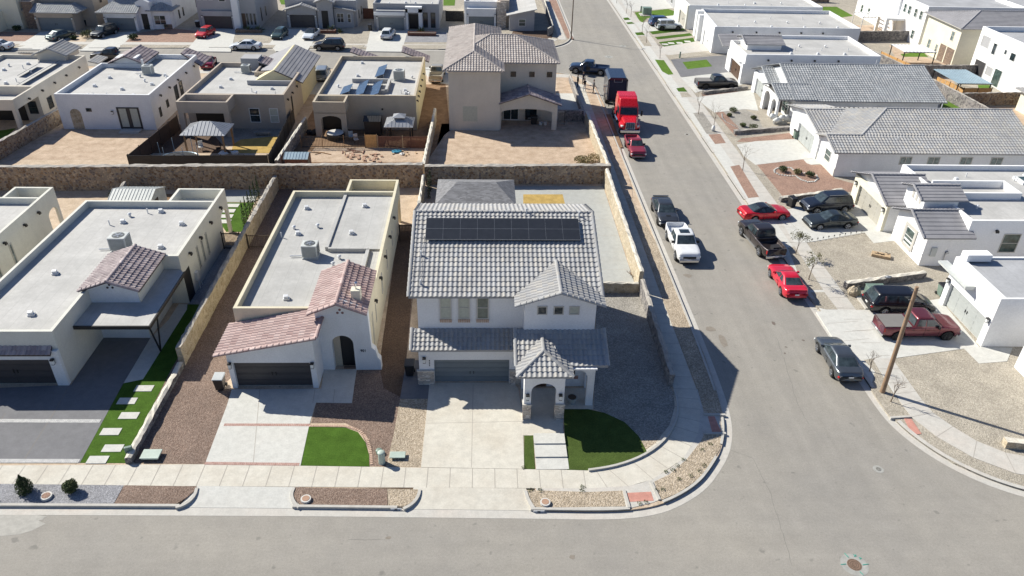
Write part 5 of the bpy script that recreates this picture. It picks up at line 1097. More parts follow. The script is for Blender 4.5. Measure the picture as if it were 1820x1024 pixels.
sk=MB(); sk.box(50.2,52.6,63.2,64.8,3.7,3.95); so_=sk.build('skylight','white',H); sk=MB(); sk.box(50.5,52.3,63.4,64.6,3.95,3.98); sk.build('pane','glass_green',so_)
for i in range(9): vent(H,43+i*1.4,[58.2,64.2,65,57][i%4],3.72,[2,0,1][i%3])
m=MB(); wbox(m,'S',54.5,37.7,38.15,0,.18,1.1,1.9); m.build('meter_box','ac_body',H); m=MB(); m.path([(39,54.4,.1),(39,54.4,1.4)],.04); m.tube((39,54.4,1.4),(39.2,54.4,1.5),.12,.12,8); m.build('conduit','steel',H)
# R3
H=thing('tile_roof_house','long white house under grey barrel tiles with red gravel bed and three shrubs in front','house',(47,76,0))
m=MB(); m.box(37.2,41.5,77.95,87.0,0,2.8); gwall_x(m,37.2,41.0,77.95,87.65,2.6,2.85,.22); m.box(38.8,58,77.5,86.6,0,2.8); gwall_x(m,37.15,40,73.2,78.0,2.6,2.82,.33); gwall_x(m,46,58.2,73.2,86.8,2.6,2.82,.31); m.box(37.15,58.0,73.2,78.0,0,2.8); m.build('wall','st_white',H)
m=MB(); notch_wall(m,'W',37.2,77.95,86.0,0,2.8,.25,[(79.2,84.0,2.2,0)]); m.build('garage_wall','st_bright',H); garage_door(H,'W',37.2,79.2,84.0,2.2,'garage_pale',4,.13,4)
window(H,'W',37.15,74.8,76.2,.9,2.2,gm='glass_green'); m=MB(); wbox(m,'W',37.15,73.2,77.9,0,.06,0,1.0); m.build('wainscot','st_cream',H)
zs=lambda y:2.88+(y-72.8)*.333
tiles('tile_roof',[[(36.5,72.8,2.88),(58.8,72.8,2.88),(58.8,75.6,zs(75.6)),(36.5,75.6,zs(75.6))],[(40.3,75.6,zs(75.6)),(58.8,75.6,zs(75.6)),(58.8,80,zs(80)),(44.6,80,zs(80))],
  [(38.0,86.6,3.02),(38.0,75.6,3.02),(40.3,75.6,zs(75.6)),(44.6,80,zs(80))],[(58.8,87.2,2.9),(38.0,87.2,2.9),(44.6,80,zs(80)),(58.8,80,zs(80))],[(38.0,78.4,2.9),(36.5,78.4,2.9),(36.5,75.6,zs(75.6)),(40.3,75.6,zs(75.6))]],'tile_grey',H,tw=.34,tc=.42,res=4,
  caps=[((44.6,80,zs(80)),(58.8,80,zs(80))),((40.3,75.6,zs(75.6)),(44.6,80,zs(80))),((36.5,72.8,2.88),(36.5,75.6,zs(75.6))),((36.5,75.6,zs(75.6)),(40.3,75.6,zs(75.6)))])
tiles('tile_roof',[[(36.7,77.6,2.95),(38.6,77.6,2.95),(41.6,82.8,4.15),(36.7,82.8,4.15)],[(41.6,88,2.95),(36.7,88,2.95),(36.7,82.8,4.15),(41.6,82.8,4.15)]],'tile_grey',H,tw=.34,tc=.42,res=4,caps=[((36.7,82.8,4.15),(41.6,82.8,4.15)),((36.7,77.6,2.95),(36.7,82.8,4.15)),((36.7,88,2.95),(36.7,82.8,4.15))])
for x in (43.8,46.8,50.3,53.6): window(H,'S',73.2,x,x+1.3,1.5,2.4,rail=False,mull=2,gm='glass_pale',fm='frame_beige')
for x,y,z in ((47,77,3.8),(52,82,4.75),(44,75,3.4)): vent(H,x,y,z,1)
# R4
H=thing('tile_roof_house','white house with blue-grey barrel tiles, arched porch and sheet-covered seat','house',(47,95,0))
m=MB(); m.box(38.4,56.5,89.9,103,0,2.8); gwall_x(m,38.6,56.7,89.9,103.8,2.6,2.86,.32); m.box(38.0,44,95.8,102.6,0,2.8); gwall_x(m,37.6,44,95.8,102.9,2.6,2.86,.33); m.build('wall','st_white',H)
m=MB(); notch_wall(m,'W',37.6,95.8,102.9,0,2.85,.25,[(96.8,101.6,2.2,0)]); notch_wall(m,'W',36.6,89.9,95.6,0,3.0,.3,[(90.3,91.9,2.6,.7),(92.7,94.8,2.8,.8)]); m.box(36.6,38.2,95.3,95.6,0,2.85); m.build('porch_wall','st_bright',H); garage_door(H,'W',37.6,96.8,101.6,2.2,'garage_pale',4,.13,4)
gable_x(H,38.3,57.3,89.4,104.3,2.92,.333,'tile_bluegrey',tw=.34,tc=.42,res=4); gable_x(H,36.2,41,89.5,96.0,3.05,.30,'tile_bluegrey',tw=.34,tc=.42,res=4); gable_x(H,37.0,42,95.5,103.3,2.95,.33,'tile_bluegrey',tw=.34,tc=.42,res=4)
window(H,'W',38.2,91,93,.6,2.2,gm='glass_green',mull=2); d=MB(); wbox(d,'W',38.2,93.6,94.6,0,.04,.1,2.3); d.build('front_door','door_brown',H)
for x,y in ((46,93.5),(52,99)): vent(H,x,y,4.1 if x<50 else 5.0,1)
for x in (45,48.5): window(H,'S',89.9,x,x+1.4,1.6,2.2,rail=False,gm='glass')
# R5 R6 R7
H=thing('flat_roof_house','white flat-roofed house with half-open brown garage behind the black pickup','house',(46,108,0))
walls_deck(H,[(36.8,105.7),(56,105.7),(56,117),(39,117),(39,113.6),(36.8,113.6)],4.2,'st_bright','deck_white',3.72)
m=MB(); notch_wall(m,'W',36.8,105.7,113.4,0,2.9,.25,[(106.5,111.3,2.3,0)]); m.build('garage_wall','st_bright',H); garage_door(H,'W',36.8,106.5,111.3,2.3,'door_brown',4,.13,4); a=MB(); a.box(36.2,36.55,106.4,109.2,2.9,3.0); a.build('awning','white',H)
gable_x(H,37.8,43.6,109.6,114.2,4.6,.3,'tile_slate',tw=.6,tc=.45,flat=True); m=MB(); gwall_x(m,38.2,43.2,110,113.9,3.6,4.6,.3); m.build('turret_wall','st_bright',H)
tiles('tile_roof',[[(35.8,113.8,3.3),(39,113.8,3.3),(39,117.2,4.2),(35.8,117.2,4.2)]],'tile_slate',H,tw=.6,tc=.45,flat=True)
scuppers(H,'S',105.7,(40,43.3,46.6,50),3.5)
for i in range(8): vent(H,44+i*1.3,[108,110,112][i%3],3.72,i%3)
H=thing('flat_roof_house','white flat-roofed house with white garage door behind three turf strips','house',(48,126,0))
walls_deck(H,[(36.8,121.8),(60,121.8),(60,134.6),(37.6,134.6)],4.25,'st_white','deck_white',3.72)
m=MB(); notch_wall(m,'W',36.8,121.8,128.6,0,4.2,.25,[(122.6,127.6,2.4,0)]); m.build('garage_wall','st_bright',H); boxes(H,'entry_pillar','st_bright',(36.0,36.79,129.4,130.2,0,4.3),(36.4,37.59,132.4,133.6,0,4.3)); garage_door(H,'W',36.8,122.6,127.6,2.4,'garage_white',4,.13,4)
scuppers(H,'S',121.8,(39.5,43.3,47,50.5,54),3.5)
for i in range(10): vent(H,41+i*1.8,[124,130,127][i%3],3.72,i%3)
H=thing('flat_roof_house','pale flat-roofed house at the top edge behind the white jeep','house',(48,140,0))
walls_deck(H,[(36.2,137.6),(60,137.6),(60,148),(36.2,148)],4.2,'st_white','deck_white',3.72); m=MB(); notch_wall(m,'W',36.2,137.6,144,0,4.1,.25,[(138.2,143,2.4,0)]); m.build('garage_wall','st_cream',H); garage_door(H,'W',36.2,138.2,143,2.4,'garage_tan',4,.13,4)
scuppers(H,'S',137.6,(39,42.5,46,49.5,53,56.5),3.5)
for i in range(6): vent(H,42+i*2.4,[140,142][i%2],3.72,i%3)
H=thing('flat_roof_house','grey house with brown door at the top edge beyond a grey driveway','house',(42,155,0)); walls_deck(H,[(37.6,151),(60,151),(60,163),(37.6,163)],4.2,'st_grey','deck_white',3.7); window(H,'W',37.6,156,157.5,.6,2.4); d=MB(); wbox(d,'W',37.6,152.4,153.5,0,.04,.1,2.4); d.build('front_door','door_brown',H)
for i,(x,y) in enumerate(((42,182),(40,200),(44,222))):
    H=thing('flat_roof_house',['nearest','middle','farthest'][i]+' of three distant pale flat-roofed houses beyond the top of the photo','house',(x+8,y,0)); walls_deck(H,[(x-4,y-8),(x+18,y-8),(x+18,y+6),(x-4,y+6)],4.2,'st_white','deck_white',3.7)
# behind the east row
H=thing('two_storey_house','tall white two-storey house with patio columns and pergola beyond the far east yards','house',(80,142,0))
walls_deck(H,[(73.2,127.5),(90,127.5),(90,136.2),(92,136.2),(92,152),(72.8,152),(72.8,136.2),(73.2,136.2)],6.6,'st_bright','deck_grey',6.0)
m=MB(); m.box(69.9,73.1,133.6,137.6,3.0,3.35); m.build('patio_roof','st_bright',H); boxes(H,'patio_column','st_bright',(70,70.5,133.8,134.3,0,3.0),(70,70.5,137,137.5,0,3.0))
for y0,z0 in ((128.6,4.2),(130.4,4.2),(132.6,4.2),(134.2,4.2),(129.5,.9),(142,1),(146,1),(149,1)): window(H,'W',73.15 if y0<137 else 72.8,y0,y0+.9,z0,z0+1.4,gm='glass_green',fm='frame_white')
H=thing('two_storey_house','cream two-storey house under a wide mauve-grey hipped roof at the top right','house',(84,121,0))
m=MB(); m.box(72.6,95,115.6,125.6,0,5.9); m.build('wall','st_pale',H); hip(H,72.0,96,115.0,126.4,5.95,.26,'tile_slate',tw=.6,tc=.45,flat=True,under='frame_beige'); m=MB(); m.box(74,78,113.6,115.58,0,2.6); 
for y0,y1,z0,z1 in ((117.2,118,3.6,5),(122.9,123.7,.8,2.4),(120.6,121.2,.8,2.2)): window(H,'W',72.6,y0,y1,z0,z1,gm='glass_pale',fm='frame_beige')
for y0,y1 in ((118.3,120.0),(115.9,118.0)): d=MB(); wbox(d,'W',72.6,y0,y1,0,.03,.1,2.6); d.build('patio_opening','ledge_brown',H)
H=thing('two_storey_house','bright white two-storey house with balcony opening at the right edge','house',(80,104,0))
walls_deck(H,[(73.5,97.5),(95,97.5),(95,112.4),(73.5,112.4)],7.0,'st_bright','deck_grey',6.3)
for y0,y1,z0,z1,gm in ((109.6,111.6,4.4,6.0,'st_grey'),(107.7,108.6,4.0,5.6,'glass'),(105.2,105.8,4.7,5.4,'glass'),(103.1,104.3,4.3,5.4,'glass'),(108.7,111.4,.2,2.6,'garage_dark'),(104.6,106.4,.2,2.6,'glass_green'),(106.8,108.4,1.1,2.4,'st_grey')): window(H,'W',73.5,y0,y1,z0,z1,gm=gm,fm='frame_white',rail=False)
H=thing('tile_roof_house','cream house corner with grey eave cut off at the right edge beside a dirt yard','house',(75,92,0)); m=MB(); m.box(70.6,84,86,95.5,0,2.8); m.build('wall','st_pale',H); hip(H,70,86,85.4,96.1,2.85,.3,'tile_grey',tw=.34,tc=.42,res=4)
H=thing('flat_roof_house','long dark blue-grey parapet of a house behind the cream two-storey one','house',(92,140,0)); walls_deck(H,[(92.3,133),(125,133),(125,150),(92.3,150)],5.6,'st_grey','deck_grey',5.0); scuppers(H,'S',133,(96,100,104,108),5.0)
# ================================================================ VEHICLES
def lerp(tab,x):
    if x<=tab[0][0]: return tab[0][1]
    for i in range(len(tab)-1):
        a,b=tab[i],tab[i+1]
        if x<=b[0]:
            t=(x-a[0])/(b[0]-a[0]) if b[0]>a[0] else 0; t=t*t*(3-2*t)*.5+t*.5; return a[1]+(b[1]-a[1])*t
    return tab[-1][1]
KIND={
# L,W,wheelbase-front x,rear x,wheel r, top profile, belt, cabin: rear base, rear top, front top, cowl ; roof z ; half widths belt/roof
'sedan':dict(L=4.75,W=1.84,fx=1.42,rx=-1.38,wr=.335,top=[(-2.37,.72),(-2.25,.98),(-1.65,1.03),(-1.2,1.0),(.9,.98),(1.6,.88),(2.2,.72),(2.37,.52)],cab=(-1.85,-1.0,.30,1.2),roof=1.47,belt=.95,wb=.85,wt=.64),
'coupe':dict(L=4.75,W=1.90,fx=1.42,rx=-1.32,wr=.35,top=[(-2.37,.74),(-2.25,1.0),(-1.7,1.04),(-1.2,.98),(.7,.96),(1.5,.90),(2.2,.76),(2.37,.52)],cab=(-1.75,-.75,.15,1.0),roof=1.42,belt=.95,wb=.84,wt=.60),
'muscle':dict(L=5.0,W=1.92,fx=1.55,rx=-1.45,wr=.36,top=[(-2.5,.74),(-2.4,1.03),(-1.8,1.06),(-1.2,1.0),(.9,.98),(1.7,.94),(2.35,.80),(2.5,.55)],cab=(-1.85,-1.1,.25,1.1),roof=1.5,belt=.98,wb=.86,wt=.64),
'hatch':dict(L=4.2,W=1.78,fx=1.32,rx=-1.25,wr=.32,top=[(-2.1,.6),(-2.0,.95),(-1.6,1.0),(1.0,1.0),(1.6,.88),(2.0,.72),(2.1,.5)],cab=(-2.0,-1.6,.25,1.15),roof=1.52,belt=.98,wb=.78,wt=.61),
'suv':dict(L=4.8,W=1.92,fx=1.45,rx=-1.42,wr=.37,top=[(-2.4,.7),(-2.3,1.05),(-1.9,1.08),(1.0,1.10),(1.6,1.04),(2.2,.88),(2.4,.6)],cab=(-2.3,-1.95,.45,1.15),roof=1.76,belt=1.08,wb=.85,wt=.68),
'van':dict(L=5.1,W=1.98,fx=1.62,rx=-1.45,wr=.35,top=[(-2.55,.7),(-2.45,1.02),(-2,1.05),(1.2,1.05),(1.9,.92),(2.4,.72),(2.55,.5)],cab=(-2.45,-2.1,.75,1.75),roof=1.76,belt=1.04,wb=.88,wt=.70),
'pickup':dict(L=5.8,W=2.02,fx=1.88,rx=-1.75,wr=.42,top=[(-2.9,1.18),(-.8,1.18),(-.75,1.2),(1.25,1.22),(1.9,1.2),(2.6,1.12),(2.85,1.0),(2.9,.6)],cab=(-.75,-.62,.72,1.42),roof=1.88,belt=1.2,wb=.88,wt=.72,bed=(-2.82,-.9)),
'smallpickup':dict(L=5.1,W=1.80,fx=1.6,rx=-1.45,wr=.36,top=[(-2.55,1.05),(-.4,1.05),(-.35,1.07),(1.0,1.05),(1.7,1.0),(2.4,.92),(2.55,.55)],cab=(-.35,-.2,.55,1.15),roof=1.62,belt=1.05,wb=.78,wt=.64,bed=(-2.48,-.5)),
'jeep':dict(L=4.6,W=1.88,fx=1.45,rx=-1.5,wr=.42,top=[(-2.1,1.1),(.75,1.12),(1.4,1.12),(2.0,1.08),(2.1,.7)],cab=(-2.05,-1.98,.62,.85),roof=1.84,belt=1.12,wb=.76,wt=.70),
}
PC=[0]
def vehicle(kind,label,col,px=None,head=90,xy=None,group=None,roofcol=None,metal=.25,rough=.28,rim='rim',glassm='car_glass',extra=None,name=None,cat=None,nose=None,scale=1):
    K=KIND[kind]; L,W,wr=K['L'],K['W'],K['wr']; PC[0]+=1
    pm='paint_%d'%PC[0]; paint(pm,col,metal,rough); rm=pm
    if roofcol: rm='roofpaint_%d'%PC[0]; paint(rm,roofcol,.1,.2)
    c=xy if xy else P(px[0],px[1],.12 if (abs(head)%180<45 or abs(head)%180>135) else .02)
    z=.02
    nm=name or {'sedan':'parked_sedan','coupe':'parked_coupe','muscle':'parked_sedan','hatch':'parked_hatchback','suv':'parked_suv','van':'parked_minivan','pickup':'pickup_truck','smallpickup':'pickup_truck','jeep':'off_road_vehicle'}[kind]
    V=thing(nm,label,cat or {'pickup':'pickup truck','smallpickup':'pickup truck','suv':'suv','van':'minivan'}.get(kind,'car'),(0,0,0),group)
    low=.24 if kind not in('pickup','jeep','suv') else .36
    Ra=wr*1.17; bed=K.get('bed'); xs=[]
    x=-L/2
    while x<L/2-1e-6: xs.append(x); x+=.075
    xs.append(L/2)
    if bed: xs+= [bed[0],bed[0]+.02,bed[1],bed[1]-.02]
    for wx in(K['fx'],K['rx']): xs+=[wx-Ra,wx+Ra,wx]
    xs=sorted(set(round(v,4) for v in xs))
    rows=[]
    for x in xs:
        u=abs(x)/(L/2); w=W/2*(1-(.16 if kind!='jeep' else .04)*max(0,(u-.72)/.28)**2.2)
        if kind=='coupe': w*=1-.03*math.cos(x*2.2)
        zt=lerp(K['top'],x); zc=zt+(.035 if not bed or x>bed[1] else 0)*(1 if x>0 else .7); yin=w*.80
        if bed and bed[0]+.01<x<bed[1]-.01: zc=.78
        lo=low+ (.10*max(0,(u-.85)/.15))
        arch=0
        for wx in(K['fx'],K['rx']):
            if abs(x-wx)<Ra: arch=max(arch,wr+math.sqrt(Ra*Ra-(x-wx)**2))
        zl=max(lo,arch); mid=max(.55*(zt-lo)+lo,zl+.03); mid=min(mid,zt-.13)
        zl=min(zl,zt-.18)
        yr=w*.85 if not bed else w*.87
        sec=[(0,zc),(yin,zc if not(bed and x<bed[1]) else zc),(yin+.015,zt),(w*.955,zt-.025),(w*.992,zt-.11),(w,mid),(w*.97,zl),(w*.70,zl+.02 if not arch else zl+.02),(0,max(lo,.3))]
        rows.append((x,sec))
    m=MB(); n=len(rows[0][1]); vs=[];fs=[]
    for x,sec in rows:
        for y,zz in sec: vs.append((x,y,zz))
        for y,zz in sec: vs.append((x,-y,zz))
    st=2*n
    for i in range(len(rows)-1):
        for k in range(n-1):
            a=i*st+k; fs.append((a,a+1,a+1+st,a+st)); b=i*st+n+k; fs.append((b,b+st,b+1+st,b+1))
    fs.append(tuple(range(0,n))+tuple(range(2*n-2,n,-1)))
    e=(len(rows)-1)*st; fs.append(tuple([e+i for i in range(n-1,-1,-1)]+[e+n+i for i in range(1,n-1)]))
    m.add(vs,fs)
    body=m.build('body',pm,V,smooth=True)
    md=body.modifiers.new('subd','SUBSURF'); md.levels=1; md.render_levels=1
    m=MB(); m.box(-L/2+.12,L/2-.12,-W*.34,W*.34,.2,.62 if bed else .7); m.build('underbody','trim_black',V)
    # cabin
    rb,rt,ft,fb=K['cab']; bz=K['belt']-.03; rz=K['roof']; wb,wt=K['wb']*W/1.84*.99,K['wt']*W/1.84
    mid=(rt+ft)/2
    B=[(rb,-wb*.93,bz),(fb,-wb*.93,bz),(fb,wb*.93,bz),(rb,wb*.93,bz)]
    S=[(rb+.25,-wb,bz),(fb-.35,-wb,bz)]
    ring=lambda z_,xr,xf,w_,k: [(xr,-w_*k,z_),(xr+.12,-w_,z_),(mid,-w_*1.02,z_),(xf-.12,-w_,z_),(xf,-w_*k,z_),(xf+.04,0,z_),(xf,w_*k,z_),(xf-.12,w_,z_),(mid,w_*1.02,z_),(xr+.12,w_,z_),(xr,w_*k,z_),(xr-.04,0,z_)]
    r0=ring(bz,rb,fb,wb,.90); r1=ring(rz-.075,rt,ft,wt,.92); r2=ring(rz-.02,rt+.12,ft-.15,wt*.90,.92); r3=ring(rz,rt+.35,ft-.4,wt*.6,.92)
    m=MB(); n=12; vv=r0+r1+r2+r3; fs=[]
    for k in range(3):
        for i in range(n): fs.append((k*n+i,k*n+(i+1)%n,(k+1)*n+(i+1)%n,(k+1)*n+i))
    fs.append(tuple(range(3*n,4*n))); m.add(vv,fs); cb=m.build('cabin',rm,V,smooth=True); md=cb.modifiers.new('subd','SUBSURF'); md.levels=1; md.render_levels=2
    def pane(nm_,a,b,c_,d,u0,u1,v0,v1,par=V,mt=glassm):
        a,b,c_,d=map(Vector,(a,b,c_,d)); f=lambda u,v:(a*(1-u)+b*u)*(1-v)+(d*(1-u)+c_*u)*v
        nn=(b-a).cross(d-a).normalized(); q=[f(u0,v0),f(u1,v0),f(u1,v1),f(u0,v1)]; ctr=Vector(((rb+fb)/2,0,bz))
        if nn.dot(q[0]-ctr)<0: nn=-nn; q=q[::-1]
        g=MB(); g.slab([p+nn*.014 for p in q],nn*.05); return g.build(nm_,mt,par)
    # windshield (3 facets follow the curved ring)
    g=MB()
    def facets(idx,u0,u1,v0,v1):
        gg=MB()
        for j,(i0,i1) in enumerate(idx):
            a,b,c_,d=Vector(r0[i0]),Vector(r0[i1]),Vector(r1[i1]),Vector(r1[i0])
            ua=u0 if j==0 else 0; ub=u1 if j==len(idx)-1 else 1
            f=lambda u,v:(a*(1-u)+b*u)*(1-v)+(d*(1-u)+c_*u)*v
            nn=(b-a).cross(d-a).normalized(); q=[f(ua,v0),f(ub,v0),f(ub,v1),f(ua,v1)]
            if nn.dot(q[0]-Vector(((rb+fb)/2,0,bz)))<0: nn=-nn;q=q[::-1]
            gg.slab([p+nn*.012 for p in q],nn*.03)
        return gg
    facets([(4,5),(5,6)],.05,.95,.06,.97).build('windshield',glassm,V)
    facets([(11,10),(0,11)][::-1],.07,.93,.12,.94).build('rear_window',glassm,V)
    two= kind in('coupe',) ; 
    for s_ in (0,1):
        i0,i1,i2=(1,2,3) if s_==0 else (9,8,7)
        facets([(i0,i1)],.10 if not two else .35,.93,.18,.93).build('side_window',glassm,V)
        facets([(i1,i2)],.05,.97,.18,.93).build('side_window',glassm,V)
    # wheels
    wh=None
    for wx in (K['fx'],K['rx']):
        for s_ in(-1,1):
            if wh is None:
                m=MB(); m.tube((0,-.12,0),(0,.12,0),wr,wr,22); wh=m.build('wheel','tyre',V,bevel=.03)
                m=MB(); m.tube((0,-.128,0),(0,-.10,0),wr*.66,wr*.66,18); hub=m.build('rim','trim_black',wh)
                m=MB()
                m.tube((0,-.131,0),(0,-.12,0),wr*.17,wr*.17,10)
                for t in range(5):
                    an=t*2*math.pi/5; 
                    for dd in(-.16,.16):
                        m.tube((math.cos(an)*wr*.1,-.132,math.sin(an)*wr*.1),(math.cos(an+dd)*wr*.62,-.132,math.sin(an+dd)*wr*.62),.022,.03,5)
                K_=20
                for t in range(K_): 
                    a1=t*2*math.pi/K_;a2=(t+1)*2*math.pi/K_; m.tube((math.cos(a1)*wr*.63,-.13,math.sin(a1)*wr*.63),(math.cos(a2)*wr*.63,-.13,math.sin(a2)*wr*.63),.02,.02,4,cap=False)
                m.build('spokes',rim,wh); w_=wh
            else: w_=dup(wh,V)
            w_.location=(wx,s_*(W/2-.115),wr); w_.rotation_euler=(0,0,0 if s_<0 else math.pi)
    # lights and trim
    ze=lerp(K['top'],L/2-.12); zr_=lerp(K['top'],-L/2+.05)
    for s_ in(-1,1):
        m=MB(); m.obox((L/2-.13,s_*W*.385,ze-.20),.17,.34,.13,-s_*.42); m.build('headlight','lamp_glass',V,bevel=.03)
        m=MB(); m.obox((-L/2+.09,s_*W*.40,zr_-.16 if kind!='pickup' else zr_-.28),.16,.24 if kind!='pickup' else .14,.14 if kind!='pickup' else .34,s_*.35); m.build('taillight','tail_red',V,bevel=.03)
        m=MB(); m.obox((fb-.45,s_*(wb+.12),bz+.10),.13,.20 if not bed else .24,.14 if not bed else .2); m.tube((fb-.45,s_*wb*.94,bz+.06),(fb-.45,s_*(wb+.1),bz+.08),.03,.03,6); m.build('wing_mirror',pm if not bed else 'trim_black',V,bevel=.025)
    g=MB(); g.box(L/2-.05,L/2+.012,-W*.27,W*.27,ze-.34,ze-.16); g.build('grille','trim_black',V,bevel=.02)
    g=MB(); g.box(L/2-.06,L/2+.03,-W*.40,W*.40,.34,.40 if kind!='pickup' else .56); g.build('front_bumper','trim_black' if kind not in('pickup','smallpickup') else 'chrome',V,bevel=.02)
    g=MB(); g.box(-L/2-.05 if bed else -L/2-.02,-L/2+.06,-W*.42,W*.42,.36,.42 if not bed else .58); g.build('rear_bumper','trim_black' if not bed else 'chrome',V,bevel=.02)
    g=MB(); g.box(-L/2-.055 if bed else -L/2-.035,-L/2+.02,-.16,.16,.62 if not bed else .44,.73 if not bed else .56); g.build('licence_plate','plate',V)
    s=MB()   # door shut-lines and handles
    for wx in ((mid),(fb-.28)) if kind not in('coupe','smallpickup') else ((fb-.25),(rt+.25)):
        for s_ in(-1,1): s.box(wx-.008,wx+.008,s_*(W/2*.955),s_*(W/2+.004),low+.14,K['belt']-.10)
    for wx in (mid+.14,mid-.95) if kind not in('coupe','smallpickup') else (rt+.4,):
        for s_ in(-1,1): s.box(wx,wx+.18,s_*W*.48,s_*(W/2+.012),K['belt']-.2,K['belt']-.17)
    s.build('door_seam','trim_black',V)
    if extra: extra(V,K,pm)
    V.location=(c[0],c[1],z); V.rotation_euler=(0,0,R(head)); 
    if scale!=1: V.scale=(scale,)*3
    return V
GS='cars parked along the side street'; GF='cars on and along the far street'; GD='cars standing on east driveways'; GN='cars glimpsed behind the north houses'
def sunroof(V,K,pm):
    m=MB(); m.box(-.15,.5,-.42,.42,K['roof']-.01,K['roof']+.012); m.build('sunroof','glass',V)
def bedcover(V,K,pm):
    b=K['bed']; m=MB(); m.box(b[0],b[1]+.03,-K['W']*.41,K['W']*.41,1.15,1.205); m.build('bed_cover','gcover',V)
simple('gcover',(.20,.19,.18),.75,.1)
def hoodscoop(V,K,pm):
    m=MB(); m.obox((1.65,0,.985),.16,.42,.05); m.build('hood_scoop','trim_black',V)
    m=MB(); m.obox((-2.38,0,1.10),.16,1.5,.05); m.build('spoiler',pm,V)
def blackroof(V,K,pm): pass
def spoiler(V,K,pm):
    m=MB(); m.obox((-2.25,0,1.09),.18,1.45,.04); m.build('spoiler',pm,V)
def fenders(V,K,pm):
    for wx in(K['fx'],K['rx']):
        for s_ in(-1,1):
            m=MB(); m.obox((wx,s_*(K['W']/2+.04),K['wr']*2+.10),1.05,.24,.07); m.obox((wx+.5,s_*(K['W']/2+.04),K['wr']*2-.08),.07,.24,.4,0); m.build('fender','trim_black',V,bevel=.02)
    m=MB(); m.tube((-2.15,0,1.0),(-2.4,0,1.0),.40,.40,20); m.build('spare_wheel','tyre',V)
def raised(V,K,pm):
    for s_ in(-1,1):
        m=MB(); m.box(-1.1,1.3,s_*K['W']/2-.02,s_*(K['W']/2+.03),.38,.50); m.build('side_step','steel',V)
    m=MB(); m.box(-2.5,-1.95,-.55,.15,.8,1.12); m.build('bed_cargo','cloth_black',V)
def doorout(V,K,pm):
    m=MB(); m.obox((.55,1.42,.95),.85,.06,.95,R(65)); m.build('open_door',pm,V)
    m=MB(); m.box(-.2,.95,.88,1.02,.62,1.2); m.build('door_opening','trim_black',V)
def roofrack(V,K,pm):
    m=MB(); 
    for s_ in(-1,1): m.path([(-1.8,s_*.62,K['roof']+.01),(.3,s_*.62,K['roof']+.01)],.025)
    m.build('roof_rail','steel',V)
vehicle('pickup','white crew-cab pickup with sunroof parked at the west kerb, nose to camera',(.74,.75,.76),xy=(17.35,57.4),head=-90,group=GS,extra=sunroof,metal=0,rim='rim')
vehicle('muscle','dark grey muscle sedan with hood scoop tucked behind the white pickup',(.075,.08,.09),xy=(17.1,63.6),head=-91,group=GS,extra=hoodscoop,metal=.6,rim='rim_dark')
vehicle('smallpickup','small dark-red pickup parked in front of the red semi tractor',(.30,.03,.05),xy=(17.1,80.0),head=-90,group=GS)
vehicle('sedan','grey sedan at the east kerb beside the foot of the wooden pole',(.13,.145,.16),xy=(24.6,41.1),head=88,group=GS,metal=.7)
vehicle('coupe','bright red coupe parked behind the black lifted pickup, tail to camera',(.62,.015,.04),xy=(24.55,51.3),head=89,group=GS,metal=.1,extra=spoiler)
vehicle('pickup','lifted dark brown pickup with open bed standing between two red cars',(.045,.035,.035),xy=(24.6,58.2),head=97,group=GS,extra=raised,metal=.5,scale=1.03)
vehicle('coupe','red coupe with black roof and red stripe angled across the driveway mouth',(.60,.01,.02),xy=(26.6,63.6),head=8,group=GS,roofcol=(.015,.015,.018))
vehicle('suv','dark navy suv parked beside the tan garage door',(.018,.024,.04),xy=(33.3,65.4),head=186,group=GD,metal=.4,extra=roofrack)
vehicle('coupe','charcoal coupe parked below the navy suv on the white driveway',(.045,.055,.06),xy=(32.3,62.0),head=186,group=GD,metal=.6)
vehicle('van','glossy black minivan behind the maroon pickup',(.010,.010,.014),xy=(32.2,48.0),head=-2,group=GD,metal=.2)
vehicle('pickup','maroon pickup with grey bed cover on the driveway behind the wooden pole',(.17,.035,.045),xy=(31.9,44.7),head=0,group=GD,metal=.5,rim='rim_dark',extra=bedcover)
vehicle('pickup','black pickup with bed cover standing beside the square turf lawn',(.018,.018,.022),xy=(32.6,103.8),head=2,group=GD,rim='rim_dark',extra=bedcover)
vehicle('jeep','white boxy off-roader with black fenders on the far east driveway',(.62,.65,.68),xy=(31.6,141.2)[:0] or P(1188,52),head=6,group=GD,metal=0,rim='rim_dark',extra=fenders)
vehicle('suv','blue suv standing just behind the white boxy off-roader',(.03,.07,.18),xy=P(1176,45),head=8,group=GD)
vehicle('pickup','dark blue pickup with open driver door nosed toward the far junction',(.02,.04,.09),xy=P(1047,130,0),head=166,group=GS,extra=doorout)
# far street
vehicle('sedan','white sedan driving on the far street between the driveways',(.72,.76,.80),xy=P(438,88,0),head=180,group=GF,metal=0)
vehicle('suv','black suv parked at the far kerb near the grey arched-garage house',(.03,.03,.035),xy=P(586,88,0),head=180,group=GF)
vehicle('sedan','white car cut off at the left edge on the far street',(.72,.76,.80),xy=P(-5,88,0),head=180,group=GF,metal=0)
vehicle('sedan','grey-green sedan on the leftmost far driveway, tail to camera',(.10,.13,.135),xy=P(110,68),head=70,group=GF,metal=.6)
vehicle('suv','shiny black suv on the driveway of the blue-tiled white house',(.02,.025,.03),xy=P(187,63),head=-108,group=GF,metal=.5)
vehicle('hatch','red hatchback facing the camera on a far driveway',(.55,.01,.015),xy=P(366,64),head=-100,group=GF,metal=.1)
vehicle('hatch','small dark green car facing the camera on a far driveway',(.035,.07,.065),xy=P(498,66),head=-96,group=GF)
vehicle('sedan','white car with dark glass roof in front of the arched garage',(.72,.77,.80),xy=P(554,66),head=-96,group=GF,metal=0,roofcol=(.02,.02,.025))
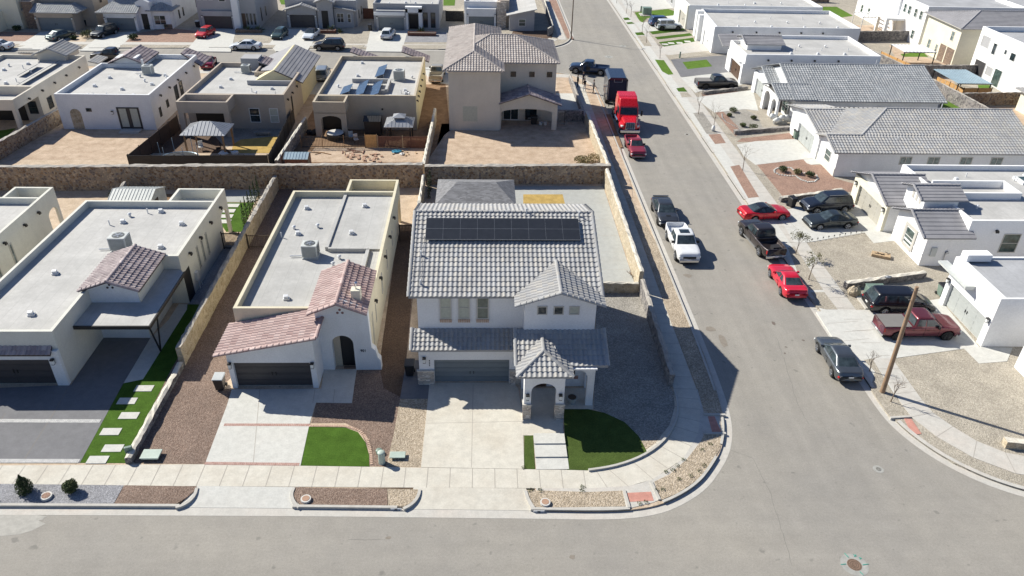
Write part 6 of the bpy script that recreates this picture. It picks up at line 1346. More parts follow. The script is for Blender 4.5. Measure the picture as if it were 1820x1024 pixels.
vehicle('hatch','white crossover reversed on a far driveway, tail to camera',(.75,.77,.78),xy=P(690,66),head=86,group=GF,metal=0,scale=1.08)
vehicle('pickup','black pickup half hidden behind the turret of the white flat house',(.02,.018,.02),xy=P(202,108,0),head=180,group=GN,extra=bedcover)
vehicle('sedan','dark red car mostly hidden behind the side wall of a white house',(.25,.01,.03),xy=P(372,118,0),head=100,group=GN)
vehicle('suv','grey suv parked between the slate wing and the solar-panel house',(.25,.27,.29),xy=P(574,138),head=95,group=GN)
vehicle('pickup','beige pickup parked beside the tall beige house, tail to camera',(.42,.38,.30),xy=P(777,138),head=88,group=GN)
vehicle('sedan','tiny white car at the very top right beyond the roofs',(.75,.78,.8),xy=P(1768,-2),head=5,group=GN,metal=0)
# semi tractor
S=thing('semi_tractor','bright red semi tractor with sleeper cab parked at the west kerb','truck',(0,0,0)); pm='paint_red'; paint(pm,(.62,.008,.015),.05,.22)
m=MB(); m.add([(.2,-1.2,1.1),(2.35,-1.2,1.1),(2.35,1.2,1.1),(.2,1.2,1.1),(.2,-1.2,3.0),(1.75,-1.15,3.0),(1.75,1.15,3.0),(.2,1.2,3.0),(.2,-1.15,3.85),(.95,-1.05,3.75),(.95,1.05,3.75),(.2,1.15,3.85)],[(0,3,2,1),(0,1,5,4),(1,2,6,5),(2,3,7,6),(4,5,9,8),(5,6,10,9),(6,7,11,10),(8,9,10,11),(0,4,7,3),(4,8,11,7)])
m.box(-1.6,.2,-1.22,1.22,1.0,3.1); m.add([(-1.6,-1.2,3.1),(.2,-1.2,3.1),(.2,1.2,3.1),(-1.6,1.2,3.1),(-1.55,-1.12,3.95),(.2,-1.15,3.86),(.2,1.15,3.86),(-1.55,1.12,3.95)],[(4,5,6,7),(0,1,5,4),(2,3,7,6),(3,0,4,7)]); m.build('cab',pm,S,bevel=.08)
m=MB(); m.add([(2.3,-1.15,.9),(4.0,-.95,.7),(4.0,.95,.7),(2.3,1.15,.9),(2.3,-1.0,2.05),(3.95,-.72,1.62),(3.95,.72,1.62),(2.3,1.0,2.05)],[(0,3,2,1),(4,5,6,7),(0,1,5,4),(1,2,6,5),(2,3,7,6),(3,0,4,7)]); m.build('hood',pm,S,bevel=.15)
g=MB(); g.add([(4.03,-.55,.85),(4.03,.55,.85),(3.99,.5,1.6),(3.99,-.5,1.6),(3.9,-.55,.85),(3.9,.55,.85),(3.9,.5,1.6),(3.9,-.5,1.6)],[(0,1,2,3),(3,2,6,7),(0,3,7,4),(1,5,6,2)]); gr=g.build('grille','trim_black',S)
g=MB(); g.path([(4.05,-.56,.83),(4.05,.56,.83),(4.0,.51,1.62),(4.0,-.51,1.62),(4.05,-.56,.83)],.035)
for i in range(1,6): g.path([(4.05,-.55,.83+i*.13),(4.05,.55,.83+i*.13)],.012)
for yy in(-.28,0,.28): g.path([(4.05,yy,.83),(4.01,yy,1.62)],.014)
g.build('grille_bar','chrome',gr)
g=MB(); g.box(3.9,4.25,-1.2,1.2,.35,.72); g.build('front_bumper','chrome',S,bevel=.05)
for s_ in(-1,1):
    g=MB(); g.obox((3.75,s_*.95,1.12),.35,.32,.22,-s_*.5); g.build('headlight','lamp_glass',S,bevel=.04)
    g=MB(); g.add([(2.75,s_*.75,1.0),(3.95,s_*.75,.85),(3.8,s_*1.25,.8),(2.75,s_*1.27,.9),(2.85,s_*.75,1.5),(3.75,s_*.75,1.35),(3.65,s_*1.2,1.22),(2.85,s_*1.24,1.32)],[(0,1,2,3),(4,7,6,5),(0,4,5,1),(1,5,6,2),(2,6,7,3),(3,7,4,0)]); g.build('fender',pm,S,bevel=.05)
    g=MB(); g.obox((2.15,s_*1.55,2.25),.12,.22,.7); g.path([(1.95,s_*1.2,2.6),(2.15,s_*1.5,2.6)],.025); g.build('wing_mirror','trim_black',S)
    g=MB(); g.tube((-.9,s_*1.0,.75),(1.1,s_*1.0,.75),.32,.32,14); g.build('fuel_tank','chrome',S)
    g=MB(); g.add([(.35,s_*1.215,1.95),(1.55,s_*1.215,1.95),(1.35,s_*1.215,2.75),(.35,s_*1.215,2.75)],[(0,1,2,3)]); g.slab([(.35,s_*1.22,1.95),(1.95,s_*1.20,1.95),(1.7,s_*1.19,2.75),(.35,s_*1.22,2.75)],(0,s_*.05,0)); g.build('side_window','glass',S)
g=MB(); g.slab([(2.24,-1.05,2.08),(2.24,1.05,2.08),(1.86,1.0,2.85),(1.86,-1.0,2.85)],(.05,0,.02)); g.build('windshield','glass',S)
g=MB(); g.box(-4.0,2.6,-.42,-.28,.75,1.0); g.box(-4.0,2.6,.28,.42,.75,1.0); 
for x in(-3.9,-2.5,-1.7): g.box(x,x+.12,-.42,.42,.76,.98)
g.build('chassis','trim_black',S); g=MB(); g.obox((-2.9,0,1.13),1.0,1.0,.12); g.obox((-3.4,0,1.06),.5,.8,.1); g.build('fifth_wheel','steel',S)
g=MB(); g.tube((-1.75,.9,1),(-1.75,.9,3.6),.09,.09,10); g.build('exhaust_stack','chrome',S); g=MB(); g.box(-2.1,-1.65,-.9,.9,.8,1.6); g.build('air_tank','white_metal',S)
wh=None
for x,y in ((3.25,1.05),(3.25,-1.05),(-2.3,.98),(-2.3,-.98),(-3.55,.98),(-3.55,-.98)):
    if wh is None:
        m=MB(); m.tube((0,-.16,0),(0,.16,0),.51,.51,22); wh=m.build('wheel','tyre',S,bevel=.04); m=MB(); m.tube((0,-.17,0),(0,.17,0),.29,.29,16); m.build('rim','rim',wh); w_=wh
    else: w_=dup(wh,S)
    w_.location=(x,y,.51); w_.scale=(1,1 if x>0 else 1.6,1)
S.location=(17.45,88.9,.02); S.rotation_euler=(0,0,R(-91)); S.scale=(.95,.97,.92)
# dark blue trailer
S=thing('box_trailer','dark navy box trailer with open dark front behind the red semi tractor','trailer',(0,0,0)); paint('paint_navy',(.012,.020,.045),.2,.35)
m=MB(); m.box(-.8,3.5,-1.27,1.27,1.0,1.15); m.box(-.8,3.5,-1.27,-1.2,1.15,3.7); m.box(-.8,3.5,1.2,1.27,1.15,3.7); m.box(-.8,-.7,-1.2,1.2,1.15,3.7); m.box(3.3,3.4,-1.2,1.2,1.15,3.75)
m.add([(-.8,-1.27,3.7),(3.5,-1.27,3.7),(3.5,1.27,3.7),(-.8,1.27,3.7),(-.8,-1.0,3.95),(3.5,-1.0,3.95),(3.5,1.0,3.95),(-.8,1.0,3.95)],[(4,5,6,7),(0,1,5,4),(1,2,6,5),(2,3,7,6),(3,0,4,7)]); m.build('box','paint_navy',S,bevel=.04)
m=MB(); m.box(3.4,3.43,-1.1,1.1,1.2,3.6); m.build('front_panel','cloth_navy',S)
m=MB()
for s_ in(-1,1): m.path([(3.5,s_*1.15,1.1),(3.5,s_*1.15,3.5)],.05); 
m.path([(3.52,-.5,3.75),(3.52,-.5,3.4),(3.52,.5,3.4),(3.52,.5,3.75)],.03); m.build('frame_rail','steel',S)
m=MB(); m.box(-1.3,4.6,-.45,.45,.72,1.0); m.path([(3.4,-.9,.2),(3.4,-.9,1.0)],.06); m.path([(3.4,.9,.2),(3.4,.9,1.0)],.06); m.build('chassis','trim_black',S)
wh=None
for x,y in ((.2,.98),(.2,-.98),(1.4,.98),(1.4,-.98)):
    if wh is None:
        m=MB(); m.tube((0,-.24,0),(0,.24,0),.48,.48,20); wh=m.build('wheel','tyre',S,bevel=.04); m=MB(); m.tube((0,-.25,0),(0,.25,0),.27,.27,14); m.build('rim','rim',wh); w_=wh
    else: w_=dup(wh,S)
    w_.location=(x,y,.48)
S.location=(17.3,98.2,.02); S.rotation_euler=(0,0,R(-92))
# ================================================================ PEOPLE (four, standing on the verge by the trailer)
def person(label,px,face,top,legs,lean=0,arm=0,hairc='hair',group='people standing beside the trailer'):
    x,y=P(*px,.12); V=thing('person',label,'person',(0,0,0),group)
    me=bpy.data.meshes.new('body'); bm=bmesh.new(); J={}
    pts={'pel':(0,0,.95,.15),'sp':(0,.0,1.15,.14),'ch':(lean*.3,0,1.36,.165),'nk':(lean*.5,0,1.52,.062),'hd0':(lean*.6+.02,0,1.60,.075),'hd':(lean*.65+.02,0,1.70,.098),'top':(lean*.65,0,1.78,.06)}
    for s_,t in((1,'l'),(-1,'r')):
        pts.update({'hip'+t:(0,s_*.10,.90,.10),'kn'+t:(.03+.04*s_,s_*.11,.50,.062),'an'+t:(.0+.05*s_,s_*.12,.09,.042),'to'+t:(.15+.05*s_,s_*.13,.035,.035),
          'sh'+t:(lean*.3,s_*.19,1.42,.062),'el'+t:(.02+arm*.10,s_*.25,1.14,.045),'wr'+t:(.06+arm*.28,s_*(.23-arm*.08),.92+arm*.26,.03),'pm'+t:(.08+arm*.33,s_*(.22-arm*.1),.85+arm*.3,.034)})
    for k,v in pts.items(): J[k]=bm.verts.new(v[:3])
    ed=[('pel','sp'),('sp','ch'),('ch','nk'),('nk','hd0'),('hd0','hd'),('hd','top')]
    for t in'lr': ed+=[('pel','hip'+t),('hip'+t,'kn'+t),('kn'+t,'an'+t),('an'+t,'to'+t),('ch','sh'+t),('sh'+t,'el'+t),('el'+t,'wr'+t),('wr'+t,'pm'+t)]
    for t,s_ in(('l',1),('r',-1)):    # five fingers
        b=J['pm'+t].co
        for k in range(4):
            v1=bm.verts.new((b.x+.015*(k-1.5)+.01,b.y,b.z-.055)); v2=bm.verts.new((b.x+.016*(k-1.5)+.02,b.y-s_*.012,b.z-.10+.006*abs(k-1.5)))
            pts['f%s%da'%(t,k)]=(0,0,0,.009); pts['f%s%db'%(t,k)]=(0,0,0,.007); J['f%s%da'%(t,k)]=v1; J['f%s%db'%(t,k)]=v2; ed+=[('pm'+t,'f%s%da'%(t,k)),('f%s%da'%(t,k),'f%s%db'%(t,k))]
        v1=bm.verts.new((b.x+.05,b.y-s_*.01,b.z-.03)); pts['th'+t]=(0,0,0,.009); J['th'+t]=v1; ed.append(('pm'+t,'th'+t))
    for a,b in ed: bm.edges.new((J[a],J[b]))
    bm.verts.index_update(); idx={k:J[k].index for k in J}
    bm.to_mesh(me); bm.free(); o=bpy.data.objects.new('body',me); COL.objects.link(o)
    o.modifiers.new('skin','SKIN'); sub=o.modifiers.new('sub','SUBSURF'); sub.levels=1; sub.render_levels=1
    for k,i in idx.items(): r=pts[k][3]; me.skin_vertices[0].data[i].radius=(r,r)
    me.skin_vertices[0].data[idx['pel']].use_root=True
    dg=bpy.context.evaluated_depsgraph_get(); me2=bpy.data.meshes.new_from_object(o.evaluated_get(dg)); bpy.data.objects.remove(o)
    for mt in ('skin',top,legs,'cloth_black',hairc): me2.materials.append(MT[mt])
    for p in me2.polygons:
        c=p.center; r=abs(c.y)
        p.material_index=0
        if c.z<.10: p.material_index=3
        elif c.z<.98 and r<.20: p.material_index=2
        elif c.z<1.50 and not(r>.15 and c.z<1.0+arm*.15): p.material_index=1
        elif c.z>1.74 or (c.z>1.60 and c.x<lean*.65-.03): p.material_index=4
        p.use_smooth=True
    o=bpy.data.objects.new('body',me2); o.parent=V; COL.objects.link(o)
    h=Vector((lean*.65+.02,0,1.70)); m=MB(); m.blob((h.x-.015,0,1.735),.115,.10,.09,10,6); m.build('hair',hairc,V,smooth=True)
    m=MB(); m.add([(h.x+.09,-.014,1.67),(h.x+.09,.014,1.67),(h.x+.12,0,1.665),(h.x+.09,0,1.71)],[(0,2,1),(0,3,2),(1,2,3)]); m.build('nose','skin',V)
    for s_ in(-1,1): m=MB(); m.blob((h.x+.085,s_*.034,1.705),.012,.014,.01,6,4); m.build('eye','white',V); m=MB(); m.blob((h.x+.0,s_*.10,1.69),.025,.012,.032,6,4); m.build('ear','skin',V)
    m=MB(); m.obox((h.x+.088,0,1.645),.012,.045,.01); m.build('mouth','tail_red',V)
    V.location=(x,y,.12); V.rotation_euler=(0,0,R(face)); return V
person('person in black standing alone in the shade by the low wall',(1026,155),20,'cloth_black','cloth_black')
person('person in dark jacket farther back of the two standing together',(1036,150),-40,'cloth_navy','cloth_grey',arm=.6)
person('person in black top and pale trousers nearest the camera, arms forward',(1038.5,163),120,'cloth_black','cloth_white',arm=.9,lean=.05)
person('person in dark clothes standing alone nearest the trailer wheels',(1054.5,165),200,'cloth_grey','cloth_black')
# ================================================================ WALLS AND FENCES
def rockwall(label,pts,h,th,mat,name='rock_wall',cat='wall',group=None,cap='rock_cap',z0=0,jit=.05,h2=None):
    """rubble wall along a polyline with an uneven mortared top"""
    A=[]; 
    for i in range(len(pts)-1): A+=dens(pts[i],pts[i+1],.45)[:-1]
    A.append(pts[-1]); n=len(A); vs=[];fs=[]; L=offline(A,th/2); Rr=offline(A,-th/2)
    levels=max(2,int(h/.4)); ring=[]
    for i in range(n):
        hh=h if h2 is None else h+(h2-h)*i/(n-1); row=[]
        j=lambda k=jit: random.uniform(-k,k)
        for q in range(levels+1): zz=z0+hh*q/levels; row.append((Rr[i][0]+j(.03),Rr[i][1]+j(.03),zz+(j() if q==levels else 0)))
        row.append((A[i][0],A[i][1],z0+hh+.04+j()))
        for q in range(levels,-1,-1): zz=z0+hh*q/levels; row.append((L[i][0]+j(.03),L[i][1]+j(.03),zz+(j() if q==levels else 0)))
        vs+=row
    k=2*levels+3; mi=[]
    for i in range(n-1):
        for q in range(k-1): fs.append((i*k+q,(i+1)*k+q,(i+1)*k+q+1,i*k+q+1)); mi.append(1 if levels<=q<=levels+1 else 0)
    fs+=[tuple(range(k)),tuple((n-1)*k+q for q in range(k-1,-1,-1))]; mi+=[0,0]
    m=MB(); m.v=vs; m.f=fs; m.mi=mi; o=m.build(name,[mat,cap],None); me=o.data
    bm=bmesh.new(); bm.from_mesh(me); bmesh.ops.recalc_face_normals(bm,faces=bm.faces[:]); bm.to_mesh(me); bm.free()
    return tag(o,label,cat,group)
simple('cap_pale',(.62,.58,.50),.9,.2,4,20,bmp=.4,bs=9)
rockwall('tall stone retaining wall of mixed brown rock behind the three left front houses',[(-75,67.6),(-5.9,70.0)],2.55,.6,'rock')
rockwall('lower end of the rear stone wall behind the corner house up to the sidewalk',[(-5.75,70.6),(12.95,71.2)],2.1,.6,'rock')
rockwall('low rough stone wall edging the lawn strip of the left canopy house',[(-20.1,31.95),(-20.1,40.8)],.55,.36,'rock_grey',cap='cap_pale')
rockwall('stone wall continuing back between the canopy house and house 901',[(-20.1,41),(-20.2,69)],1.6,.36,'rock_cream',cap='rock_cap')
rockwall('pale stone wall beside the concrete patio of the corner house',[(12.45,50.4),(12.5,70.6)],1.9,.34,'rock_cream',cap='cap_pale')
rockwall('lower stone wall of the corner house running down to the bend of the sidewalk',[(12.45,38.6),(12.5,50.1)],1.1,.32,'rock_grey',cap='rock_cap',h2=1.4)
rockwall('short stone cross wall between patio and side gravel of the corner house',[(7.2,50.25),(12.25,50.25)],1.0,.3,'rock_cream',cap='cap_pale')
rockwall('pale wall strip between the backyards of house 901 and the corner house',[(-5.8,60.5),(-5.8,69.4)],1.7,.25,'rock_cream',cap='cap_pale')
rockwall('thin block wall between the two left backyards',[(-33.6,60),(-33.9,67.4)],1.6,.25,'rock_grey')
rockwall('brown stone wall climbing between the green lawn and the dirt yard at the left',[(-51.2,70.5),(-49.2,88)],1.8,.4,'rock')
rockwall('light stone wall between the solar-panel house yard and the beige house yard',[(-6.0,72),(-5.7,89)],1.7,.3,'rock_cream',cap='cap_pale')
rockwall('grey stone wall behind the shed beside the black fence',[(-21.0,73),(-20.6,86)],1.5,.3,'rock_grey',cap='cap_pale')
rockwall('pale stone wall at the sidewalk side of the beige house yard',[(12.9,71.6),(12.6,88.5)],1.7,.34,'rock_cream',cap='cap_pale')
rockwall('low shaded stone wall beside the four standing people',[(12.5,88.7),(12.3,106)],1.0,.3,'rock_grey')
rockwall('stone wall closing the yard right of the porch of the beige house',[(9.2,89.5),(12.3,89.5)],1.5,.3,'rock_grey')
rockwall('grey block wall along the far corner lot below the street pole',[(12.0,160),(12.0,133.5),(11.0,131)],1.4,.25,'rock_grey',cap='cap_pale')
rockwall('low stone wall between the bright white garage house and the gravel yard north of it',[(29.2,50.9),(36.6,52.6)],.65,.45,'rock_grey',cap='cap_pale')
rockwall('low stone border behind the trash bin and the navy suv',[(29.3,67.0),(36.4,69.0)],.55,.45,'rock_grey',cap='cap_pale')
rockwall('low stone border below the grey gravel bed with five shrubs',[(30.0,85.5),(37.2,87.2)],.55,.45,'rock_grey')
rockwall('low stone wall below the black pickup on the driveway',[(30.0,100.6),(36.9,103.2)],.5,.4,'rock_grey',cap='rock_cap')
rockwall('stone wall end rising at the right edge below the gravel corner',[(31.6,32.9),(38,31.8)],.6,.5,'rock_cream',cap='cap_pale')
rockwall('long grey stone wall of the dirt yard at the far right',[(63.5,97),(80,98.2)],1.8,.3,'rock')
rockwall('stone wall below the cream two-storey house',[(64.5,110.2),(86,111.2)],1.8,.3,'rock_grey')
rockwall('stone wall in front of the far pergola yard',[(60.5,130.5),(76,131.6)],1.8,.3,'rock_grey')
rockwall('stone wall stepping back beside the long roof of the blue-tiled east house',[(60,131),(60.5,122),(62.5,108),(63.5,97),(64.2,80)],1.8,.3,'rock_grey')
rockwall('far stone wall behind the bright green lawn at the top',[(56,162),(72,163)],1.8,.3,'rock')
def fence(label,a,b,h,mat,post='dark_metal',gap=.0,step=2.0,name='fence',slats=10,z0=.1,horiz=True,pick=.12,group=None):
    a=Vector(a);b=Vector(b);d=b-a; L=d.length; d.normalize(); ang=math.atan2(d.y,d.x); F=thing(name,label,'fence',(a.x,a.y,z0),group)
    m=MB(); c=(a+b)/2
    if horiz:
        for i in range(slats): z=z0+h*(i+.5)/slats; m.obox((c.x,c.y,z),L,.03,h/slats*(1-gap),ang)
    else:
        k=int(L/pick)
        for i in range(k): p=a+d*(i+.5)*L/k; m.obox((p.x,p.y,z0+h/2),pick*(1-gap),.03,h,ang)
        for zz in(z0+.15,z0+h-.1): m.obox((c.x,c.y,zz),L,.05,.06,ang)
    m.build('panel',mat,F); k=max(1,int(L/step))
    for i in range(k+1): p=a+d*L*i/k; q=MB(); q.obox((p.x,p.y,z0+h/2+.04),.07,.07,h+.1,ang); q.build('post',post,F)
    return F
fence('black slat fence facing the camera in front of the gazebo yard',(-35.9,73.2),(-22.0,73.6),1.75,'dark_metal',slats=9,gap=.05)
fence('black slat fence running back at the left of the gazebo yard',(-35.9,73.4),(-35.0,85.2),1.75,'wood_dark',slats=9,gap=.05)
fence('black slat fence running back at the right of the gazebo yard',(-21.9,73.6),(-22.4,88),1.75,'dark_metal',slats=9,gap=.05)
fence('thin iron fence in front of the arched tan patio',(-20.0,80.0),(-13.0,80.2),1.35,'dark_metal','wood',gap=.82,horiz=False,pick=.16)
fence('brown picket fence section between iron fence and light wall',(-11.6,80.2),(-6.1,80.2),1.35,'wood_red','wood_pale',gap=.12,horiz=False,pick=.14)
fence('short orange wood gate panel in the yard fence of the tan house',(-13.0,80.2),(-11.7,80.2),1.5,'orange_wood','wood',gap=.05,horiz=False,pick=.14,name='gate')
fence('iron gate between the canopy house and the stone wall',(-21.9,57.0),(-20.4,57.0),1.6,'dark_metal',gap=.6,horiz=False,pick=.1,name='gate')
fence('rusty iron gate across the narrow strip left of house 901',(-19.9,57.2),(-16.4,57.2),1.3,'bark_dark',gap=.82,horiz=False,pick=.14,name='gate')
fence('dark wooden gate across the narrow strip left of the corner house',(-7.2,58.6),(-5.6,58.6),1.6,'wood_dark',gap=.1,horiz=False,name='gate')
fence('small grey gate beside the porch of the beige house',(8.9,88.2),(9.9,88.2),1.7,'steel',gap=.7,horiz=False,name='gate')
fence('orange cedar fence slanting back beside the far grass yard',(63.0,150),(60.3,140),1.8,'orange_wood','dark_metal',gap=.03,horiz=False,pick=.5)
fence('orange wood fence below the white-roofed pergola',(62.6,118.5),(63.9,110.4),1.5,'orange_wood','wood_red',gap=.04,horiz=False,pick=.5)
fence('orange fence panel beside the blue metal shade roof',(65.2,99.2),(69.2,99.4),1.7,'orange_wood','dark_metal',gap=.03,horiz=False,pick=.8)
fence('orange fence side panel under the blue metal shade roof',(65.2,99.2),(64.2,104.5),1.7,'orange_wood','dark_metal',gap=.03,horiz=False,pick=.8)
fence('dark metal fence along the sidewalk of the dark-shaded far corner lot',(63.9,95),(65.5,80),1.5,'dark_metal',gap=.3,slats=5)
fence('black gate between the far grey houses',(-6.6,141),(-3.4,141),1.8,'black',gap=0,horiz=False,name='gate')
fence('dark red gate between the arched-garage house and the modern grey house',(-21.4,142),(-18.8,142),1.8,'wood_red',gap=0,horiz=False,name='gate')
# ================================================================ YARD STRUCTURES
def gazebo(label,x0,x1,y0,y1,h,mat,cupola=False,postm='wood'):
    G=thing('gazebo',label,'gazebo',((x0+x1)/2,(y0+y1)/2,.1)); r=min(x1-x0,y1-y0)/2; rise=r*.5
    p,c=hip_polys(x0,x1,y0,y1,h,.5); m=MB()
    for q in p: m.slab([Vector(v) for v in q],(0,0,.06))
    g=m.build('roof',mat,G); m=MB()
    for q in p:
        q=[Vector(v) for v in q]; a,b=q[0],q[1]; n=int((b-a).length/.38); up=(q[2]+q[-1])/2 if len(q)==4 else q[2]
        for i in range(1,n):
            s_=a.lerp(b,i/n); 
            if len(q)==4:
                A2,B2=q[3],q[2]; t=i/n; L=(b-a).length; ra=(A2-a).dot((b-a).normalized())/L; rb_=(B2-a).dot((b-a).normalized())/L
                k=min(1,t/ra if t<ra else ((1-t)/(1-rb_) if t>rb_ else 1)); dirv=(A2-a)-(b-a)*ra; e=s_+dirv*k
            else: t=i/n; k=min(t,1-t)*2; e=s_+(q[2]-(a+b)/2)*k
            m.tube(s_+Vector((0,0,.02)),e+Vector((0,0,.02)),.02,.02,4)
    m.build('roof_seam',mat,g)
    if cupola:
        m=MB(); cx,cy=(x0+x1)/2,(y0+y1)/2; pc,_=hip_polys(cx-.7,cx+.7,cy-.7,cy+.7,h+rise-.05,.45)
        for q in pc: m.slab([Vector(v) for v in q],(0,0,.05))
        m.build('cupola',mat,G)
    for x in(x0+.35,x1-.35):
        for y in(y0+.3,y1-.3): m=MB(); m.box(x-.08,x+.08,y-.08,y+.08,.1,h-.03); m.build('post',postm,G)
    return G
gazebo('wooden-post gazebo with ribbed grey metal hip roof in the black-fenced yard',-31.9,-27.2,77.2,80.9,2.5,'metal_roof')
gazebo('grey metal gazebo with small cupola beside the brown picket fence',-10.9,-7.7,80.8,84.0,2.3,'metal_roof',True,'dark_metal')
def shed(label,x0,x1,y0,y1,h,wm,rmat,axis='x'):
    S=thing('garden_shed',label,'shed',((x0+x1)/2,(y0+y1)/2,.1)); m=MB()
    gwall_x(m,x0+.1,x1-.1,y0+.1,y1-.1,.1,h,.35); m.build('wall',wm,S); r=MB(); ym=(y0+y1)/2; zr=h+(y1-y0)/2*.35
    r.slab([(x0,y0,h),(x1,y0,h),(x1,ym,zr),(x0,ym,zr)],(0,0,.05)); r.slab([(x1,y1,h),(x0,y1,h),(x0,ym,zr),(x1,ym,zr)],(0,0,.05))
    k=int((x1-x0)/.28)
    for i in range(k+1): x=x0+.02+(x1-x0-.04)*i/k; r.tube((x,y0,h+.02),(x,ym,zr+.02),.018,.018,4); r.tube((x,y1,h+.02),(x,ym,zr+.02),.018,.018,4)
    r.build('roof',rmat,S); d=MB(); wbox(d,'E',x1-.1,ym-.7,ym+.2,0,.03,.15,h-.1); d.build('door','black',S); return S
shed('pale metal garden shed with open dark door beside the tall rock wall',-33.0,-29.2,61.0,65.2,2.1,'shed_wall','ac_body')
shed('small shed with ribbed pale-blue roof beside the black fence end',-20.4,-17.9,73.4,75.4,1.5,'wood_red','metal_blue')
shed('dark plastic shed against the back wall of the tan solar-panel house',-13.6,-11.6,83.6,85.6,1.9,'plastic_black','plastic_black')
def pergola(label,x0,x1,y0,y1,h,mat,solid=True,n=9,tilt=0,pm='dark_metal'):
    S=thing('pergola',label,'pergola',((x0+x1)/2,(y0+y1)/2,.1)); m=MB()
    for i in range(n):
        w=(x1-x0)/n; x=x0+w*(i+.5)
        if solid: m.slab([(x-w*.5+.01,y0,h),(x+w*.5-.01,y0,h),(x+w*.5-.01,y1,h+tilt),(x-w*.5+.01,y1,h+tilt)],(0,0,.04)); m.slab([(x-w*.18,y0,h+.05),(x+w*.18,y0,h+.05),(x+w*.18,y1,h+tilt+.05),(x-w*.18,y1,h+tilt+.05)],(0,0,.05))
        else: m.box(x-.09,x+.09,y0,y1,h,h+.1)
    m.build('roof',mat,S)
    for x in(x0+.15,x1-.15):
        for y in(y0+.15,y1-.15): q=MB(); q.box(x-.06,x+.06,y-.06,y+.06,.1,h-.001); q.build('post',pm,S)
    b=MB(); b.box(x0,x1,y0+.1,y0+.2,h-.16,h-.042); b.box(x0,x1,y1-.2,y1-.1,h-.16,h-.042); b.build('beam',pm,S); return S
pergola('white striped metal-roofed pergola over bright turf at the upper right',64.2,69.3,114.8,119.3,2.5,'white_metal')
pergola('grey-blue metal shade roof beside orange fence panels at the right',64.2,69.0,99.3,106.0,2.4,'metal_blue',n=12)
pergola('pale open-slatted pergola by the far white two-storey house',68.0,72.6,138.4,142.6,2.5,'white_metal',False,7,pm='white_metal')
# ================================================================ STREET FURNITURE
def bin_(label,px,mat='plastic_black',lid='plastic_black',ang=0,tip=0,group='wheeled bins'):
    x,y=P(*px); B=thing('trash_bin',label,'bin',(x,y,.12),group); m=MB(); c,s_=math.cos(ang),math.sin(ang)
    def q(a,b,z): return (x+a*c-b*s_,y+a*s_+b*c,z)
    vs=[q(-.24,-.28,.16),q(.24,-.28,.16),q(.24,.24,.16),q(-.24,.24,.16),q(-.31,-.36,1.05),q(.31,-.36,1.05),q(.31,.36,1.05),q(-.31,.36,1.05)]
    m.add(vs,[(0,3,2,1),(4,5,6,7),(0,1,5,4),(1,2,6,5),(2,3,7,6),(3,0,4,7)]); m.build('body',mat,B,bevel=.03)
    m=MB(); m.add([q(-.34,-.40,1.05),q(.34,-.40,1.05),q(.34,.38,1.05),q(-.34,.38,1.05),q(-.32,-.38,1.10),q(.32,-.38,1.10),q(.32,.36,1.17),q(-.32,.36,1.17)],[(0,3,2,1),(4,5,6,7),(0,1,5,4),(1,2,6,5),(2,3,7,6),(3,0,4,7)]); m.build('lid',lid,B,bevel=.02)
    for k in(-.27,.27): m=MB(); m.tube(q(k-.04,.30,.22),q(k+.04,.30,.22),.12,.12,12); m.build('wheel','tyre',B)
    return B
bin_('black wheeled bin standing left of the corner house garage',(729,665)); bin_('black wheeled bin with grey-white lid beside the garage of house 901',(393,690),lid='plastic_lid')
bin_('black wheeled bin behind the navy suv at the low stone border',(1406,367),ang=.3); bin_('dark bin at the corner of the white east house with white garage',(1268,92)); bin_('grey-blue bin beside the bright white garage house',(1672,525),mat='util_green')
bin_('dark bin beside the far modern grey house garage',(658,54)); bin_('tilted dark bin left of the far sunken garage',(352,48),lid='plastic_lid'); bin_('dark bin right of the far taupe garage',(153,46)); bin_('blue-green bin squeezed beside the red-gravel house garage',(1414,246),mat='util_green')
def cabinet(label,px,sx,sy,sz,mat='util_green',name='utility_cabinet',pad=True):
    x,y=P(*px); B=thing(name,label,'utility box',(x,y,.12)); m=MB(); m.obox((x,y,.2+sz/2),sx,sy,sz); m.build('housing',mat,B,bevel=.05)
    m=MB(); m.obox((x,y,.2+sz+.02),sx+.06,sy+.06,.05); m.build('lid',mat,B,bevel=.02)
    if pad: m=MB(); m.obox((x-.15,y-.3,.16),sx+.8,sy+1.0,.12); m.build('concrete_pad','conc',B)
    m=MB(); m.box(x-.01,x+.01,y-sy/2-.015,y-sy/2,.25,.1+sz); m.build('door_seam','black',B); return B
cabinet('green transformer box on a concrete pad behind the black minivan',(1552,533),1.35,1.1,1.05)
cabinet('dark green transformer box on the far bright lawn',(1149,26),1.6,1.3,1.2)
cabinet('low pale-green utility box on brown gravel at the end of the stone wall',(270,812),1.0,.7,.12,'util_pale',pad=False)
cabinet('flat pale-green utility cover beside the lawn of house 901',(707,812),.85,.45,.06,'util_pale',pad=False)
def pedestal(label,px,r,h,mat,box=False):
    x,y=P(*px); B=thing('utility_pedestal',label,'utility pedestal',(x,y,.12)); m=MB(); m.tube((x,y,.1),(x,y,.1+h),r,r*.95,14); m.build('post',mat,B); m=MB(); m.blob((x,y,.1+h),r*1.15,r*1.15,.08,12,6); m.build('cap',mat,B,smooth=True)
pedestal('round green utility pedestal throwing a shadow on tan gravel',(679,822),.20,.8,'util_pale'); pedestal('short grey utility stub above the green pedestal',(674,805),.18,.22,'util_green')
pedestal('thin dark marker post on the far gravel bed',(1208,103),.12,.9,'util_green'); pedestal('small dark marker beside the far bright lawn',(1139,21),.15,1.0,'util_green')
m=MB(); x,y=P(228,812); m.obox((x+.1,y+.1,.45),.42,.18,.8,.35,.12); tag(m.build('mailbox','util_green',bevel=.03),'small green mailbox leaning at the end of the low stone wall','mailbox')
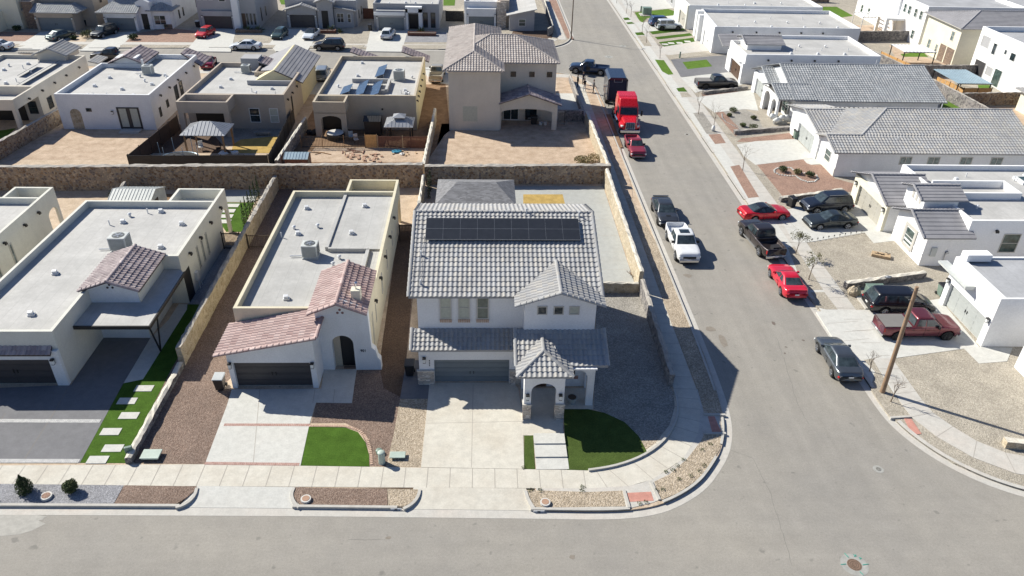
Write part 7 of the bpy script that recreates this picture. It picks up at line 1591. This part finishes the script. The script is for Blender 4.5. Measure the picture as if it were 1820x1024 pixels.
def pole(label,base,h,r,lean=(0,0),arm=False,mat='pole_wood',cat='utility pole',name='utility_pole'):
    x,y=base; B=thing(name,label,cat,(x,y,.1)); m=MB(); m.tube((x,y,0),(x+lean[0],y+lean[1],h),r*1.15,r*.75,14); m.build('pole',mat,B)
    m=MB(); m.tube((x+lean[0],y+lean[1],h-.02),(x+lean[0],y+lean[1],h+.03),r*.78,r*.7,14); m.build('pole_top','pole_wood' if mat=='pole_wood' else 'steel',B)
    if mat=='pole_wood':
        m=MB(); 
        for zz in(h-.25,h-.9): m.tube((x+lean[0]-.25,y+lean[1],zz),(x+lean[0]+.25,y+lean[1],zz),.025,.025,6)
        m.build('bolt','steel',B)
    return B
pole('bare tan wooden utility pole standing on the east verge beside the sidewalk',P(1568,697),8.2,.145,lean=(-.1,.15))
B=pole('thin brown street lamp pole at the far corner, cut by the top edge',P(1015,69),8.5,.10,mat='bark',cat='street lamp',name='street_lamp'); x,y=P(1015,69); m=MB(); m.path([(x,y,8.4),(x+1.2,y,8.9)],.05); m.build('arm','bark',B); m=MB(); m.obox((x+1.5,y,8.9),.6,.25,.12); m.build('lamp_head','steel',B)
def cover(label,px,r,mat,ring=True,z=.006,name='manhole_cover'):
    x,y=P(px[0],px[1],0); B=thing(name,label,'manhole cover',(x,y,0))
    if ring: m=MB(); m.tube((x,y,z-.02),(x,y,z),r*1.9,r*1.9,28); m.build('collar','manhole_pale',B)
    m=MB(); m.tube((x,y,z-.02),(x,y,z+.008),r,r,26); c=m.build('lid',mat,B); m=MB()
    for k in range(1,4): 
        for t in range(24):
            a=t*math.pi/12;b_=(t+.6)*math.pi/12; m.tube((x+math.cos(a)*r*k/3.6,y+math.sin(a)*r*k/3.6,z+.01),(x+math.cos(b_)*r*k/3.6,y+math.sin(b_)*r*k/3.6,z+.01),.012,.012,4)
    m.build('relief','bark_dark',c); return B,x,y
B,x,y=cover('rusty round manhole cover with green survey marks on pale concrete at the bottom',(1518.5,1004),.36,'rust'); m=MB()
for a0,a1,b0,b1 in ((-.42,.05,-.70,.02),(.42,-.02,.75,.03),(-.12,.45,-.22,.72),(.10,-.42,.2,-.62),(.20,.48,.34,.62),(.20,.62,.34,.50),(.42,.33,.52,.42),(.42,.44,.54,.34)): m.tube((x+a0,y+a1,.006),(x+b0,y+b1,.006),.028,.02,4)
m.build('survey_mark','paint_green',B)
cover('small valve cover in a pale ring on the open junction asphalt',(1561,834),.16,'manhole_ring'); cover('small pale-ringed valve cover on the side street beside the gravel beds',(1221,239),.16,'bark_dark'); cover('round cover in pale ring at the far junction near the blue pickup',(1082,101),.35,'manhole_ring'); cover('faint round cover near the crack at the far junction',(1107,82),.3,'manhole_ring')
def roundbox(label,px,inner,r=.28):
    x,y=P(*px); B=thing('planter_ring',label,'valve box',(x,y,.12),'round white-ringed boxes in the verge'); m=MB(); m.tube((x,y,.1),(x,y,.26),r,r,18); m.build('ring','pot_white',B); m=MB(); m.tube((x,y,.255),(x,y,.275),r*.72,r*.72,16); m.build('lid',inner,B)
roundbox('round white-rimmed box in brown gravel verge before house 901',(544,889),'terracotta'); roundbox('round white-rimmed box in tan gravel verge before the corner house',(969,895),'terracotta'); roundbox('round white-rimmed box with pebbles beside the pointed shrub',(83,884),'gv_red',.3)
x,y=P(1016,716); B=thing('plant_pot','round grey plant pot on the porch corner of the corner house','plant pot',(x,y,.13)); m=MB(); m.tube((x,y,.13),(x,y,.55),.2,.32,16); m.tube((x,y,.55),(x,y,.6),.34,.34,16); m.build('pot','manhole_ring',B); m=MB(); m.tube((x,y,.56),(x,y,.61),.27,.27,14); m.build('soil','bark_dark',B)
for px,lb,tx in (((958,910),'painted white kerb number plate before the corner house','905'),((704,904.5),'painted kerb number plate before house 901','901')):
    x,y=P(px[0],px[1],.1); B=thing('kerb_number',lb,'address marking',(x,28.15,0)); m=MB(); yy=[28.19,28.45][tx=='901']; m.box(x-.3,x+.3,yy-.02,yy,.03,.15); m.build('plate','white',B)
    text_part(B,tx,'S',yy-.01,x,.045,.11)
# ================================================================ PLANTS
def leafclump(m,c,r,n,size,flat=1.0):
    for _ in range(n):
        while True:
            v=Vector((random.uniform(-1,1),random.uniform(-1,1),random.uniform(-1,1)))
            if v.length<1 and v.length>.35: break
        p=Vector(c)+Vector((v.x*r[0],v.y*r[1],v.z*r[2])); a=Vector((random.gauss(0,1),random.gauss(0,1),random.gauss(0,1)+.3)).normalized(); b=a.orthogonal().normalized(); s_=size*random.uniform(.6,1.4); c2=a.cross(b)
        m.add([p-b*s_*.5,p+c2*s_*.35,p+b*s_*.5,p-c2*s_*.35],[(0,1,2,3)],random.choice((0,0,1)))
def shrub(label,px,r,h,mats=('leaf_dark','leaf'),n=260,size=.10,kind='round',name='shrub',group=None,xy=None):
    x,y=xy or P(*px); B=thing(name,label,'shrub',(x,y,.12),group); m=MB()
    if kind=='cone':
        for k in range(9): t=k/8; rr=r*(math.sin(math.pi*min(1,.22+.78*t)**.8)*.98+.06); leafclump(m,(x,y,.15+h*t),(rr,rr,h*.13),n//6,size)
    elif kind=='agave':
        for k in range(n):
            a=random.uniform(0,6.28); e=random.uniform(.3,1.35); d=Vector((math.cos(a)*math.cos(e),math.sin(a)*math.cos(e),math.sin(e))); L=r*random.uniform(.7,1.1); s_=d.cross(Vector((0,0,1))).normalized()*size; b0=Vector((x,y,.15)); md=b0+d*L*.5; tp=b0+d*L-Vector((0,0,L*.12))
            m.add([b0-s_*.5,b0+s_*.5,md+s_*.6,tp,md-s_*.6],[(0,1,2,3,4)],k%2)
    else:
        leafclump(m,(x,y,.15+h*.5),(r,r,h*.55),n,size)
        for k in range(5): a=k*1.26; leafclump(m,(x+math.cos(a)*r*.45,y+math.sin(a)*r*.45,.15+h*random.uniform(.4,.75)),(r*.55,r*.55,h*.35),n//5,size)
    m.build('foliage',list(mats),B); s_=MB(); s_.tube((x,y,.05),(x,y,.15+h*.4),.05,.03,6); s_.build('stem','bark_dark',B); return B
shrub('pointed dark green conifer shrub in grey gravel verge at the bottom left',(46,874),.46,1.1,n=1300,size=.09,kind='cone')
shrub('round olive-green shrub in grey gravel verge right of the pointed one',(128,874),.40,.72,('leaf','leaf_olive'),n=1200,size=.08)
G5='garden shrubs in the grey gravel bed'
for lb,px,r in (('wide green shrub at the back left of the five-shrub gravel bed',(1303,199),.55),('small shrub at the left of the five-shrub gravel bed',(1296,207),.35),('yellowish shrub at the right of the five-shrub gravel bed',(1339,212),.4),('small green shrub in front centre of the five-shrub gravel bed',(1320,225),.4),('largest dark shrub at the front of the five-shrub gravel bed',(1338,231),.6)): shrub(lb,px,r,r*1.1,('leaf','leaf_olive'),220,.12,group=G5)
G3='shrubs inside the stone-ringed red gravel bed'
for lb,px,r,mt in (('left dark shrub inside the figure-eight stone ring',(1391,305),.5,('leaf_dark','leaf')),('middle brownish shrub inside the figure-eight stone ring',(1417,309),.45,('leaf_olive','leaf_dry')),('right dark shrub inside the figure-eight stone ring',(1439,314),.5,('leaf_dark','leaf'))): shrub(lb,px,r,r*1.1,mt,240,.12,group=G3)
ring=[(1376,303),(1380,300),(1393,297),(1406,299),(1414,306),(1425,308),(1440,308),(1451,312),(1454,318),(1448,323),(1436,324),(1424,320),(1414,313),(1400,313),(1385,311),(1377,307),(1376,303)]
m=MB(); rp_=[P(*q) for q in ring]
for i in range(len(rp_)-1):
    for q in dens(rp_[i],rp_[i+1],.25)[:-1]: m.blob((q[0],q[1],.15),.13,.13,.07,6,4,jit=.15)
tag(m.build('edging_ring','conc_white'),'white stone figure-eight ring in the red gravel bed','edging')
ring=[(1283,203),(1284,210),(1290,217),(1300,222),(1312,228),(1318,233)]; m=MB(); rp_=[P(*q) for q in ring]
for i in range(len(rp_)-1):
    for q in dens(rp_[i],rp_[i+1],.3)[:-1]: m.blob((q[0],q[1],.15),.1,.1,.05,6,4,jit=.15)
tag(m.build('edging_ring','conc_white'),'curved pale stone edging left of the five garden shrubs','edging')
for i,(px,lb) in enumerate((((436,404),'nearest'),((441,396),'second'),((446,386),'third'),((451,376),'fourth'),((456,366),'fifth'),((461,356),'farthest'))):
    shrub('slim dark cypress, %s of the row along the stone wall behind the canopy house'%lb,px,.22,2.3,('leaf_dark','leaf_dark'),300,.10,kind='cone',name='cypress',group='slim cypresses along the wall')
for i,(px,lb) in enumerate((((762,352),'nearer'),((765,340),'farther'))): shrub('slim dark cypress by the patio cover, the %s of two'%lb,px,.22,2.2,('leaf_dark','leaf_dark'),240,.10,kind='cone',name='cypress',group='slim cypresses by the patio cover')
shrub('yellow-green spiky plant beside the pale metal shed',(204,350),.9,1.1,('leaf_olive','agave'),70,.09,kind='agave')
shrub('large dry brown bush in the dirt yard at the end of the rear wall',(1035,290),1.0,.7,('leaf_dry','leaf_olive'),500,.12); shrub('second dry tan bush touching the brown one in the dirt yard',(1054,288),.8,.9,('leaf_dry','leaf_dry'),300,.12)
for lb,px,r in (('spiky agave at left in the far raised planter',(441,56),1.3),('spiky agave at right in the far raised planter',(460,56),1.3),('pale agave before the arched-garage house',(588,56),1.3),('small agave beside it before the arched-garage house',(604,58),.9),('agave in the brown planter box of the far modern grey house',(749,58),1.2)): shrub(lb,px,r,1,('agave','leaf_olive'),60,.12,kind='agave',name='agave',group='agaves before the far houses')
for lb,px,r,mt in (('olive bush between the two leftmost far driveways',(156,66),1.1,('leaf_olive','leaf')),('small low shrub left of the olive bush',(131,70),.55,('leaf_dark','leaf')),('dark shrub on red gravel before the white blue-tiled house',(237,70),.8,('leaf_dark','leaf')),('dark bush by the door of the white blue-tiled house',(268,50),1.1,('leaf_dark','leaf')),('second dark bush under the window of the white blue-tiled house',(299,50),.9,('leaf_dark','leaf')),('small bush before the leftmost taupe house',(31,54),.7,('leaf_dark','leaf'))): shrub(lb,px,r,r*1.0,mt,260,.18,group='bushes before the far houses')
for lb,x0,x1,y,mt in (('dark stone planter box before the far dark-garage house',-41.0,-36.8,131.0,'ledge_brown'),('long brown planter box before the far modern grey house',-12.5,-7.8,130.6,'wood_red'),('brown planter box before the arched-garage house',-28.0,-24.6,131.4,'wood_red')):
    B=thing('planter_box',lb,'planter',((x0+x1)/2,y,.12),'planter boxes before the far houses'); m=MB(); m.box(x0,x1,y-.5,y-.35,.1,.6); m.box(x0,x1,y+.35,y+.5,.1,.6); m.box(x0,x0+.15,y-.35,y+.35,.1,.6); m.box(x1-.15,x1,y-.35,y+.35,.1,.6); m.build('box',mt,B); m=MB(); m.box(x0+.15,x1-.15,y-.35,y+.35,.1,.5); m.build('soil','gv_dgrey',B)
def baretree(label,px,h,mat='bark',leaf=None,group=None,spread=.5,xy=None,depth=3,seed=0):
    st=random.getstate(); random.seed(hash(label)%9999 if seed==0 else seed); x,y=xy or P(*px); h*=1.2; T=thing('bare_tree',label,'tree',(x,y,.12),group); tr=MB(); br=MB(); lf=MB()
    b0=Vector((x,y,.05)); top=b0+Vector((random.uniform(-.1,.1),random.uniform(-.1,.1),h*.45)); tr.tube(b0,top,.045,.028,7)
    def grow(p,d,L,r,k):
        q=p+d*L; br.tube(p,q,r,r*.65,5,cap=False)
        if leaf and k<=1: leafclump(lf,q,(.25,.25,.2),5,.10)
        if k==0: return
        for _ in range(random.choice((2,3))):
            dd=(d+Vector((random.gauss(0,spread),random.gauss(0,spread),random.uniform(-.1,.35)))).normalized(); grow(p+d*L*random.uniform(.5,1),dd,L*random.uniform(.55,.8),r*.62,k-1)
    for _ in range(4): grow(top-Vector((0,0,random.uniform(0,h*.15))),Vector((random.gauss(0,.35),random.gauss(0,.35),1)).normalized(),h*.26,.016,depth)
    tr.build('trunk',mat,T); c=br.build('crown',mat,T)
    if leaf and lf.v: lf.build('foliage',[leaf,leaf],c)
    random.setstate(st); return T
GT='young bare street trees'
for lb,px,h,lf in (('bare young tree at the sidewalk edge left of the five-shrub bed',(1241.5,203),3.0,None),('bare young tree with a white bag tied at its foot',(1266.5,233),3.4,None),('bare young tree in the long red verge bed of the east kerb',(1320,303),3.0,None),('leafy-twigged sapling leaning over the sidewalk beside the red coupe',(1437,497),2.6,'leaf_olive'),('twiggy sapling between the brown pickup and the gravel yard',(1414,452),2.2,'leaf_olive'),('tiny bare sapling beside the grey sedan',(1546,660),1.6,None),('tiny bare sapling right of the wooden pole foot',(1583,714),1.9,None),('bare tree in the far verge beside the bright lawn',(1113,24),3.4,None),('second bare tree in the far verge beside the bright lawn',(1121,30),3.0,None),('dense-twigged bare tree before the turf strips',(1141,62),3.4,None),('second dense-twigged bare tree before the turf strips',(1149,76),3.0,None),('bare sapling beside the slim turf verge',(1173,104),2.6,None),('bare tree on the far side street at the top',(1096,6),3.0,None)): baretree(lb,px,h,leaf=lf,group=GT)
x,y=P(1267,233); m=MB(); m.blob((x,y,.45),.22,.2,.38,9,6,jit=.2); tag(m.build('plastic_bag','bag_white',smooth=True),'white plastic bag bundled around a young tree trunk','bag')
# foot weeds in the corner verge
m=MB()
for px in ((1036,866),(1034,873),(1184,839),(1196,836),(1203,828),(1215,818),(1166,872),(1178,870),(1206,852),(1228,846),(1136,895),(1148,893),(1247,800),(1262,790),(1243,838),(1252,828),(931,831),(943,872),(960,872)):
    x,y=P(*px); leafclump(m,(x,y,.17),(.16,.16,.07),40,.06)
tag(m.build('weeds',['leaf','leaf_olive']),'small green weeds sprouting in the corner verge gravel','weeds',kind='stuff')
# ================================================================ YARD CLUTTER
def item(name,mb,mat,label,cat,**k): return tag(mb.build(name,mat,**k),label,cat)
x,y=P(153,330); B=thing('toy_ride_on','green plastic ride-on toy in the dirt under the tall rock wall','toy',(x,y,.1)); m=MB(); m.blob((x,y,.4),.75,.4,.28,10,6,jit=.15); m.box(x+.2,x+.7,y-.25,y+.25,.5,.85); m.build('body','toy_green',B,smooth=False)
for a,b in ((-.5,-.35),(-.5,.35),(.5,-.35),(.5,.35)): m=MB(); m.tube((x+a,y+b-.08,.3),(x+a,y+b+.08,.3),.2,.2,12); m.build('wheel','tyre',B)
for i,(px,lb) in enumerate((((300,329),'left'),((309,329),'middle'),((317,329),'right'))):
    x,y=P(*px); B=thing('spare_tyre','upright tyre with pale rim, the %s of three along the rock wall'%lb,'tyre',(x,y,.12),'tyres leaning on the rock wall'); m=MB(); m.tube((x,y-.1,.45),(x,y+.1,.45),.34,.34,16); m.build('tyre','tyre',B,bevel=.03); m=MB(); m.tube((x,y-.12,.45),(x,y-.09,.45),.2,.2,14); m.build('rim','rim',B)
x,y=P(330,328); m=MB(); m.tube((x,y,.15),(x,y,.75),.6,.62,18); item('round_tub',m,'cloth_black','large round black tub right of the three tyres','tub')
for px,lb in (((376,328),'white bucket at the rock wall, the left of two'),((386,324),'white bucket at the rock wall, the right of two')): x,y=P(*px); m=MB(); m.tube((x,y,.12),(x,y,.6),.22,.28,14); item('bucket',m,'pot_white',lb,'bucket')
x,y=P(230,352); B=thing('outdoor_sofa','dark outdoor sofa with pale cushions in front of the metal shed','sofa',(x,y,.12)); m=MB(); m.box(x-1.2,x+1.2,y-.4,y+.4,.12,.5); m.box(x-1.2,x+1.2,y+.3,y+.45,.5,.95); m.box(x-1.3,x-1.15,y-.4,y+.4,.12,.75); m.box(x+1.15,x+1.3,y-.4,y+.4,.12,.75); m.build('frame','wood_dark',B); m=MB(); m.box(x-1.1,x-.02,y-.35,y+.28,.51,.62); m.box(x+.02,x+1.1,y-.35,y+.28,.51,.62); m.build('cushion','pot_white',B)
# trampoline
x,y=-31.6,75.4; B=thing('trampoline','round trampoline with safety poles and net inside the black fence','trampoline',(x,y,.1)); m=MB(); K_=28
for t in range(K_): a=t*2*math.pi/K_;b=(t+1)*2*math.pi/K_; m.tube((x+math.cos(a)*1.9,y+math.sin(a)*1.5,.8),(x+math.cos(b)*1.9,y+math.sin(b)*1.5,.8),.07,.07,6)
m.build('ring','metal_blue',B); m=MB(); m.prism([(x+math.cos(t*.2244)*1.75,y+math.sin(t*.2244)*1.38) for t in range(28)],.77,.79); m.build('mat','black',B)
for t in range(6): a=t*1.047; m=MB(); m.path([(x+math.cos(a)*1.9,y+math.sin(a)*1.5,.1),(x+math.cos(a)*1.95,y+math.sin(a)*1.55,2.4)],.035); m.build('safety_pole','metal_blue',B)
for px,s_,mt,lb,cat in (((398,277),.5,'bag_white','white cushion pile under the wooden gazebo','cushions'),((418,276),.4,'bag_white','small white bundle by the gazebo post','bundle')): x,y=P(*px); m=MB(); m.blob((x,y,.4),s_,s_*.7,.25,9,6,jit=.25); item('cushion',m,mt,lb,cat)
def chair(x,y,ang,label,mat='cloth_black',fr_='dark_metal'):
    B=thing('patio_chair',label,'chair',(x,y,.12),'patio chairs in the backyards'); m=MB(); m.obox((x,y,.55),.5,.5,.07,ang); m.build('seat',mat,B); m=MB(); c,s_=math.cos(ang),math.sin(ang); m.obox((x-s_*.24,y+c*.24,.85),.5,.06,.55,ang); m.build('backrest',mat,B)
    for a,b in((-.2,-.2),(.2,-.2),(-.2,.2),(.2,.2)): m=MB(); m.tube((x+a,y+b,.12),(x+a,y+b,.52),.02,.02,6); m.build('leg',fr_,B)
chair(-30.6,79.0,.4,'patio chair under the left side of the wooden gazebo','bag_white'); chair(-28.6,78.6,-1.2,'patio chair under the right side of the wooden gazebo'); chair(-14.9,82.4,.2,'blue-backed chair beside the dark plastic shed','metal_blue'); chair(-14.2,81.6,.5,'white chair beside the dark plastic shed','pot_white')
x,y=P(467,241); B=thing('fire_bench','low grey bench under the rear window of the taupe house','bench',(x,y,.12)); m=MB(); m.box(x-.9,x+.9,y-.25,y+.25,.45,.53); m.build('seat','steel',B)
for k in(-.7,.7): m=MB(); m.box(x+k-.05,x+k+.05,y-.2,y+.2,.12,.45); m.build('leg','steel',B)
# dumped boards, bricks and tarp in the tan house yard
def boards(px,n,label,mat,spread,size,name='loose_board',cat='board'):
    x,y=P(*px)
    for k in range(n):
        m=MB(); m.obox((x+random.gauss(0,spread[0]),y+random.gauss(0,spread[1]),.15+k*.006),size[0]*random.uniform(.5,1.2),size[1],.05,random.uniform(0,3.14))
        item(name,m,mat,label,cat)
        COL.objects[-1]['group']='scraps strewn in the dirt yard: '+cat+' '+mat.replace('_',' ')
boards((655,281),22,'one of the pinkish paver pieces strewn across the dirt yard','terracotta',(1.4,.55),(.45,.3),'paver_piece','paver'); boards((632,272),9,'one of the loose dark brown boards lying on the dirt yard','wood_red',(1.3,.7),(1.3,.09)); boards((590,272),5,'one of the thin boards at the left of the dirt yard','wood',(.9,.5),(1.3,.08)); boards((720,270),10,'one of the small pale scraps at the right of the dirt yard','wood_pale',(1.0,.6),(.4,.15),'rubble_piece','rubble')
x,y=P(706,271); m=MB(); m.blob((x,y,.2),.55,.35,.2,9,6,jit=.3); item('tarp',m,'tarp_blue','crumpled blue tarp on the dirt yard','tarp'); x,y=P(715,275); m=MB(); m.blob((x,y,.2),.3,.25,.16,8,6,jit=.3); item('sack',m,'bag_white','pale sack lying right of the blue tarp','sack')
x,y=P(597,246); B=thing('hot_tub','covered round tub with white top under the arched tan patio','hot tub',(x,y,.12)); m=MB(); m.tube((x,y,.12),(x,y,.8),1.0,1.0,20); m.build('shell','black',B); m=MB(); m.tube((x,y,.8),(x,y,.88),.95,.9,20); m.build('cover','pot_white',B)
x,y=P(562,236); m=MB(); 
for k in range(5): m.blob((x+random.gauss(0,.4),y+random.gauss(0,.5),.4),.35,.3,.3,8,6,jit=.2)
item('storage_heap',m,'cloth_black','dark heap of stored things beside the arched tan patio','heap')
# grill and pots at the beige house
x,y=P(949,220); B=thing('barbecue_grill','black barbecue grill under the arched porch of the beige house','grill',(x,y,.12)); m=MB(); m.box(x-.35,x+.35,y-.25,y+.25,.12,.8); m.build('cabinet','black',B); m=MB(); m.tube((x-.4,y,.92),(x+.4,y,.92),.28,.28,14); m.build('lid','dark_metal',B); m=MB(); m.box(x-.75,x-.4,y-.22,y+.22,.8,.84); m.box(x+.4,x+.75,y-.22,y+.22,.8,.84); m.build('side_shelf','steel',B)
for px,lb in (((961,222),'white pot right of the barbecue grill, the left of two'),((969,222),'white pot right of the barbecue grill, the right of two')): x,y=P(*px); m=MB(); m.tube((x,y,.12),(x,y,.5),.18,.25,12); item('plant_pot',m,'pot_white',lb,'plant pot')
# firewood box on gravel, boulder, bags on porch, coil
x,y=P(1565,456); B=thing('garden_box','shallow wooden box with lettering-like twigs on the east gravel yard','garden box',(x,y,.12)); m=MB(); m.obox((x,y,.25),1.5,.7,.22,-.45); m.build('box','wood_pale',B); m=MB()
for k in range(8): m.obox((x+random.gauss(0,.3),y+random.gauss(0,.15),.39),.3,.04,.04,random.uniform(0,3))
m.build('twigs','bark_dark',B)
x,y=P(1388,222); B=thing('covered_seat','seat heaped with white sheets under the arched porch of the blue-tiled east house','covered furniture',(36.9,89.3,.12)); m=MB(); 
for k in range(8): m.blob((36.6+random.gauss(0,.5),89.2+random.gauss(0,.25),.35+random.random()*.7),.4,.3,.35,9,6,jit=.2)
m.build('sheet','bag_white',B,smooth=True); m=MB(); m.box(36.0,37.6,88.9,89.5,.1,.4); m.build('base','steel',B)
x,y=P(1517,524); m=MB(); m.blob((x,y,.4),.55,.4,.5,9,7,jit=.12); item('boulder',m,'rock_cream','pale boulder at the street end of the low stone wall','boulder')
x,y=P(1575,503); m=MB(); m.blob((x,y,.7),.3,.2,.12,8,6,jit=.2); item('wire_coil',m,'steel','grey wire bundle lying on the low stone wall','wire bundle')
x,y=P(1124,490); m=MB()
for k in range(14): 
    a=random.uniform(0,6.28); m.tube((x+math.cos(a)*.1,y,.15),(x+math.cos(a)*random.uniform(.3,.8),y+math.sin(a)*.4,random.uniform(.2,.8)),.012,.012,4)
item('bent_wire',m,'rust','tangle of bent wire on the patio at the cross wall','wire')
x,y=P(1190,32); 
for i in range(10):
    q=P(1443+i*9.8,428.5-i*1.6); m=MB(); m.tube((q[0],q[1],.1),(q[0],q[1],.3),.015,.015,6); m.tube((q[0],q[1],.3),(q[0],q[1],.38),.07,.03,8)
    tag(m.build('path_light','black'),'one of the small dark path lights lining the white driveway edge','path light','path lights along the driveway')
x,y=P(140,228); B=thing('bicycle','dark bicycle lying by the archway of the white french-door house','bicycle',(x,y,.1)); 
for dx in(-.5,.5):
    m=MB()
    for t in range(14): a=t*.449;b=(t+1)*.449; m.tube((x+dx+math.cos(a)*.32,y,.42+math.sin(a)*.32),(x+dx+math.cos(b)*.32,y,.42+math.sin(b)*.32),.02,.02,4)
    m.build('wheel','tyre',B)
m=MB(); m.path([(x-.5,y,.42),(x-.1,y,.42),(x+.35,y,.9),(x-.2,y,.9),(x-.5,y,.42)],.018); m.path([(x-.1,y,.42),(x-.22,y,1.0)],.018); m.path([(x+.5,y,.42),(x+.33,y,1.05),(x+.2,y,1.1)],.018); m.build('frame','steel',B)
